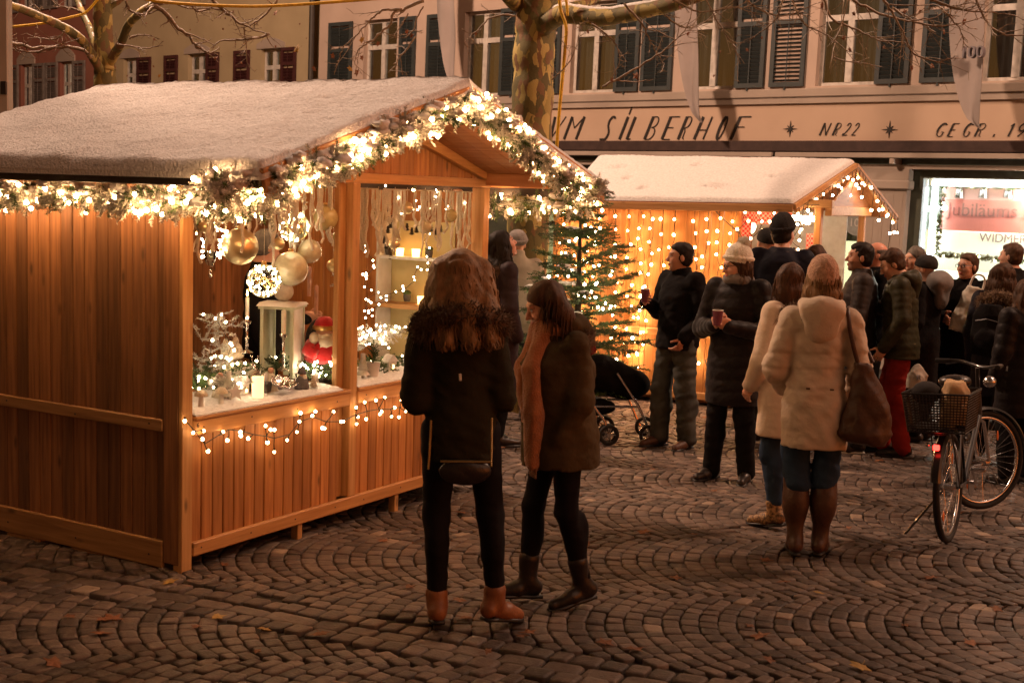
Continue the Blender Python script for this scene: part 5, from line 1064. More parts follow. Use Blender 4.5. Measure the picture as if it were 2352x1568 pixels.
for P, r in (([(1040, 40), (1130, 90), (1200, 180), (1300, 260), (1390, 350), (1450, 360), (1500, 330)], .022), ([(1450, 0), (1510, 60), (1620, 140), (1700, 190), (1840, 235)], .018), ([(1840, 235), (1700, 270), (1500, 285), (1450, 340)], .012), ([(40, 300), (90, 300), (250, 330), (400, 310), (460, 250)], .020), ([(620, 400), (560, 340), (380, 330), (200, 360), (90, 330)], .018), ([(860, 0), (900, 80), (1000, 100), (1100, 60)], .012), ([(880, 270), (940, 240), (1050, 250)], .010), ([(1670, 190), (1680, 300), (1690, 440)], .008), ([(1900, 0), (1800, 110), (1720, 170), (1670, 190)], .012), ([(800, 300), (900, 320), (1000, 330), (1100, 310)], .008), ([(300, 130), (260, 60), (200, 20)], .010), ([(440, 210), (400, 260), (300, 270), (180, 230)], .010), ([(1000, 60), (1150, 20), (1300, 60), (1450, 50)], .012), ([(1300, 10), (1350, 80), (1450, 60), (1600, 90)], .010), ([(560, 90), (500, 60), (400, 40), (330, -20)], .010)):
    T2.twig(rel(K(P, 12.6), T2), r, .003, 9, .8)
for x, y, s_, yl in ((1885, 90, 46, 0), (1055, 270, 22, 0), (1475, 400, 34, 0), (1090, 520, 26, 1), (1425, 535, 22, 1), (1650, 430, 24, 0), (1885, 320, 20, 0), (2040, 330, 32, 1), (2095, 262, 12, 0), (1050, 455, 16, 0), (905, 430, 18, 0), (1525, 200, 18, 0), (1540, 125, 20, 0), (1210, 120, 16, 0), (1000, 160, 16, 0), (660, 375, 16, 0), (1595, 80, 18, 0), (2050, 165, 16, 0), (870, 520, 14, 0), (1300, 205, 14, 0)): T2.leaf(at(x/2.735/1.0884, y/2.735/1.0884, 12.3), s_*.6/2.735/1.0884*12.3/3021, yl)
T2.done()
# hoses slung through the trees
def hose(lab, P, r): m = MB(); m.tube(smooth_path(P, 8), r, 8); tag(m.build('yellow_hose', M_YELLOW, smooth=2), lab, 'hose')
hose('yellow hose slung across the top of the picture between the trees', pxs([(-60, 210), (90, 185), (300, 160), (480, 120), (580, 90), (650, 20), (700, -40)], 13.0, 1.0884, 0, 0, 2.735), .012)
hose('yellow hose sagging in front of the yellow house', pxs([(900, -40), (1040, 5), (1300, 30), (1700, 45), (2000, 35), (2352, 10), (2600, -10)], 12.0, 1.0884, 0, 0, 2.735), .014)
hose('yellow hose hanging down beside the patchy plane trunk', pxs([(1490, -40), (1500, 0), (1512, 80), (1545, 180), (1542, 300), (1515, 600), (1497, 800), (1485, 960), (1480, 1150)], 12.6, 1.0884, 850, 0, 2.735)+pxs([(1470, 1500)], 12.6, 1.0884, 850, 0, 2.735), .016)
hose('short yellow hose loop over the plane tree fork', pxs([(1530, -60), (1545, 0), (1553, 60), (1556, 110)], 12.7, 1.0884, 850, 0, 2.735), .013)
# grey mast at the left edge
p = at(10, 205, 11.5); root = thing('grey_mast', 'grey square mast with a small switch box at the left edge', 'mast', loc=(p[0], p[1], gz(p[1]))); M_MAST = pm('grey_mast_paint', (.36, .34, .30), (.31, .29, .26), scale=4, rough=.5, bump=.03)
m = MB(); m.box((-.10, -.06, 0), (.055, .06, 7), bev=.01); m.build('mast', M_MAST, root); m = MB(); m.box((-.0, -.09, p[2]-gz(p[1])-.05), (.05, -.062, p[2]-gz(p[1])+.06), bev=.005); m.build('switch_box', M_PLASTIC, root)
# unseen street lamps added above the picture to light house fronts and roofs
M_LAMPG = em('unseen_lamp_glass', (1.0, .62, .34), 6, sample=False)
def unseen_lamp(lab, x, y, z, power):
    root = thing('unseen_street_lamp', lab, 'street lamp', loc=(x, y, z), group='unseen street lamps added over the square')
    m = MB(); m.lathe([(.05, .18), (.12, .14), (.30, .04), (.31, .0), (.29, .0)], n=24); m.build('housing', M_PIPE, root, smooth=True)
    m = MB(); m.lathe([(.26, -.005), (.22, -.06), (.10, -.10), (.01, -.11)], n=24); m.build('diffuser', M_LAMPG, root, smooth=True)
    m = MB(); m.tube([(-16, 2, 1.2), (0, 0, .2), (16, -2, 1.2)], .008, 5); m.build('wire', M_PIPE, root)
    l = bpy.data.lights.new('lamp_light', 'POINT'); l.energy = power; l.color = (1.0, .61, .41); l.shadow_soft_size = .45; o = bpy.data.objects.new('lamp_light', l); SC.collection.objects.link(o); o.parent = root; o.location = (0, 0, -.3)
unseen_lamp('unseen street lamp, added for light, in front of the shop house', 8.5, 11.0, 9.0, 2200)
unseen_lamp('unseen street lamp, added for light, in front of the yellow house', -6.0, 15.0, 10.0, 5800)
# fallen leaves on the cobbles
random.seed(77)
LP = [(1080, 1065), (1205, 1340), (500, 1420), (940, 1350), (1455, 1495), (1800, 1340), (2080, 1440), (1640, 1130), (1590, 1230), (1720, 1440), (1120, 1500), (700, 1200), (735, 1460), (1260, 1620), (1950, 1215), (2020, 1060), (1160, 975), (1430, 960), (1880, 1365), (1345, 1250), (2140, 1330), (2230, 1480), (320, 1300), (160, 1420), (590, 1500), (1060, 1180), (1480, 1225), (1390, 1480), (1700, 1020), (1640, 1000), (1130, 1090), (1150, 1030), (2100, 990), (880, 1245), (2230, 1120), (2200, 1180), (1760, 1290), (1620, 960), (1500, 1080), (1550, 1330)]
LP += [(random.uniform(60, 2330), random.uniform(980, 1550)) for _ in range(30)]
for x, y in LP:
    if x < 1000 and y < 1310-.3*(x-420): continue
    g_ = G(x, y-20 if y > 1560 else y); s_ = random.uniform(.03, .062); yl = random.random() < .2
    o = link('fallen_leaf', LEAFY if yl else random.choice(LEAFB), None, loc=(g_[0], g_[1], g_[2]+.012), label='yellow fallen plane leaf lying on the cobblestones' if yl else 'brown fallen plane leaf lying on the cobblestones', cat='leaf', group='yellow fallen leaves' if yl else 'brown fallen leaves'); o.scale = (s_, s_, s_*.6); o.rotation_euler = (random.uniform(-.15, .15), random.uniform(-.15, .15), random.uniform(0, 6.28))
# ================================================================ PEOPLE: smooth blended bodies, clothes and hair as their own surfaces
def smin(a, b, k):
    if k <= 0: return np.minimum(a, b)
    h = np.clip(.5+.5*(b-a)/k, 0, 1); return b*(1-h)+a*h-k*h*(1-h)
class Sdf:
    def __init__(s): s.ops = []
    def cone(s, a, b, ra, rb, k=.02, baf=None, sub=False): s.ops.append(('c', np.array(a, float), np.array(b, float), ra, rb, k, baf, sub)); return s
    def chain(s, pts, rs, k=.02, baf=None):
        for i in range(len(pts)-1): s.cone(pts[i], pts[i+1], rs[i], rs[i+1], k, baf)
        return s
    def ell(s, c, r, k=.02, Rm=None, sub=False): s.ops.append(('e', np.array(c, float), np.array(r, float)*np.ones(3), k, Rm, sub)); return s
    def loft(s, st, k=.02, baf=None): s.ops.append(('l', np.array(st, float), k, baf)); return s
    def cut(s, n, o, k=.01): n = np.array(n, float); s.ops.append(('p', n/np.linalg.norm(n), np.array(o, float), k)); return s
    def seams(s, zs): s.ops.append(('s', zs)); return s
    def noise(s, amp, fr, seed=0, st=(1, 1, 1)): s.ops.append(('n', amp, fr, seed, np.array(st, float))); return s
    def __call__(s, P):
        d = None
        for o in s.ops:
            if o[0] == 'c':
                _, a, b, ra, rb, k, baf, sub = o; ba = b-a; q = P-a; h = np.clip((q@ba)/(ba@ba+1e-12), 0, 1); e = np.sqrt(((q-h[:, None]*ba)**2).sum(1))-(ra+(rb-ra)*h)
                if baf: L = np.linalg.norm(ba); e = e-baf[1]*(np.abs(np.sin(np.pi*(h*L/baf[0]+baf[2])))**.6-.6)
            elif o[0] == 'e':
                _, c, r, k, Rm, sub = o; q = P-c
                if Rm is not None: q = q@Rm
                k0 = np.sqrt(((q/r)**2).sum(1)); k1 = np.sqrt(((q/(r*r))**2).sum(1))+1e-9; e = k0*(k0-1)/k1
            elif o[0] == 'l':
                _, st, k, baf = o; sub = False; z = np.clip(P[:, 2], st[0, 0], st[-1, 0]); cx_, cy_, rx, ry = (np.interp(z, st[:, 0], st[:, i]) for i in (1, 2, 3, 4))
                x, y = P[:, 0]-cx_, P[:, 1]-cy_; k0 = np.sqrt((x/rx)**2+(y/ry)**2); k1 = np.sqrt((x/rx**2)**2+(y/ry**2)**2)+1e-9; e = k0*(k0-1)/k1
                if baf: e = e-baf[1]*(np.abs(np.sin(np.pi*(P[:, 2]/baf[0]+baf[2]+.12*np.sin(9*P[:, 0]))))**.6-.6)
                e = np.maximum(e, np.abs(P[:, 2]-(st[0, 0]+st[-1, 0])/2)-(st[-1, 0]-st[0, 0])/2)
            elif o[0] == 's':
                for z0 in o[1]: d = d+.006*np.exp(-((P[:, 2]-z0-.01*np.sin(7*P[:, 0]))/.010)**2)
                continue
            elif o[0] == 'p':
                _, n, c, k = o; d = -smin(-d, (c-P)@n, k); continue
            else:
                _, amp, fr, sd, st = o; r = np.random.default_rng(sd); q = P*st; v = 0
                for i in range(6):
                    w = r.normal(0, 1, 3); w *= fr*(1+.35*i)/np.linalg.norm(w); v = v+np.sin(q@w+r.uniform(0, 6)+1.3*np.sin(q@w[::-1]*.5))/(1+.4*i)
                d = d+amp*v/2.2; continue
            if d is None: d = e
            elif sub: d = -smin(-d, e, k)
            else: d = smin(d, e, k)
        return d
    def bounds(s, pad):
        lo, hi = np.full(3, 9.), np.full(3, -9.)
        for o in s.ops:
            if o[0] == 'c':
                for c, r in ((o[1], o[3]), (o[2], o[4])): lo = np.minimum(lo, c-r); hi = np.maximum(hi, c+r)
            elif o[0] == 'e' and not o[5]: m = o[2].max() if o[4] is not None else o[2]; lo = np.minimum(lo, o[1]-m); hi = np.maximum(hi, o[1]+m)
            elif o[0] == 'l':
                st = o[1]; lo = np.minimum(lo, [(st[:, 1]-st[:, 3]).min(), (st[:, 2]-st[:, 4]).min(), st[0, 0]]); hi = np.maximum(hi, [(st[:, 1]+st[:, 3]).max(), (st[:, 2]+st[:, 4]).max(), st[-1, 0]])
        return lo-pad, hi+pad
def nets(fn, h, lo=None, hi=None):
    if lo is None: lo, hi = fn.bounds(max(.03, 2*h))
    n = np.ceil((np.array(hi)-lo)/h).astype(int)+1; ax = [lo[i]+h*np.arange(n[i]) for i in range(3)]
    Gd = np.stack(np.meshgrid(*ax, indexing='ij'), -1).reshape(-1, 3); F = np.empty(len(Gd))
    for i in range(0, len(Gd), 120000): F[i:i+120000] = fn(Gd[i:i+120000])
    F = F.reshape(n); S_ = F < 0; c = n-1
    cor = [(i, j, k) for i in (0, 1) for j in (0, 1) for k in (0, 1)]
    sl = lambda A, o: A[o[0]:o[0]+c[0], o[1]:o[1]+c[1], o[2]:o[2]+c[2]]
    cnt = sum(sl(S_, o).astype(int) for o in cor); act = (cnt > 0) & (cnt < 8); acc = np.zeros(tuple(c)+(3,)); num = np.zeros(tuple(c))
    for o in cor:
        for a in range(3):
            if o[a] == 0:
                p = list(o); p[a] = 1; f0, f1 = sl(F, o), sl(F, p); m = (f0 < 0) != (f1 < 0); t = np.where(m, f0/np.where(m, f0-f1, 1), 0)
                for b in range(3): acc[..., b] += m*(o[b]+(t if b == a else 0))
                num += m
    idx = -np.ones(tuple(c), int); ii = np.argwhere(act); idx[act] = np.arange(len(ii)); V = lo+h*(ii+acc[act]/num[act][:, None]); Q = []
    for a in range(3):
        b, d = (a+1) % 3, (a+2) % 3; s0 = [slice(None)]*3; s1 = [slice(None)]*3; s0[a] = slice(0, -1); s1[a] = slice(1, None); A, B = S_[tuple(s0)], S_[tuple(s1)]
        e = np.argwhere(A != B); e = e[(e[:, b] > 0) & (e[:, d] > 0) & (e[:, b] < c[b]) & (e[:, d] < c[d])]
        if not len(e): continue
        fl = A[tuple(e.T)]; g = lambda ob, od: idx[tuple((e+np.eye(3, dtype=int)[b]*ob+np.eye(3, dtype=int)[d]*od).T)]
        q = np.stack([g(-1, -1), g(0, -1), g(0, 0), g(-1, 0)], 1); q[~fl] = q[~fl][:, ::-1]; Q.append(q)
    return V, np.concatenate(Q)
class Geo:
    def __init__(s): s.v = []; s.f = []; s.c = []; s.n = 0
    def add(s, V, F, col=None):
        V = np.asarray(V, float); s.v.append(V); s.f += (np.asarray(F)+s.n).tolist() if not isinstance(F, list) else [tuple(i+s.n for i in q) for q in F]; s.n += len(V)
        s.c.append(np.ones((len(V), 3)) if col is None else np.broadcast_to(np.array(col, float), (len(V), 3))); return s
    def sdf(s, fn, h, col=None, **k):
        V, F = nets(fn, h, **k); return s.add(V, F, col(V) if callable(col) else col)
    def mb(s, m, col=None):
        V = np.concatenate(m.v); return s.add(V, [list(q) for q in m.f], col)
    def build(s, name, mat, parent=None, col=False, **kw):
        me = bpy.data.meshes.new(name); me.from_pydata(np.concatenate(s.v).tolist(), [], s.f); me.materials.append(mat); me.polygons.foreach_set('use_smooth', [True]*len(s.f))
        C = np.concatenate(s.c)
        if col: a = me.color_attributes.new('col', 'FLOAT_COLOR', 'POINT'); a.data.foreach_set('color', np.column_stack([C, np.ones(len(C))]).astype(np.float32).ravel())
        me.update(); return link(name, me, parent, **kw)
M_SKIN, t, b = newmat('skin'); N, L = t.nodes.new, t.links.new; a = N('ShaderNodeAttribute'); a.attribute_name = 'col'; L(a.outputs['Color'], b.inputs[0]); b.inputs['Roughness'].default_value = .5; b.inputs['Subsurface Weight'].default_value = .12; b.inputs['Subsurface Radius'].default_value = (.02, .008, .004); b.inputs['Subsurface Scale'].default_value = .5
def hairmat(name, c): return pm(name, c, tuple(x*.45 for x in c), scale=40, stretch=(1, 1, .12), rough=.62, bump=.6, bscale=130, rnd=.5, spec=.25, bdist=.004)
def fabric(name, c, c2=None, rough=.9, sheen=.0, bs=220, bump=.4): return pm(name, c, c2 or tuple(x*.72 for x in c), scale=6, rough=rough, bump=bump, bscale=min(bs, 26), sheen=sheen, bdist=.012, spec=.12)
M_FUR = pm('brown_fur', (.30, .17, .09), (.12, .065, .035), scale=60, rough=.9, bump=.3, rnd=.6); M_FURL = pm('light_fur', (.42, .26, .15), (.2, .12, .07), scale=60, rough=.9, bump=.3, rnd=.5)
M_HBR = hairmat('brown_hair', (.17, .08, .038)); M_HDK = hairmat('dark_hair', (.032, .020, .014)); M_HBL = hairmat('dark_blond_hair', (.52, .29, .125)); M_HGR = hairmat('grey_hair', (.30, .26, .22)); M_HRD = hairmat('reddish_hair', (.15, .06, .025))
SK = (.56, .30, .20)
BASE = dict(hipL=(-.095, 0, .92), hipR=(.095, 0, .92), kneeL=(-.105, .025, .50), kneeR=(.105, .025, .50), ankL=(-.11, -.03, .09), ankR=(.11, -.03, .09), toeL=(-.13, .14, .03), toeR=(.13, .14, .03),
    shL=(-.175, -.01, 1.425), shR=(.175, -.01, 1.425), elL=(-.235, -.03, 1.14), elR=(.235, -.03, 1.14), wrL=(-.235, .05, .905), wrR=(.235, .05, .905), neck=(0, -.015, 1.485), head=(0, .015, 1.625))
def hand_sdf(w, d, n, t, curl, thumb=.5, s=1.0):
    d, n, t = (np.array(x, float)/np.linalg.norm(x) for x in (d, n, t)); f = Sdf(); w = np.array(w, float); Rm = np.stack([t, d, n], 1)
    f.ell(w+d*.045*s, np.array([.040, .052, .017])*s, .01, Rm); f.cone(w-d*.03*s, w+d*.01*s, .026*s, .024*s, .015)
    for i, (off, L) in enumerate(((.030, .072), (.010, .080), (-.011, .075), (-.030, .058))):
        p = w+d*.082*s+t*off*s; a = 0; r = .0088*s
        for k, fr in enumerate((.45, .32, .23)):
            a += curl[i]*(1.0, 1.05, .8)[k]; v = d*math.cos(a)+n*math.sin(a); q = p+v*L*fr*s; f.cone(p, q, r, r*.92, .005); p, r = q, r*.92
    p = w+d*.022*s+t*.030*s; v = d*.62+t*.72+n*.25; v /= np.linalg.norm(v); q = p+v*.042*s; f.cone(p, q, .0125*s, .0105*s, .012); v2 = v*(1-thumb)+(d*.6+n*.8-t*.25)*thumb; v2 /= np.linalg.norm(v2); q2 = q+v2*.032*s; f.cone(q, q2, .0105*s, .0085*s, .005); return f
def spikes(mb, fn_pts, n, ln, r, mat=0, dirn=None, seed=0):
    """fur: thin tapering tufts standing on a surface"""
    V, Fq = fn_pts; rg = np.random.default_rng(seed); fi = rg.integers(0, len(Fq), n); P = V[Fq[fi]]; w = rg.dirichlet(np.ones(4), n); p = (P*w[:, :, None]).sum(1); nr = np.cross(P[:, 1]-P[:, 0], P[:, 3]-P[:, 0]); nr /= np.linalg.norm(nr, axis=1, keepdims=True)+1e-9
    for i in range(n):
        d = nr[i]+rg.normal(0, .45, 3)+(np.array(dirn) if dirn is not None else 0); d /= np.linalg.norm(d); s, u, _ = frame(d); q = p[i]; l = ln*rg.uniform(.5, 1.2)
        tip = q+d*l+np.array([0, 0, -.3*l]); mb.add([q+s*r, q-s*.5*r+u*.87*r, q-s*.5*r-u*.87*r, q+d*l*.55+s*r*.5, q+d*l*.55-s*r*.5, tip], [(0, 1, 4, 3), (1, 2, 4), (2, 0, 3, 4), (3, 4, 5)], rnd=rg.random())
def person(label, feet=None, top=None, Y=None, H=None, rz=0, J=None, hy=0, hp=0, ht=0, skin=SK, hair=None, coat=None, legs=None, shoes=None, hands=None, hat=None, fine=1.0, stub=0, extra=None, lean=0, glasses=False, tilt=0, name='person', frame_M=None, cat='person'):
    if frame_M is None:
        if feet is not None: p = G(*feet)
        else: p = at(top[0], top[1], Y); p[2] = gz(Y)
        if H is None: H = at(top[0], top[1], p[1])[2]-p[2]
        if feet is not None and top is not None and False: pass
        M = Matrix.Translation(p) @ Matrix.Rotation(R(tilt), 4, 'Y') @ Matrix.Rotation(R(rz), 4, 'Z') @ Matrix.Scale(H/1.75, 4)
    else: M = frame_M
    j = {k: np.array(v, float) for k, v in BASE.items()}
    for k, v in (J or {}).items(): j[k] = np.array(v, float)
    if lean:
        for k in ('shL', 'shR', 'elL', 'elR', 'wrL', 'wrR', 'neck', 'head'):
            if J is None or k not in J or k in ('neck', 'head'): j[k] = j[k]+np.array([0, math.tan(R(lean))*(j[k][2]-.95), -.02*abs(lean)/10])
    hc = j['head']; HR = np.array(Matrix.Rotation(R(hy), 3, 'Z') @ Matrix.Rotation(R(hp), 3, 'X') @ Matrix.Rotation(R(ht), 3, 'Y'))   # hy left +, hp up +
    X = lambda x, y, z: hc+HR@np.array([x, y, z]); inh = lambda P: (P-hc)@HR
    hf = .0068/fine; hcf = .015/fine
    # ---- head
    f = Sdf(); f.ell(X(0, -.012, .035), (.074, .093, .085), 0, HR); f.ell(X(0, .030, -.030), (.061, .064, .080), .03, HR); f.ell(X(0, .042, -.080), (.043, .040, .034), .03, HR); f.cone(X(0, .074, -.097), X(0, .078, -.099), .015, .015, .02)
    f.cone(X(-.032, .082, .030), X(.032, .082, .030), .010, .010, .018)
    for sx in (-1, 1): f.ell(X(sx*.038, .062, -.025), (.022, .022, .024), .02, HR); f.ell(X(sx*.031, .100, .009), (.017, .014, .0115), .010, HR, True); f.ell(X(sx*.031, .077, .008), .0145, .002); f.ell(X(sx*.074, -.008, -.008), (.010, .019, .031), .008, HR)
    f.cone(X(0, .090, .014), X(0, .113, -.026), .007, .0115, .009)
    for sx in (-1, 1): f.ell(X(sx*.011, .101, -.031), .0078, .006)
    f.ell(X(0, .0945, -.0575), (.021, .009, .0058), .005, HR); f.ell(X(0, .092, -.0675), (.018, .009, .0068), .005, HR)
    f.cone(X(0, -.018, -.06), j['neck'], .052, .060, .03); f.cone(j['neck'], j['neck']-[0, 0, .06], .062, .07, .03)
    hcol = np.array(hair[1]) if hair else np.array((.05, .03, .02)); sk = np.array(skin)
    def colf(V):
        q = inh(V); c = np.tile(sk, (len(V), 1)); x = abs(q[:, 0])
        bl = np.clip(1-np.sqrt(((q-[0, .06, -.02])**2*[1, 1, 1]).sum(1))/.07, 0, 1)[:, None]; c = c*(1-.12*bl*np.array([0, 1, 1]))
        lips = (np.sqrt((q[:, 0]/.024)**2+((q[:, 2]+.0625)/.0135)**2) < 1) & (q[:, 1] > .07); c[lips] = sk*np.array([.78, .42, .42])
        e = (np.sqrt(((x-.031)/.0135)**2+((q[:, 2]-.008)/.0068)**2) < 1) & (q[:, 1] > .07); c[e] = (.55, .5, .45); i = (np.sqrt(((x-.031)/.0062)**2+((q[:, 2]-.008)/.0072)**2) < 1) & (q[:, 1] > .07); c[i] = (.02, .014, .01)
        la = (abs(q[:, 2]-.0155) < .0018) & (abs(x-.031) < .015) & (q[:, 1] > .07); c[la] = (.04, .022, .016)
        br = (abs(q[:, 2]-.034-.12*(.03-abs(x-.03))) < .0038) & (x > .013) & (x < .048) & (q[:, 1] > .055); c[br] = hcol*.6+sk*.35
        if stub: m = (q[:, 2] < -.035) & (q[:, 2] > -.13) & (q[:, 1] > -.02) & ~lips; m |= (abs(q[:, 2]+.045) < .007) & (x < .03) & (q[:, 1] > .07); c[m] = c[m]*(1-stub)+np.array((.05, .035, .028))*stub
        return c
    g = Geo(); g.sdf(f, hf, colf)
    # ---- rest of the body, inside the clothes
    bd = Sdf(); bd.loft([(.86, 0, -.005, .13, .09), (.95, 0, -.01, .150, .10), (1.10, 0, 0, .125, .09), (1.32, 0, .0, .15, .10), (1.42, 0, -.01, .14, .08), (1.47, 0, -.01, .06, .06)], .03)
    for s in 'LR': bd.chain([j['sh'+s], j['el'+s], j['wr'+s]], [.05, .042, .026], .02); bd.chain([j['hip'+s], j['knee'+s], j['ank'+s]], [.078, .052, .036], .03); bd.cone(j['ank'+s]-[0, 0, .04], j['toe'+s]+[0, 0, .0], .028, .02, .02)
    if lean: pass
    g.sdf(bd, .022, sk)
    for s, (d, n, t, cu, th) in (hands or {}).items(): g.sdf(hand_sdf(j['wr'+s], d, n, t, cu, th), .0050/fine, sk*np.array([1, .95, .93]))
    root = g.build(name, M_SKIN, None, col=True, M=M, label=label, cat=cat); root['category'] = cat
    # ---- trousers, shoes
    if legs:
        f = Sdf(); a, k_, c = legs['r']; f.ell((0, -.01, .93), (.13, .095, .09), .03)
        for s in 'LR':
            an = j['ank'+s]+np.array([0, 0, legs.get('up', .02)]); f.chain([j['hip'+s], j['knee'+s], an], [a, k_, c], .03)
            (f.ell(j['hip'+s]+np.array([0, -.055, .0]), (.082, .07, .09), .04) if not coat else None); (f.ell(j['knee'+s]*.45+j['ank'+s]*.55+np.array([0, -.022, .09]), (c*1.05, c*1.15, .13), .03) if not (shoes and shoes.get('t', 0) > .5) else None)
        f.noise(legs.get('fold', .004), 30, 3, (1, 1, 1.6)); Geo().sdf(f, legs.get('h', .013)/fine).build('trousers', legs['mat'], root)
    if shoes:
        k = shoes.get('kind', 'shoe'); hl = shoes.get('heel', .0)
        for s in 'LR':
            an, to = j['ank'+s], j['toe'+s]; fd = to-an; fd[2] = 0; fd /= np.linalg.norm(fd); heel = an-fd*.045; f = Sdf(); zt = to[2]
            f.cone(heel*[1, 1, 0]+[0, 0, an[2]-.035], an*[1, 1, 0]+fd*.06+[0, 0, (an[2]+zt)/2-.015], .036, .038, .03); f.cone(an*[1, 1, 0]+fd*.06+[0, 0, (an[2]+zt)/2-.015], to, .040, .030, .03); f.cone(an-fd*.01, heel*[1, 1, 0]+[0, 0, an[2]-.03], .040, .036, .03)
            if k == 'boot': f.chain([an, an*(1-shoes['t'])+j['knee'+s]*shoes['t']], [.044, shoes['top']], .03); f.ell(an*.45+j['knee'+s]*.55+np.array([0, -.02, .0]), (shoes['top']*.98, shoes['top']*1.02, .12), .04) if shoes['t'] > .5 else None
            f.cut((0, 0, -1), (0, 0, min(an[2]-.085, zt-.028)), .004) if not hl and abs(an[2]-.09) < .02 else None; f.noise(.0025, 45, 5)
            gg = Geo().sdf(f, .0095/fine); m = MB()
            Lf = np.linalg.norm((to-heel)[:2])
            if hl: m.beam(heel+[0, 0, -.02], heel*[1, 1, 0]+fd*.01+[0, 0, max(.0, an[2]-.09-hl*0)], .05, .05, bev=.006)
            sh = gg.build('boot' if k == 'boot' else 'shoe', shoes['mat'], root)
            sole = MB(); sc_ = np.stack([np.cross(fd, [0, 0, 1]), fd, [0, 0, 1]], 1); pitch_ = math.atan2((an[2]-.09)-(zt-.03), Lf)
            P = [(-.03, -.035), (.03, -.035), (.036, .03), (.030, .09), (.043, .16), (.038, .215), (.018, .245), (-.018, .245), (-.038, .215), (-.043, .16), (-.030, .09), (-.036, .03)]
            Rp = sc_@np.array(Matrix.Rotation(-pitch_, 3, 'X')); o = heel*[1, 1, 0]+[0, 0, an[2]-.09+(.0 if not hl else .0)]
            sole.add([o+Rp@np.array([x*.95, y*Lf/.21, z]) for z in (.0, .016) for x, y in P], [tuple(range(12))[::-1], tuple(range(12, 24))]+[(i, (i+1) % 12, 12+(i+1) % 12, 12+i) for i in range(12)])
            if m.n: sole.add(np.concatenate(m.v), m.f)
            Geo().mb(sole).build('sole', shoes.get('sole', M_PLASTIC), sh)
    # ---- coat
    if coat:
        f = Sdf(); hem = coat['hem']; w = coat.get('w', 1.0); fl = coat.get('flare', 1.08); ba = coat.get('puff'); bf = (ba, coat.get('pa', .014), 0) if ba else None; dp = coat.get('d', 1.0)
        st = [(hem, 0, .0, .185*w*fl, .135*w*fl*dp), (max(hem+.05, .93), 0, -.005, .188*w*(fl+1)/2, .142*w*dp), (1.10, 0, 0, .170*w*coat.get('waist', 1), .128*w*dp*coat.get('waist', 1)), (1.30, 0, .0, .185*w, .138*w*dp), (1.41, 0, -.01, .165*w, .118*w), (1.47, 0, -.012, .10*w, .085*w), (1.50, 0, -.012, .075, .075)]
        if lean: st = [(z-.02*abs(lean)/10*(z > .95), 0, y+math.tan(R(lean))*max(0, z-.95), rx, ry) for z, _, y, rx, ry in st]
        f.loft(st, .03, bf); f.cone(j['shL'], j['shR'], .068, .068, .05)
        ar = coat.get('arm', 1.0)
        for s in 'LR':
            if coat.get('no'+s): continue
            f.chain([j['sh'+s], j['el'+s], j['wr'+s]], [.074*ar, .066*ar, .050*ar], .025, bf and (ba*.9, coat.get('pa', .014)*.8, .3))
        if coat.get('collar', True):
            nb = j['neck']; f.loft([(nb[2]-.05, nb[0], nb[1], .085, .085), (nb[2]+coat.get('ch', .035), nb[0], nb[1]+.01, .075, .080)], .02)
        f.noise(coat.get('fold', .006), coat.get('ff', 18), coat.get('seed', 1), (1, 1, .75)); f.noise(coat.get('fold', .006)*.35, 60, 9, (1, 1, 1.4))
        if coat.get('seams'): f.seams(coat['seams'])
        g = Geo().sdf(f, coat.get('h', .0125)/fine); co = g.build('coat' if hem < .85 else 'jacket', coat['mat'], root)
        if coat.get('hood'):
            f = Sdf(); nb = j['neck']; k = coat['hood']; f.ell(nb+np.array([0, -.095, -.01])*k, (.135*k, .075*k, .085*k), .0); f.ell(nb+np.array([0, -.105, -.10])*k, (.10*k, .05*k, .10*k), .05); f.cone(nb+[-.10, -.03, .02], nb+[-.075, .075, -.04], .040, .032, .05); f.cone(nb+[.10, -.03, .02], nb+[.075, .075, -.04], .040, .032, .05); f.noise(.006, 24, 4)
            Geo().sdf(f, .011/fine).build('hood', coat['mat'], root)
        if coat.get('fur'):
            f = Sdf(); nb = j['neck']; k = coat.get('fk', 1.0); A = [nb+np.array([.15*k*sin(a), -.06*k-.075*k*cos(a)*.9, -.045+.03*cos(a)-.03*abs(sin(a))]) for a in np.linspace(-2.3, 2.3, 14)]; f.chain(A, [.040*k]*14, .02); f.noise(.008, 40, 2)
            V, F = nets(f, .014); g = Geo().add(V, F); m = MB(); spikes(m, (V, F), int(1500*fine), .045*k, .0035, seed=3); g.mb(m); g.build('fur_collar', coat['fur'], root)
    # ---- hair
    if hair:
        k, hc_, mat = hair[0], hair[1], hair[2]; zl = .1
        f = Sdf(); f.ell(X(0, -.018, .042), (.083, .102, .088), 0, HR)
        if k in ('long', 'mid'):
            o = hair[3] if len(hair) > 3 else {}; zl = o.get('len', .30); wd = o.get('w', 1.0)
            f.cut(HR@np.array([0, .80, -.6]), X(0, .082, .055), .012)
            pts = [X(0, -.04, .02), X(0, -.06, -.06)*.5+(hc+[0, -.06, -.06])*.5, hc+np.array([o.get('dx', 0)*.5, -.085+o.get('dy', 0)*.4, -.17]), hc+np.array([o.get('dx', 0), -.095+o.get('dy', 0), -zl])]
            for sx in (-1, 0, 1): f.chain([p+np.array([sx*.048*wd*(1, 1.05, 1.25, 1.35)[i], -.0+(.014 if sx else -.012), 0]) for i, p in enumerate(pts)], [.05*wd, .055*wd, .052*wd, .024*wd], .03)
            if o.get('front', 1):
                for sx in (-1, 1):
                    f.chain([X(sx*.062, .02, .05), X(sx*.080, .018, -.03), hc+np.array([sx*.095*wd, .0, -.13]), hc+np.array([sx*.115*wd, .03, -.05-zl*.75])], [.025, .024, .030*wd, .018*wd], .02)
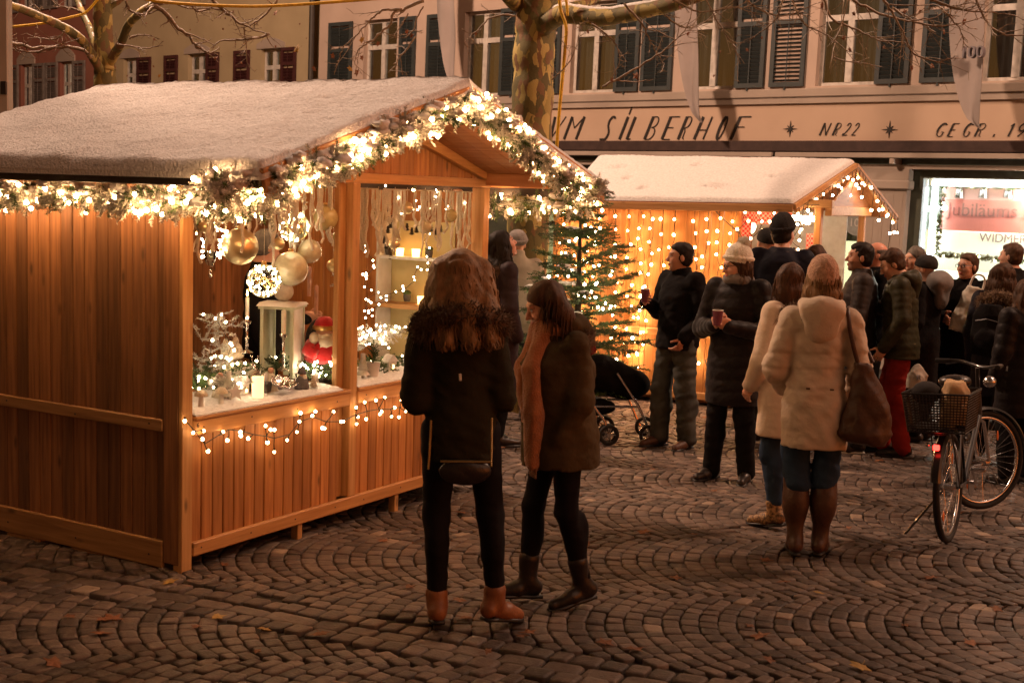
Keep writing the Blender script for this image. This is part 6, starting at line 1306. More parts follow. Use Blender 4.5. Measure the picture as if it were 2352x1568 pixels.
            f.noise(.005, 40, 6, (1.8, 1.8, .22))
        elif k == 'short':
            f = Sdf(); f.ell(X(0, -.022, .043), (.0795, .095, .088), 0, HR); f.ell(X(0, -.024, -.012), (.0785, .084, .085), .02, HR); f.ell(X(0, .035, .088), (.054, .040, .026), .02, HR); f.cut(HR@np.array([0, .84, -.54]), X(0, .078, .075), .006); f.cut(HR@np.array([0, .447, -.894]), X(0, .02, -.050), .006); f.noise(.0035, 110, 6, (1, .6, 1))
        elif k == 'bald': f = Sdf(); f.ell(X(0, -.02, .03), (.0785, .098, .080), 0, HR); f.cut(HR@np.array([0, .9, -.3]), X(0, .0, .0), .004); f.cut(HR@np.array([0, .0, 1.]), X(0, .0, .06), .004)
        elif k == 'bob': f.cut(HR@np.array([0, .78, -.62]), X(0, .085, .060), .01); f.ell(X(0, -.03, -.02), (.088, .085, .085), .03, HR); f.noise(.006, 45, 6)
        g = Geo().sdf(f, hf*1.15)
        if k in ('long', 'mid', 'bob'):
            V, F = g.v[0], np.array(g.f); rg = np.random.default_rng(5); m = MB()
            for i in range(int((620 if k == 'long' else 150)*fine)):
                p = V[rg.integers(len(V))].copy(); q = inh(p[None])[0]
                if q[1] > .025: continue
                path = [p]; dr_ = p-X(0, -.03, .0); dr_[2] = 0; dr_ /= np.linalg.norm(dr_)+1e-6; L_ = min(rg.uniform(.05, .16), max(.02, p[2]-(hc[2]-zl-.04))); ph = rg.uniform(0, 6)
                for s in range(1, 6): tt = s/5; path.append(p+np.array([0, 0, -L_*tt])+dr_*(.004*sin(tt*5+ph)+.005*tt)+np.array([.005*sin(tt*4+ph), .004*cos(tt*4+ph), 0]))
                m.tube(path, [.003, .0045, .0045, .004, .003, .0012], 4, cap=False)
            g.mb(m)
        me = g.build('hair', mat, root)
    # ---- hats
    if hat:
        f = Sdf(); cu = hat.get('h', .0); f.ell(X(0, -.018, .045+cu*.3), (.092, .108, .095+cu), 0, HR); f.cut(HR@np.array([0, .28, -.95]), X(0, .07, .038+hat.get('z', 0)), .01)
        if hat.get('rib'): f.noise(.0022, 150, 8, (1, 1, .25))
        g = Geo().sdf(f, .0068/fine)
        if hat.get('cuff', True):
            f = Sdf(); a0 = np.linspace(0, 2*pi, 22); f.chain([X(.084*sin(a), -.018+.100*cos(a), .050+hat.get('z', 0)+.0255*cos(a)) for a in a0], [.015]*22, .01); f.noise(.002, 130, 8, (1, 1, .3)); g.sdf(f, .0068/fine)
        hm = g.build('hat', hat['mat'], root)
        if hat.get('pom'):
            f = Sdf(); f.ell(X(0, -.07, .155), (.045, .045, .042), 0); V, F = nets(f, .008); m = MB(); spikes(m, (V, F), 500, .018, .003); Geo().add(V, F).mb(m).build('bobble', hat['mat'], hm)
    if glasses:
        m = MB()
        for sx in (-1, 1): m.tube([X(sx*.032+.021*cos(a), .106, .006+.016*sin(a)) for a in np.linspace(0, 2*pi, 14)], .0022, 5); m.tube([X(sx*.053, .105, .01), X(sx*.074, .03, .012), X(sx*.077, -.01, .005)], .002, 5)
        m.tube([X(-.011, .108, .01), X(.011, .108, .01)], .002, 5); m.build('glasses', M_PLASTIC, root)
    if extra: extra(root, j, X)
    return root, j, X, M
def wpt(M, p): return np.array(M @ Vector(p))
def cup(lab, M, p, rotm=None, h=.11, r=.038, mat=None, group=None):
    root = thing('paper_cup', lab, 'cup', M=Matrix.Translation(wpt(M, p)) @ M.to_3x3().normalized().to_4x4(), group=group); m = MB(); m.lathe([(r*.74, -h/2), (r, h/2), (r*.93, h/2), (r*.66, -h/2+.006)], n=24); m.build('sleeve', mat, root, smooth=True)
    m = MB(); m.tube([(r*cos(a), r*sin(a), h/2) for a in np.linspace(0, 2*pi, 25)], .0028, 6); m.build('rim', M_WHITE, root, smooth=True); return root
# ================================================================ THE PEOPLE IN THE PICTURE
M_OLIVE = fabric('dark_olive_cotton', (.027, .024, .014)); M_OLIVE2 = fabric('olive_brown_cotton', (.080, .057, .030)); M_BLKC = fabric('black_cotton', (.008, .007, .0075)); M_TIGHT = fabric('black_leggings', (.008, .007, .009), rough=.8, bs=400, bump=.15)
M_TAN = pm('tan_leather', (.26, .10, .038), (.17, .06, .025), scale=14, rough=.45, bump=.25, bscale=60); M_BLKL = pm('black_leather', (.022, .016, .014), scale=14, rough=.35, bump=.2, bscale=60); M_BRL = pm('brown_leather', (.085, .038, .022), (.055, .024, .014), scale=10, rough=.5, bump=.3, bscale=50)
M_JEAN = fabric('blue_jeans', (.060, .075, .085), (.035, .045, .055), bs=350); M_JEANG = fabric('washed_grey_jeans', (.085, .088, .078), (.045, .048, .045), bs=350); M_JEANT = fabric('teal_jeans', (.028, .050, .090), (.017, .030, .058), bs=350)
M_BEIGE = fabric('beige_parka', (.62, .52, .42), (.52, .43, .34)); M_CREAM = fabric('pale_cream_wool', (.68, .56, .44), (.60, .48, .37)); M_PUFB = fabric('black_puffer', (.011, .008, .009), rough=.5, sheen=.1); M_PUFG = fabric('grey_brown_puffer', (.050, .040, .037), rough=.5); M_PUFO = fabric('olive_puffer', (.042, .038, .020), rough=.5); M_NAVY = fabric('navy_puffer', (.013, .013, .024), rough=.6)
M_REDT = fabric('red_trousers', (.26, .022, .016), (.18, .014, .011)); M_DGREY = fabric('dark_grey_cloth', (.03, .027, .027)); M_SCARF = pm('rust_scarf', (.42, .17, .07), (.30, .11, .042), scale=16, rough=.95, bump=.8, bscale=120, sheen=.4); M_GSCARF = fabric('grey_scarf', (.22, .20, .19)); M_KNITW = pm('cream_knit', (.82, .77, .66), (.64, .59, .48), scale=70, rough=.95, bump=1, bscale=110); M_KNITP = pm('pale_pink_knit', (.58, .37, .27), (.40, .25, .17), scale=70, rough=.95, bump=1, bscale=110); M_KNITB = pm('black_knit', (.016, .014, .014), rough=.95, bump=.8, bscale=120); M_KNITG = pm('grey_knit', (.30, .27, .25), rough=.95, bump=.8, bscale=120)
M_CUPR = pm('red_cup_paper', (.16, .035, .06), (.11, .02, .045), rough=.5, bump=0); M_CUPW = pm('white_cup_paper', (.7, .6, .45), rough=.5, bump=0); M_GOLDC = pm('gold_chain', (.75, .55, .25), rough=.3, metal=1, bump=0)
def hang_arms(**k): return k
# -- girl with long fair hair, seen from behind
def ex1(root, j, X):
    for x, z in ((-.012, 1.195),):
        m = MB(); m.box((x-.006, -.175, z-.016), (x+.006, -.165, z+.016), bev=.003); m.build('label_tag', M_WHITE, root)
    for x in (-.145, .125):
        m = MB()
        for k in range(22): z = 1.0-k*.010; m.ball((x+(.018 if x < 0 else .008)*-k/22, -.155-.01*sin(k/22*3), z), (.006, .005, .0065), 1)
        m.build('chain_strap', M_GOLDC, root)
r1, j1, X1, MM1 = person('girl with long fair wavy hair and dark fur trimmed parka, seen from behind', feet=(1072, 1440), H=1.71, rz=6, hy=16, hp=-4, tilt=-3.0, J=dict(ankL=(-.135, -.02, .135), toeL=(-.135, .13, .03), kneeL=(-.125, .02, .53), hipL=(-.10, 0, .93), ankR=(.135, -.03, .135), toeR=(.245, .055, .03), kneeR=(.12, .0, .53), hipR=(.09, 0, .93), shL=(-.145, -.01, 1.40), shR=(.145, -.01, 1.40), elL=(-.205, -.02, 1.08), wrL=(-.15, .20, 1.10), elR=(.175, -.01, 1.08), wrR=(.10, .20, 1.12)),
    hair=('long', (.22, .12, .05), M_HBL, dict(len=.27, w=1.45, dx=.03, dy=-.115)), coat=dict(mat=M_OLIVE, hem=.80, w=.88, flare=1.0, fur=M_FUR, fk=1.15, hood=.95, ch=.0, fold=.012, waist=.98, arm=1.0), legs=dict(mat=M_TIGHT, r=(.088, .060, .045), fold=.003), shoes=dict(mat=M_TAN, kind='boot', t=.10, top=.052, heel=.045), hands=dict(L=((.3, .9, .1), (1, 0, 0), (0, 0, 1), (.5, .5, .5, .5), .4), R=((-.3, .9, .1), (-1, 0, 0), (0, 0, 1), (.5, .5, .5, .5), .4)), fine=1.15, extra=ex1)
c = wpt(MM1, (.0, -.17, .775)); root = thing('shoulder_bag', 'small dark chain strap bag hanging behind the fair haired girl', 'handbag', M=Matrix.Translation(c) @ Matrix.Rotation(R(6), 4, 'Z')); f = Sdf(); f.ell((0, 0, 0), (.115, .035, .065), 0); f.cut((0, 0, 1), (0, 0, .045), .01); f.noise(.003, 40, 3); Geo().sdf(f, .008).build('bag', M_BLKL, root); m = MB(); m.beam((-.11, -.02, .045), (.11, -.02, .045), .012, .010); m.build('zip', M_GOLDC, root)
# -- girl in profile with rust scarf
def ex2(root, j, X):
    f = Sdf(); nb = j['neck']; A = [nb+np.array([.085*sin(a), .012+.088*cos(a), -.01+.03*cos(a)]) for a in np.linspace(-pi, pi, 16)]; f.chain(A, [.042]*16, .02); f.ell(nb+[0, .10, -.04], (.07, .05, .07), .03)
    f.chain([nb+[-.05, .10, -.03], nb+[-.075, .175, -.20], (-.085, .185, 1.05), (-.075, .18, .80)], [.05, .058, .055, .048], .02); f.chain([nb+[.05, .10, -.03], nb+[.05, .16, -.22], (.04, .165, 1.0)], [.05, .05, .045], .02); f.noise(.010, 30, 7, (1.2, 1.2, .4))
    g = Geo().sdf(f, .010); m = MB()
    for i in range(16): x = -.12+.09*i/15; m.tube([(x, .18, .80), (x+.004*sin(i), .182, .755), (x+.006*cos(i), .18, .715)], .0035, 4)
    g.mb(m); g.build('scarf', M_SCARF, root)
    m = MB(); m.box((-.192, -.004, 1.195), (-.18, .008, 1.23), bev=.003); m.build('label_tag', M_WHITE, root)
person('girl in profile with rust scarf and olive parka looking down', feet=(1276, 1388), H=1.60, tilt=-.6, rz=112, hp=-22, hy=-8, lean=4, J=dict(head=(0, .055, 1.60), ankL=(-.08, -.115, .13), toeL=(-.09, .05, .03), kneeL=(-.09, -.01, .52), ankR=(.085, .13, .115), toeR=(.09, .30, .075), kneeR=(.09, .10, .53), hipL=(-.09, 0, .93), hipR=(.09, 0.01, .93), shL=(-.15, -.01, 1.41), shR=(.15, -.01, 1.41), elL=(-.195, -.02, 1.12), wrL=(-.165, .08, .93), elR=(.195, .0, 1.12), wrR=(.165, .08, .93)), skin=(.60, .31, .20),
    hair=('long', (.09, .04, .02), M_HBR, dict(len=.30, w=1.20, dy=-.125, front=0)), coat=dict(mat=M_OLIVE2, hem=.76, w=1.08, flare=1.06, d=1.32, fur=M_FURL, fk=.95, hood=1.0, fold=.009, seed=4, ch=.0, arm=.98), legs=dict(mat=M_TIGHT, r=(.085, .058, .043), fold=.003), shoes=dict(mat=M_BLKL, kind='boot', t=.30, top=.055, heel=.05), fine=1.2, extra=ex2)
# -- woman looking up
person('woman with long curly dark hair and dark quilted coat looking up', top=(1152, 527), Y=11.0, rz=-62, hp=24, hy=-6, skin=(.62, .32, .22), hair=('long', (.05, .025, .015), M_HDK, dict(len=.30, w=1.12, dy=-.02)), coat=dict(mat=fabric('plum_black_quilt', (.035, .022, .026), rough=.6), hem=.45, w=1.05, puff=.11, pa=.006, fur=M_FUR, fk=.85, flare=1.1), legs=dict(mat=M_BLKC, r=(.085, .06, .05)), shoes=dict(mat=M_BLKL), fine=.9)
person('child in pale grey knitted cap and cream scarf half hidden by the dark haired woman', top=(1189, 530), Y=12.6, rz=10, hat=dict(mat=M_KNITG, rib=1), coat=dict(mat=fabric('cream_fleece', (.45, .38, .29)), hem=.8, ch=.09), legs=dict(mat=M_JEAN, r=(.085, .06, .05)), shoes=dict(mat=M_BLKL), fine=.7)
# -- man with cup
rc, jc, Xc, MC = person('man in black jacket and loose jeans holding a dark red cup', feet=(1545, 1026), H=1.76, rz=126, hy=-34, hp=-2, skin=(.52, .27, .17), J=dict(elL=(-.27, -.04, 1.14), wrL=(-.20, .12, .96), elR=(.27, .0, 1.15), wrR=(.13, .25, 1.235), ankL=(-.12, -.05, .09), toeL=(-.16, .12, .03), ankR=(.11, .06, .09), toeR=(.13, .23, .03), kneeL=(-.115, .0, .5), kneeR=(.115, .06, .5)),
    hair=('short', (.03, .018, .012), M_HDK), coat=dict(mat=M_BLKC, hem=.86, w=1.06, flare=1.0, d=1.1, arm=1.05, fold=.010, ch=.05), legs=dict(mat=M_JEANG, r=(.105, .086, .080), up=-.0, fold=.009), shoes=dict(mat=M_BRL), stub=.12, hands=dict(R=((-.45, .75, .35), (-.85, -.5, .0), (0, -.2, 1), (.75, .7, .7, .75), .6), L=((.25, .35, -.9), (.9, .2, .3), (.2, .9, .3), (.5, .5, .55, .6), .4)), fine=1.1)
cup('dark red paper cup held up by the man in the black jacket', MC, (.075, .325, 1.30), mat=M_CUPR)
# -- woman with bobble hat
def exw(root, j, X):
    f = Sdf(); nb = j['neck']; A = [nb+np.array([.078*sin(a), .01+.08*cos(a), .015+.012*cos(a*2)]) for a in np.linspace(-pi, pi, 16)]; f.chain(A, [.034]*16, .02); f.noise(.006, 45, 7); Geo().sdf(f, .010).build('scarf', M_GSCARF, root)
rw, jw, Xw, MW = person('woman in cream bobble hat, glasses and long black puffer coat holding a cup', feet=(1672, 1103), H=1.76, rz=148, hy=-42, hp=-10, J=dict(head=(0, .03, 1.60), elL=(-.26, .02, 1.12), wrL=(-.055, .27, 1.17), elR=(.26, .02, 1.12), wrR=(.055, .27, 1.17), ankL=(-.13, -.03, .09), ankR=(.13, .02, .09), toeL=(-.16, .14, .03), toeR=(.17, .18, .03)), hat=dict(mat=M_KNITW, rib=1, pom=1, h=.02), hair=('bob', (.06, .035, .02), M_HBR),
    coat=dict(mat=M_PUFB, hem=.58, w=1.02, flare=1.08, puff=.085, pa=.006, d=1.05, arm=1.02, fold=.005), legs=dict(mat=M_BLKC, r=(.09, .072, .066), up=-.02, fold=.005), shoes=dict(mat=M_BLKL), hands=dict(L=((.35, .75, .55), (.75, -.55, .2), (.1, -.5, .9), (.7, .7, .7, .7), .5), R=((-.35, .75, .55), (-.75, -.55, .2), (-.1, -.5, .9), (.7, .7, .7, .7), .5)), glasses=True, fine=1.1, extra=exw)
cup('red and white paper cup between the hands of the woman in the bobble hat', MW, (.0, .345, 1.235), mat=M_CUPR)
# -- tall man in navy, capped man in front of him
person('tall man in black beanie and navy puffer jacket at the drinks counter', feet=(1772, 1016), top=(1825, 499), rz=-18, hy=-20, hat=dict(mat=M_KNITB, rib=1, h=.02), coat=dict(mat=M_NAVY, hem=.82, w=1.16, puff=.10, pa=.005, arm=1.1), legs=dict(mat=M_DGREY, r=(.095, .075, .066), up=0), shoes=dict(mat=M_BLKL, sole=M_WHITE), hair=('short', (.03, .02, .012), M_HDK), fine=.95)
person('man in dark cap with a pale grey collar standing at the serving hatch', top=(1763, 526), Y=13.1, rz=12, hat=dict(mat=M_KNITB, cuff=False), coat=dict(mat=M_GSCARF, hem=.85, ch=.08), legs=dict(mat=M_DGREY, r=(.09, .07, .06)), shoes=dict(mat=M_BLKL), fine=.75)
person('woman with chestnut hair tied up and light fur collar near the serving hatch', top=(1876, 562), Y=12.4, rz=-30, hair=('mid', (.13, .05, .02), M_HRD, dict(len=.16, w=1.1)), coat=dict(mat=M_BLKC, hem=.7, fur=M_FURL, fk=.9), legs=dict(mat=M_BLKC, r=(.09, .07, .06)), shoes=dict(mat=M_BLKL), fine=.75)
# -- pale coat with fur collar, partly hidden; beige parka with hobo bag
person('woman in cream coat with fur collar and leopard ankle boots, half hidden', feet=(1788, 1208), H=1.66, rz=38, hy=-50, hp=-6, J=dict(elL=(-.27, -.02, 1.13), wrL=(-.21, .12, .95), ankL=(-.09, -.03, .12), toeL=(-.12, .13, .03), ankR=(.10, .02, .12), toeR=(.12, .17, .03)), hair=('long', (.15, .06, .025), M_HRD, dict(len=.22, w=1.05)), coat=dict(mat=M_CREAM, hem=.62, w=1.06, fur=M_FURL, fk=1.1, fold=.006, arm=1.05), legs=dict(mat=M_JEANT, r=(.085, .062, .050), up=.07), shoes=dict(mat=pm('leopard_boot', (.42, .24, .10), (.06, .03, .015), scale=60, rough=.6, detail=1), kind='boot', t=.14, top=.052, heel=.04), hands=dict(L=((.1, .5, -.8), (1, 0, 0), (0, .8, .5), (.4, .4, .4, .4), .4)))
def exb(root, j, X):
    m = MB()
    for x in (-.06, .075): m.box((x-.012, -.172, 1.02), (x+.012, -.160, 1.03), bev=.003)
    m.beam((-.16, -.128, 1.025), (.16, -.128, 1.025), .012, .006) if False else None
    m.build('back_buttons', M_BRL, root)
rb, jb, Xb, MB_ = person('woman in beige hooded parka, pale knitted hat and tall brown boots', feet=(1852, 1272), H=1.68, rz=-8, hy=8, J=dict(shL=(-.16, -.01, 1.41), shR=(.16, -.01, 1.41), elL=(-.245, -.01, 1.12), wrL=(-.18, .17, .98), elR=(.245, -.02, 1.14), wrR=(.215, .13, .98), ankL=(-.075, -.03, .10), ankR=(.075, .0, .10), kneeL=(-.085, .02, .50), kneeR=(.085, .02, .50), toeL=(-.085, .13, .03), toeR=(.12, .14, .03)), hat=dict(mat=M_KNITP, rib=1, cuff=False, h=.03, z=-.05), hair=('long', (.26, .135, .055), M_HBL, dict(len=.20, w=.95, dx=-.03)),
    coat=dict(mat=M_BEIGE, hem=.655, w=.96, flare=1.06, hood=1.0, fold=.010, waist=.96, arm=1.08, ff=26, seams=(1.22, 1.13, 1.01)), legs=dict(mat=M_JEANT, r=(.088, .076, .07), up=.33, fold=.005), shoes=dict(mat=M_BRL, kind='boot', t=.86, top=.078), fine=1.15, extra=exb)
c = wpt(MB_, (.275, -.10, .93)); root = thing('hobo_bag', 'large slouchy brown leather bag on the shoulder of the beige parka woman', 'handbag', M=Matrix.Translation(c) @ Matrix.Rotation(R(-12), 4, 'Z')); f = Sdf(); f.loft([(-.20, .01, 0, .10, .05), (-.15, .01, 0, .15, .075), (-.02, .01, 0, .125, .07), (.12, 0, 0, .085, .05), (.24, -.03, 0, .04, .03)], 0); f.ell((.01, 0, -.16), (.14, .07, .06), .04); f.noise(.010, 22, 3, (1, 1, .7)); f.noise(.004, 60, 4); Geo().sdf(f, .010).build('bag', M_BRL, root); m = MB(); m.tube(smooth_path([(-.04, -.0, .20), (-.09, -.01, .36), (-.12, .03, .50), (-.11, .12, .53), (-.06, .14, .42), (.03, .05, .24)], 5), .013, 8); m.build('strap', M_BRL, root, smooth=True)
# -- man with stubble, bald man, red trousers
rp_, jp, Xp, MP = person('stubbly dark haired man in grey brown puffer jacket, in profile', feet=(1952, 1035), H=1.81, rz=80, hy=4, skin=(.60, .31, .2), J=dict(elL=(-.25, .02, 1.15), wrL=(-.14, .27, 1.20), elR=(.25, -.02, 1.15), wrR=(.20, .15, .97)), hair=('short', (.022, .014, .01), M_HDK), stub=.55, coat=dict(mat=M_PUFG, hem=.84, w=1.10, puff=.055, pa=.005, arm=1.05, fold=.003, ch=.05), legs=dict(mat=M_DGREY, r=(.095, .075, .066), up=0), shoes=dict(mat=M_BLKL, sole=M_WHITE), hands=dict(L=((.3, .8, .35), (.9, -.3, 0), (0, -.2, 1), (.7, .7, .7, .7), .5)), fine=1.1)
cup('small white cup held by the stubbly man', MP, (-.075, .35, 1.25), mat=M_CUPW, h=.09, r=.034)
person('bald older man standing behind the stubbly man', top=(2018, 556), Y=12.6, rz=86, skin=(.66, .30, .2), hair=('bald', (.16, .12, .09), M_HGR), coat=dict(mat=M_BLKC, hem=.84, ch=.04), legs=dict(mat=M_DGREY, r=(.095, .075, .066)), shoes=dict(mat=M_BLKL), fine=.9)
rr, jr, Xr, MR = person('young man in olive puffer jacket and red trousers looking down', feet=(2052, 1044), H=1.80, rz=74, hp=-30, hy=6, lean=5, J=dict(head=(0, .05, 1.595), elL=(-.25, .0, 1.15), wrL=(-.225, .13, .92), elR=(.24, .03, 1.16), wrR=(.13, .26, 1.24), ankL=(-.10, -.06, .09), toeL=(-.12, .11, .03), ankR=(.10, .10, .09), toeR=(.12, .27, .03), kneeR=(.10, .09, .5)), hair=('short', (.10, .05, .025), M_HBR), skin=(.60, .31, .2), coat=dict(mat=M_PUFO, hem=.82, w=1.08, puff=.06, pa=.005, hood=1.0, arm=1.05, fold=.004, ch=.03), legs=dict(mat=M_REDT, r=(.10, .082, .072), up=-.01, fold=.008), shoes=dict(mat=M_BLKL), hands=dict(L=((.1, .45, -.9), (1, 0, 0), (0, .9, .4), (.35, .4, .45, .5), .3), R=((-.3, .8, .35), (-.9, -.3, 0), (0, -.2, 1), (.7, .7, .7, .7), .5)), fine=1.1)
cup('small white cup held by the man in red trousers', MR, (.07, .345, 1.29), mat=M_CUPW, h=.09, r=.034)
# -- the group towards the right edge
dk = lambda nm, c: fabric(nm, c)
person('grey haired woman in dark coat in front of the bright shop window', top=(2106, 566), Y=13.2, rz=112, hair=('bob', (.3, .26, .22), M_HGR), coat=dict(mat=M_BLKC, hem=.7, ch=.06), legs=dict(mat=M_BLKC, r=(.09, .07, .06)), shoes=dict(mat=M_BLKL), fine=.85)
person('person in dark knitted cap and pale grey hood with their back turned', top=(2130, 588), Y=12.0, rz=52, hp=-8, hat=dict(mat=fabric('charcoal_knit', (.05, .047, .047)), rib=1, cuff=False), coat=dict(mat=M_BLKC, hem=.55, w=1.1, ch=.02), legs=dict(mat=M_BLKC, r=(.095, .075, .066)), shoes=dict(mat=M_BLKL), extra=lambda root, j, X: Geo().sdf(Sdf().ell(j['neck']+[0, -.12, .02], (.16, .12, .12), 0).ell(j['neck']+[0, -.14, -.10], (.12, .07, .12), .05).noise(.008, 24, 4), .012).build('hood', M_GSCARF, root), fine=.9)
rg_, jg, Xg, MG = person('short haired woman with glasses and dark coat carrying a white bag', top=(2226, 581), Y=12.2, rz=142, hy=-20, hair=('short', (.05, .025, .015), M_HBR), glasses=True, coat=dict(mat=M_BLKC, hem=.50, w=1.18, flare=1.12, arm=1.1), legs=dict(mat=M_BLKC, r=(.095, .075, .066)), shoes=dict(mat=M_BLKL), J=dict(elL=(-.27, .0, 1.14), wrL=(-.10, .22, 1.10), elR=(.27, .02, 1.13), wrR=(.12, .22, 1.16)), hands=dict(R=((-.5, .6, -.3), (-.5, -.6, 0), (0, 0, 1), (.8, .8, .8, .8), .5)))
c = at(2224, 715, 11.75); root = thing('carrier_bag', 'crumpled white carrier bag with a green patch', 'bag', M=Matrix.Translation(c) @ Matrix.Rotation(R(-6), 4, 'Z') @ Matrix.Rotation(R(14), 4, 'Y')); f = Sdf(); f.loft([(-.20, 0, 0, .12, .045), (.0, 0, 0, .125, .06), (.15, 0, 0, .09, .05), (.22, 0, 0, .075, .03)], 0); f.noise(.014, 20, 3); f.noise(.005, 55, 4); bg_ = Geo().sdf(f, .010).build('bag', fabric('white_plastic_bag', (.66, .62, .52), rough=.5), root); m = MB(); m.box((.01, -.085, -.16), (.115, -.062, .03), bev=.01); m.build('printed_patch', pm('green_print', (.05, .30, .06), rough=.5), bg_); m = MB(); m.tube(smooth_path([(-.06, 0, .2), (-.05, .0, .31), (0, 0, .34), (.05, 0, .31), (.06, 0, .2)], 4), .010, 6); m.build('handle', M_WHITE, root)
person('dark haired man seen from behind at the right edge of the shop window', top=(2328, 558), Y=13.0, rz=48, hair=('short', (.05, .025, .015), M_HBR), coat=dict(mat=M_BLKC, hem=.8), legs=dict(mat=M_DGREY, r=(.095, .075, .066)), shoes=dict(mat=M_BLKL), fine=.85)
rk, jk, Xk, MK = person('woman with long brown hair and fur collar, dark backpack strap showing', top=(2308, 604), Y=10.9, rz=-30, hy=-25, hair=('long', (.09, .04, .02), M_HBR, dict(len=.24, w=1.1)), coat=dict(mat=M_NAVY, hem=.60, w=1.1, fur=M_FURL, fk=1.0), legs=dict(mat=M_BLKC, r=(.095, .075, .066)), shoes=dict(mat=M_BLKL), fine=.95)
person('person in dark quilted coat cut off by the right edge of the picture', top=(2362, 640), Y=9.9, rz=20, hair=('mid', (.09, .04, .02), M_HBR, dict(len=.16)), coat=dict(mat=M_PUFB, hem=.6, w=1.12, puff=.1, pa=.01, arm=1.1), legs=dict(mat=M_BLKC, r=(.095, .075, .066)), shoes=dict(mat=M_BLKL), fine=.85)
def backpack(lab, M, p, mat):
    root = thing('backpack', lab, 'backpack', M=Matrix.Translation(wpt(M, p)) @ M.to_3x3().normalized().to_4x4()); f = Sdf(); f.loft([(-.20, 0, 0, .13, .07), (-.05, 0, 0, .145, .085), (.12, 0, 0, .13, .075), (.21, 0, .01, .08, .05)], 0); f.ell((0, -.085, -.08), (.10, .035, .09), .02); f.noise(.006, 30, 2); Geo().sdf(f, .011).build('bag', mat, root)
    m = MB()
    for sx in (-1, 1): m.tube(smooth_path([(sx*.08, .06, .18), (sx*.11, .14, .25), (sx*.12, .25, .20), (sx*.12, .28, .02)], 4), .014, 6)
    m.build('straps', M_PLASTIC, root); m = MB(); m.tube([(-.09, -.10, .08), (0, -.115, .10), (.09, -.10, .08)], .003, 5); m.build('zip', M_CHROME, root)
backpack('black backpack with metal zip on the long haired woman', MK, (-.05, -.24, 1.18), M_BLKC)
# -- stall keeper
c = S(606, 700, 1.12); c[2] = .09; d_ = SM @ Matrix.Translation(c) @ Matrix.Rotation(R(-150), 4, 'Z') @ Matrix.Scale(1.60/1.75, 4)
person('stall keeper in black jumper standing behind the baubles', frame_M=d_, hy=40, hp=-18, hair=('short', (.12, .08, .05), M_HGR), coat=dict(mat=M_BLKC, hem=.82, w=1.05, collar=True), legs=dict(mat=M_BLKC, r=(.09, .07, .06)), shoes=dict(mat=M_BLKL), J=dict(elL=(-.26, .06, 1.14), wrL=(-.20, .28, 1.10)), hands=dict(L=((.2, .9, .2), (.8, 0, -.4), (0, .2, 1), (.5, .5, .5, .5), .4)), fine=.9)

c = at(2108, 862, 10.8); root = thing('carrier_bag', 'pale plastic bag with a printed letter behind the bicycle basket', 'bag', M=Matrix.Translation(c) @ Matrix.Rotation(R(5), 4, 'Z') @ Matrix.Scale(.72, 4)); f = Sdf(); f.loft([(-.14, 0, 0, .12, .05), (.0, 0, 0, .125, .06), (.09, -.01, 0, .07, .04), (.13, -.01, 0, .03, .02)], 0); f.noise(.012, 22, 5); f.noise(.004, 60, 4); bg_ = Geo().sdf(f, .010).build('bag', fabric('pale_plastic_bag', (.50, .46, .40), rough=.4), root)
text('R', .085, 'lettering', M_TXTG, bg_, Matrix.Translation((-.045, -.085, -.04)) @ Matrix.Rotation(R(90), 4, 'X'), ext=.012)
# ================================================================ BICYCLE, PUSHCHAIR
M_TYRE = pm('tyre_rubber', (.016, .015, .015), scale=40, rough=.75, bump=.5, bscale=120); M_FRAMEB = pm('black_frame_paint', (.02, .02, .022), rough=.3, bump=0, coat=.4); M_TAIL = em('red_tail_light', (1.0, .03, .02), 7)
pr, pf = G(2178, 1243), G(2268, 1168)
pr = np.array(pr); d = np.array(pf)-pr; d[2] = 0; base = pr; ang = math.atan2(d[1], d[0])
BK = Matrix.Translation(base) @ Matrix.Rotation(math.atan2(d[1], d[0]), 4, 'Z') @ Matrix.Rotation(R(-4), 4, 'X'); bike = thing('bicycle', 'black city bicycle on its kickstand with rear basket and glowing tail light', 'bicycle', M=BK)
WB = 1.06; wr_ = .335
def wheel(c, steer, nm):
    Rz = np.array(Matrix.Rotation(steer, 3, 'Z')); T = lambda p: Rz@np.array(p)+np.array(c); a = np.linspace(0, 2*pi, 49)
    m = MB(); m.tube([T((wr_*.945*cos(t), 0, wr_*.945*sin(t))) for t in a], .021, 10, cap=False); w = m.build('wheel', M_TYRE, bike, smooth=2)
    m = MB(); m.tube([T((wr_*.865*cos(t), 0, wr_*.865*sin(t))) for t in a], .011, 8, cap=False); m.build('rim', M_CHROME, w, smooth=2)
    m = MB()
    for k in range(32): t = k/32*2*pi; s = (-1)**k*.028; m.tube([T((.02*cos(t+.8), s, .02*sin(t+.8))), T((wr_*.86*cos(t), 0, wr_*.86*sin(t)))], .0014, 4)
    m.build('spokes', M_CHROME, w); m = MB(); m.tube([T((0, -.05, 0)), T((0, .05, 0))], .02, 10); m.build('hub', M_CHROME, w)
    for t in (.9, 4.0): m = MB(); p = T((wr_*.6*cos(t), 0, wr_*.6*sin(t))); m.ball(p, (.022, .006, .035), 2); m.build('reflector', pm('orange_reflector', (.8, .20, .03), rough=.2, bump=0), w)
    return w
st_ = R(-38)
wheel((0, 0, wr_), 0, 'rear'); wheel((WB, 0, wr_), st_, 'front')
bb = np.array([.45, 0, .29]); seat = np.array([.27, 0, .86]); hd = np.array([.90, 0, .80]); hb = np.array([.93, 0, .66]); ra = np.array([0, 0, wr_])
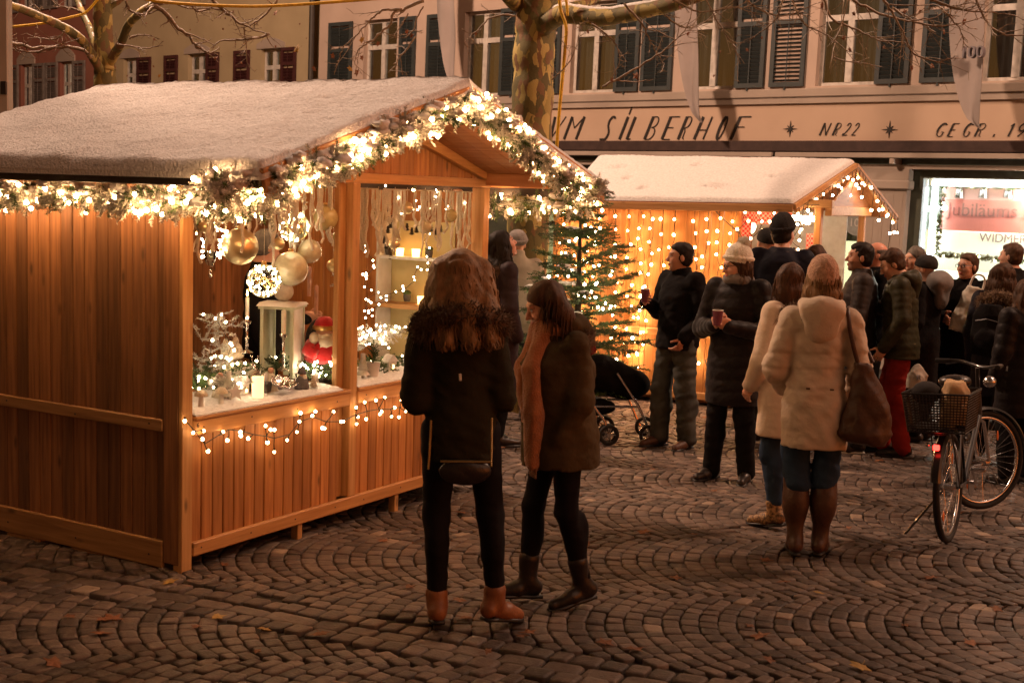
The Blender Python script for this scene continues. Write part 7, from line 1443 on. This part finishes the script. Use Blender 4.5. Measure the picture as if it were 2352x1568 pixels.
m = MB(); m.tube([bb, seat], .016, 10); m.tube([bb, hb], .019, 10); m.tube([seat*.55+bb*.45, hd-[0, 0, .03]], .016, 10); m.tube([hb, hd], .02, 10)
for sy in (-1, 1): m.tube([bb+[0, sy*.02, 0], ra+[0, sy*.06, 0]], .010, 8); m.tube([seat*.82+bb*.18+[0, sy*.015, 0], ra+[0, sy*.06, 0]], .009, 8)
m.build('frame', pm('silver_frame_paint', (.06, .06, .065), rough=.3, bump=0, coat=.4), bike, smooth=True)
Rz = np.array(Matrix.Rotation(st_, 3, 'Z')); fa = np.array([WB, 0, wr_]); off = lambda x, y, z: Rz@np.array([x, y, 0])+np.array([fa[0], 0, 0])*1+np.array([0, 0, z])
m = MB()
for sy in (-1, 1): m.tube([hb+[0, 0, -.02], off(-.04, sy*.055, .60), off(0, sy*.055, wr_)], .012, 8)
m.build('fork', M_CHROME, bike, smooth=True)
m = MB(); stem = hd+[-.02, 0, .18]; m.tube([hd, stem], .014, 8); fw = Rz@np.array([1, 0, 0]); sd = Rz@np.array([0, 1, 0])
m.tube(smooth_path([stem+sd*.30-fw*.10+[0, 0, .03], stem+sd*.2+fw*.02+[0, 0, .03], stem+fw*.05, stem-sd*.2+fw*.02+[0, 0, .03], stem-sd*.30-fw*.10+[0, 0, .03]], 5), .011, 8); hbr = m.build('handlebar', M_FRAMEB, bike, smooth=True)
for s in (-1, 1): m = MB(); m.tube([stem+sd*s*.30-fw*.10+[0, 0, .03], stem+sd*s*.24-fw*.03+[0, 0, .03]], .017, 8); m.tube([stem+sd*s*.22+fw*.05+[0, 0, .02], stem+sd*s*.29-fw*.02+[0, 0, .0]], .006, 6); m.build('grip', M_PLASTIC, hbr)
m = MB(); m.ball(stem+fw*.10+[0, 0, -.10], (.045, .045, .04), 2); m.build('headlight', M_CHROME, bike, smooth=2)
for c, s0 in ((ra, 0), (fa, st_)):
    m = MB(); Rq = np.array(Matrix.Rotation(s0, 3, 'Z')); 
    aa = np.linspace(.15 if s0 == 0 else .1, 2.9 if s0 == 0 else 2.4, 22); P = [c+Rq@np.array([(wr_+.025)*cos(t), 0, (wr_+.025)*sin(t)]) for t in aa]; V = []
    for p, t in zip(P, aa):
        rd = Rq@np.array([cos(t), 0, sin(t)]); sdv = Rq@np.array([0, 1, 0]); V += [p-sdv*.030-rd*.012, p-sdv*.018+rd*.004, p+sdv*.018+rd*.004, p+sdv*.030-rd*.012]
    m.add(V, [(4*i+k, 4*i+k+1, 4*i+5+k, 4*i+4+k) for i in range(21) for k in range(3)]); m.build('mudguard', M_FRAMEB, bike, smooth=True)
m = MB(); m.ball(seat+[-.03, 0, .10], (.14, .085, .035), 3); m.ball(seat+[.08, 0, .09], (.09, .035, .03), 3); m.ball(seat+[-.08, 0, .10], (.075, .10, .045), 3); m.build('saddle', M_BLKL, bike, smooth=2)
m = MB(); m.tube([seat, seat+[-.01, 0, .09]], .013, 8); m.build('seat_post', M_CHROME, bike)
m = MB(); zr_ = .70
for sy in (-1, 1): m.tube([(-.28, sy*.06, zr_), (.16, sy*.06, zr_)], .006, 6); m.tube([(-.18, sy*.06, zr_), (0, sy*.07, wr_)], .005, 6)
m.tube([(-.28, -.06, zr_), (-.28, .06, zr_)], .006, 6); m.build('rack', M_FRAMEB, bike)
m = MB(); m.box((-.303, -.015, .605), (-.282, .022, .638), bev=.006); m.build('tail_light', M_TAIL, bike); m = MB(); m.ball((-.29, .055, .635), (.014, .014, .014), 2); m.build('bell', M_CHROME, bike, smooth=2)
m = MB(); m.tube([(.44, .0, .29), (.40, .02, .20), (.10, .20, .015)], .007, 6) if False else m.tube([(.12, .05, .30), (.02, .27, .015)], .008, 6); m.build('kickstand', M_FRAMEB, bike)
m = MB(); m.tube([bb-[0, .07, 0], bb+[0, .07, 0]], .012, 8)
for s in (-1, 1): m.tube([bb+[0, s*.07, 0], bb+np.array([s*.12, s*.075, -s*.11])], .009, 6); m.box(bb+np.array([s*.12-.045, s*.075+(0 if s > 0 else -.09), -s*.11-.012]), bb+np.array([s*.12+.045, s*.075+(.09 if s > 0 else 0), -s*.11+.012]), bev=.004)
m.lathe([(.09, -.003), (.09, .003)], bb+np.array([0, -.045, 0]), 28, rot('X', R(90))); m.build('crank', M_CHROME, bike)
# basket of wire mesh with a paper bag inside
m = MB(); x0, x1, y0, y1, zb, zt = -.34, .02, -.19, .19, .715, .94
def bp_(u, v): # outline point, slightly wider at the top
    k = .86+.14*v; cx_, hx, hy_ = (x0+x1)/2, (x1-x0)/2*k, (y1-y0)/2*k; P = [(-hx, -hy_), (hx, -hy_), (hx, hy_), (-hx, hy_)]; i = int(u*4) % 4; t = u*4-int(u*4); a, b = np.array(P[i]), np.array(P[(i+1) % 4]); q = a+(b-a)*t; return np.array([cx_+q[0], q[1], zb+(zt-zb)*v])
for v in np.linspace(0, 1, 15): m.tube([bp_(u, v) for u in np.linspace(0, .9999, 17)]+[bp_(0, v)], .0030 if 0 < v < 1 else .005, 4, cap=False)
for u in np.linspace(0, 1, 76, endpoint=False): m.tube([bp_(u, 0), bp_(u, 1)], .0026, 4)
for u in np.linspace(-.16, .16, 14): m.tube([(x0+.03, u, zb), (x1-.03, u, zb)], .0022, 4)
root = thing('wire_basket', 'black wire mesh basket on the bicycle rack', 'basket', M=BK); m.build('mesh', M_FRAMEB, root)
m = MB(); m.box((x0+.03, y0+.03, zb+.01), (x1-.03, y1-.03, zb+.02)); m.tube([bp_(u, .99)+[0, 0, .004] for u in np.linspace(0, .9999, 33)], .007, 6); m.build('floor_and_rim', M_FRAMEB, root)
root = thing('paper_bag', 'crumpled kraft paper bag in the bicycle basket', 'bag', M=BK @ Matrix.Translation((-.14, -.07, .86))); f = Sdf(); f.loft([(-.13, 0, 0, .11, .085), (.06, 0, 0, .115, .085), (.14, .02, 0, .09, .06)], 0); f.noise(.012, 26, 3); f.noise(.004, 70, 4); Geo().sdf(f, .009).build('bag', pm('kraft_paper', (.50, .33, .17), (.42, .27, .14), scale=9, rough=.8, bump=.4), root)
root = thing('saddle_cover', 'dark rounded saddle cover lying in the bicycle basket', 'cover', M=BK @ Matrix.Translation((-.17, .09, .93))); m = MB(); m.ball((0, 0, 0), (.11, .085, .07), 3); m.build('cover', M_DGREY, root, smooth=2)
# pushchair
g0 = G(1395, 1020); PC = Matrix.Translation(g0) @ Matrix.Rotation(R(8), 4, 'Z'); pc = thing('pushchair', 'folding pushchair with dark hood and silver tube frame', 'pushchair', M=PC)
for x, y in ((.0, -.02), (.05, .40), (.36, -.0), (.42, .42)):
    for dy in (-.028, .028):
        if x > .3 and dy > 0: continue
        m = MB(); a = np.linspace(0, 2*pi, 25); m.tube([(x+.075*cos(t), y+dy, .09+.075*sin(t)) for t in a], .016, 8, cap=False); w = m.build('wheel', M_TYRE, pc, smooth=2)
        m = MB()
        for k in range(5): t = k*2*pi/5; m.beam((x, y+dy, .09), (x+.062*cos(t), y+dy, .09+.062*sin(t)), .014, .010)
        m.lathe([(.02, -.015), (.02, .015)], (x, y+dy, .09), 12, rot('X', R(90))); m.build('hub', M_CHROME, w)
m = MB()
for y in (0.0, .40): m.tube([(.0, y, .09), (-.03, y, .20), (-.26, y, .50), (-.30, y, .62), (-.20, y, .98), (-.24, y, 1.04)], .012, 8); m.tube([(.38, y, .09), (.26, y, .34), (.06, y, .62)], .012, 8); m.tube([(-.12, y, .33), (.26, y, .33)], .010, 8)
m.tube([(-.24, 0, 1.04), (-.24, .40, 1.04)], .014, 8); m.build('frame', M_CHROME, pc, smooth=True)
f = Sdf(); f.ell((.12, .2, .53), (.29, .19, .15), 0, rot('Y', R(14))); f.ell((-.06, .2, .62), (.20, .195, .13), .05, rot('Y', R(-10))); f.noise(.010, 20, 2); Geo().sdf(f, .014).build('seat_and_hood', M_BLKC, pc)
f = Sdf(); f.ell((-.22, .2, .80), (.13, .16, .07), 0); f.noise(.012, 24, 3); Geo().sdf(f, .012).build('blanket', fabric('red_blanket', (.30, .02, .02)), pc)
f = Sdf(); f.ell((-.10, .2, .30), (.20, .16, .08), 0); f.noise(.008, 24, 3); Geo().sdf(f, .014).build('shopping_net', M_BLKC, pc)
# white bollard cut by the right edge
p = G(2362, 1052); root = thing('pale_bollard', 'rounded pale bollard cut off by the right edge of the picture', 'bollard', loc=p); m = MB(); m.lathe([(.11, 0), (.11, .38), (.09, .46), (.04, .50), (.002, .51)], n=24); m.build('post', M_WHITE, root, smooth=True); m = MB(); m.lathe([(.112, .33), (.112, .36)], n=24); m.build('band', M_CHROME, root)
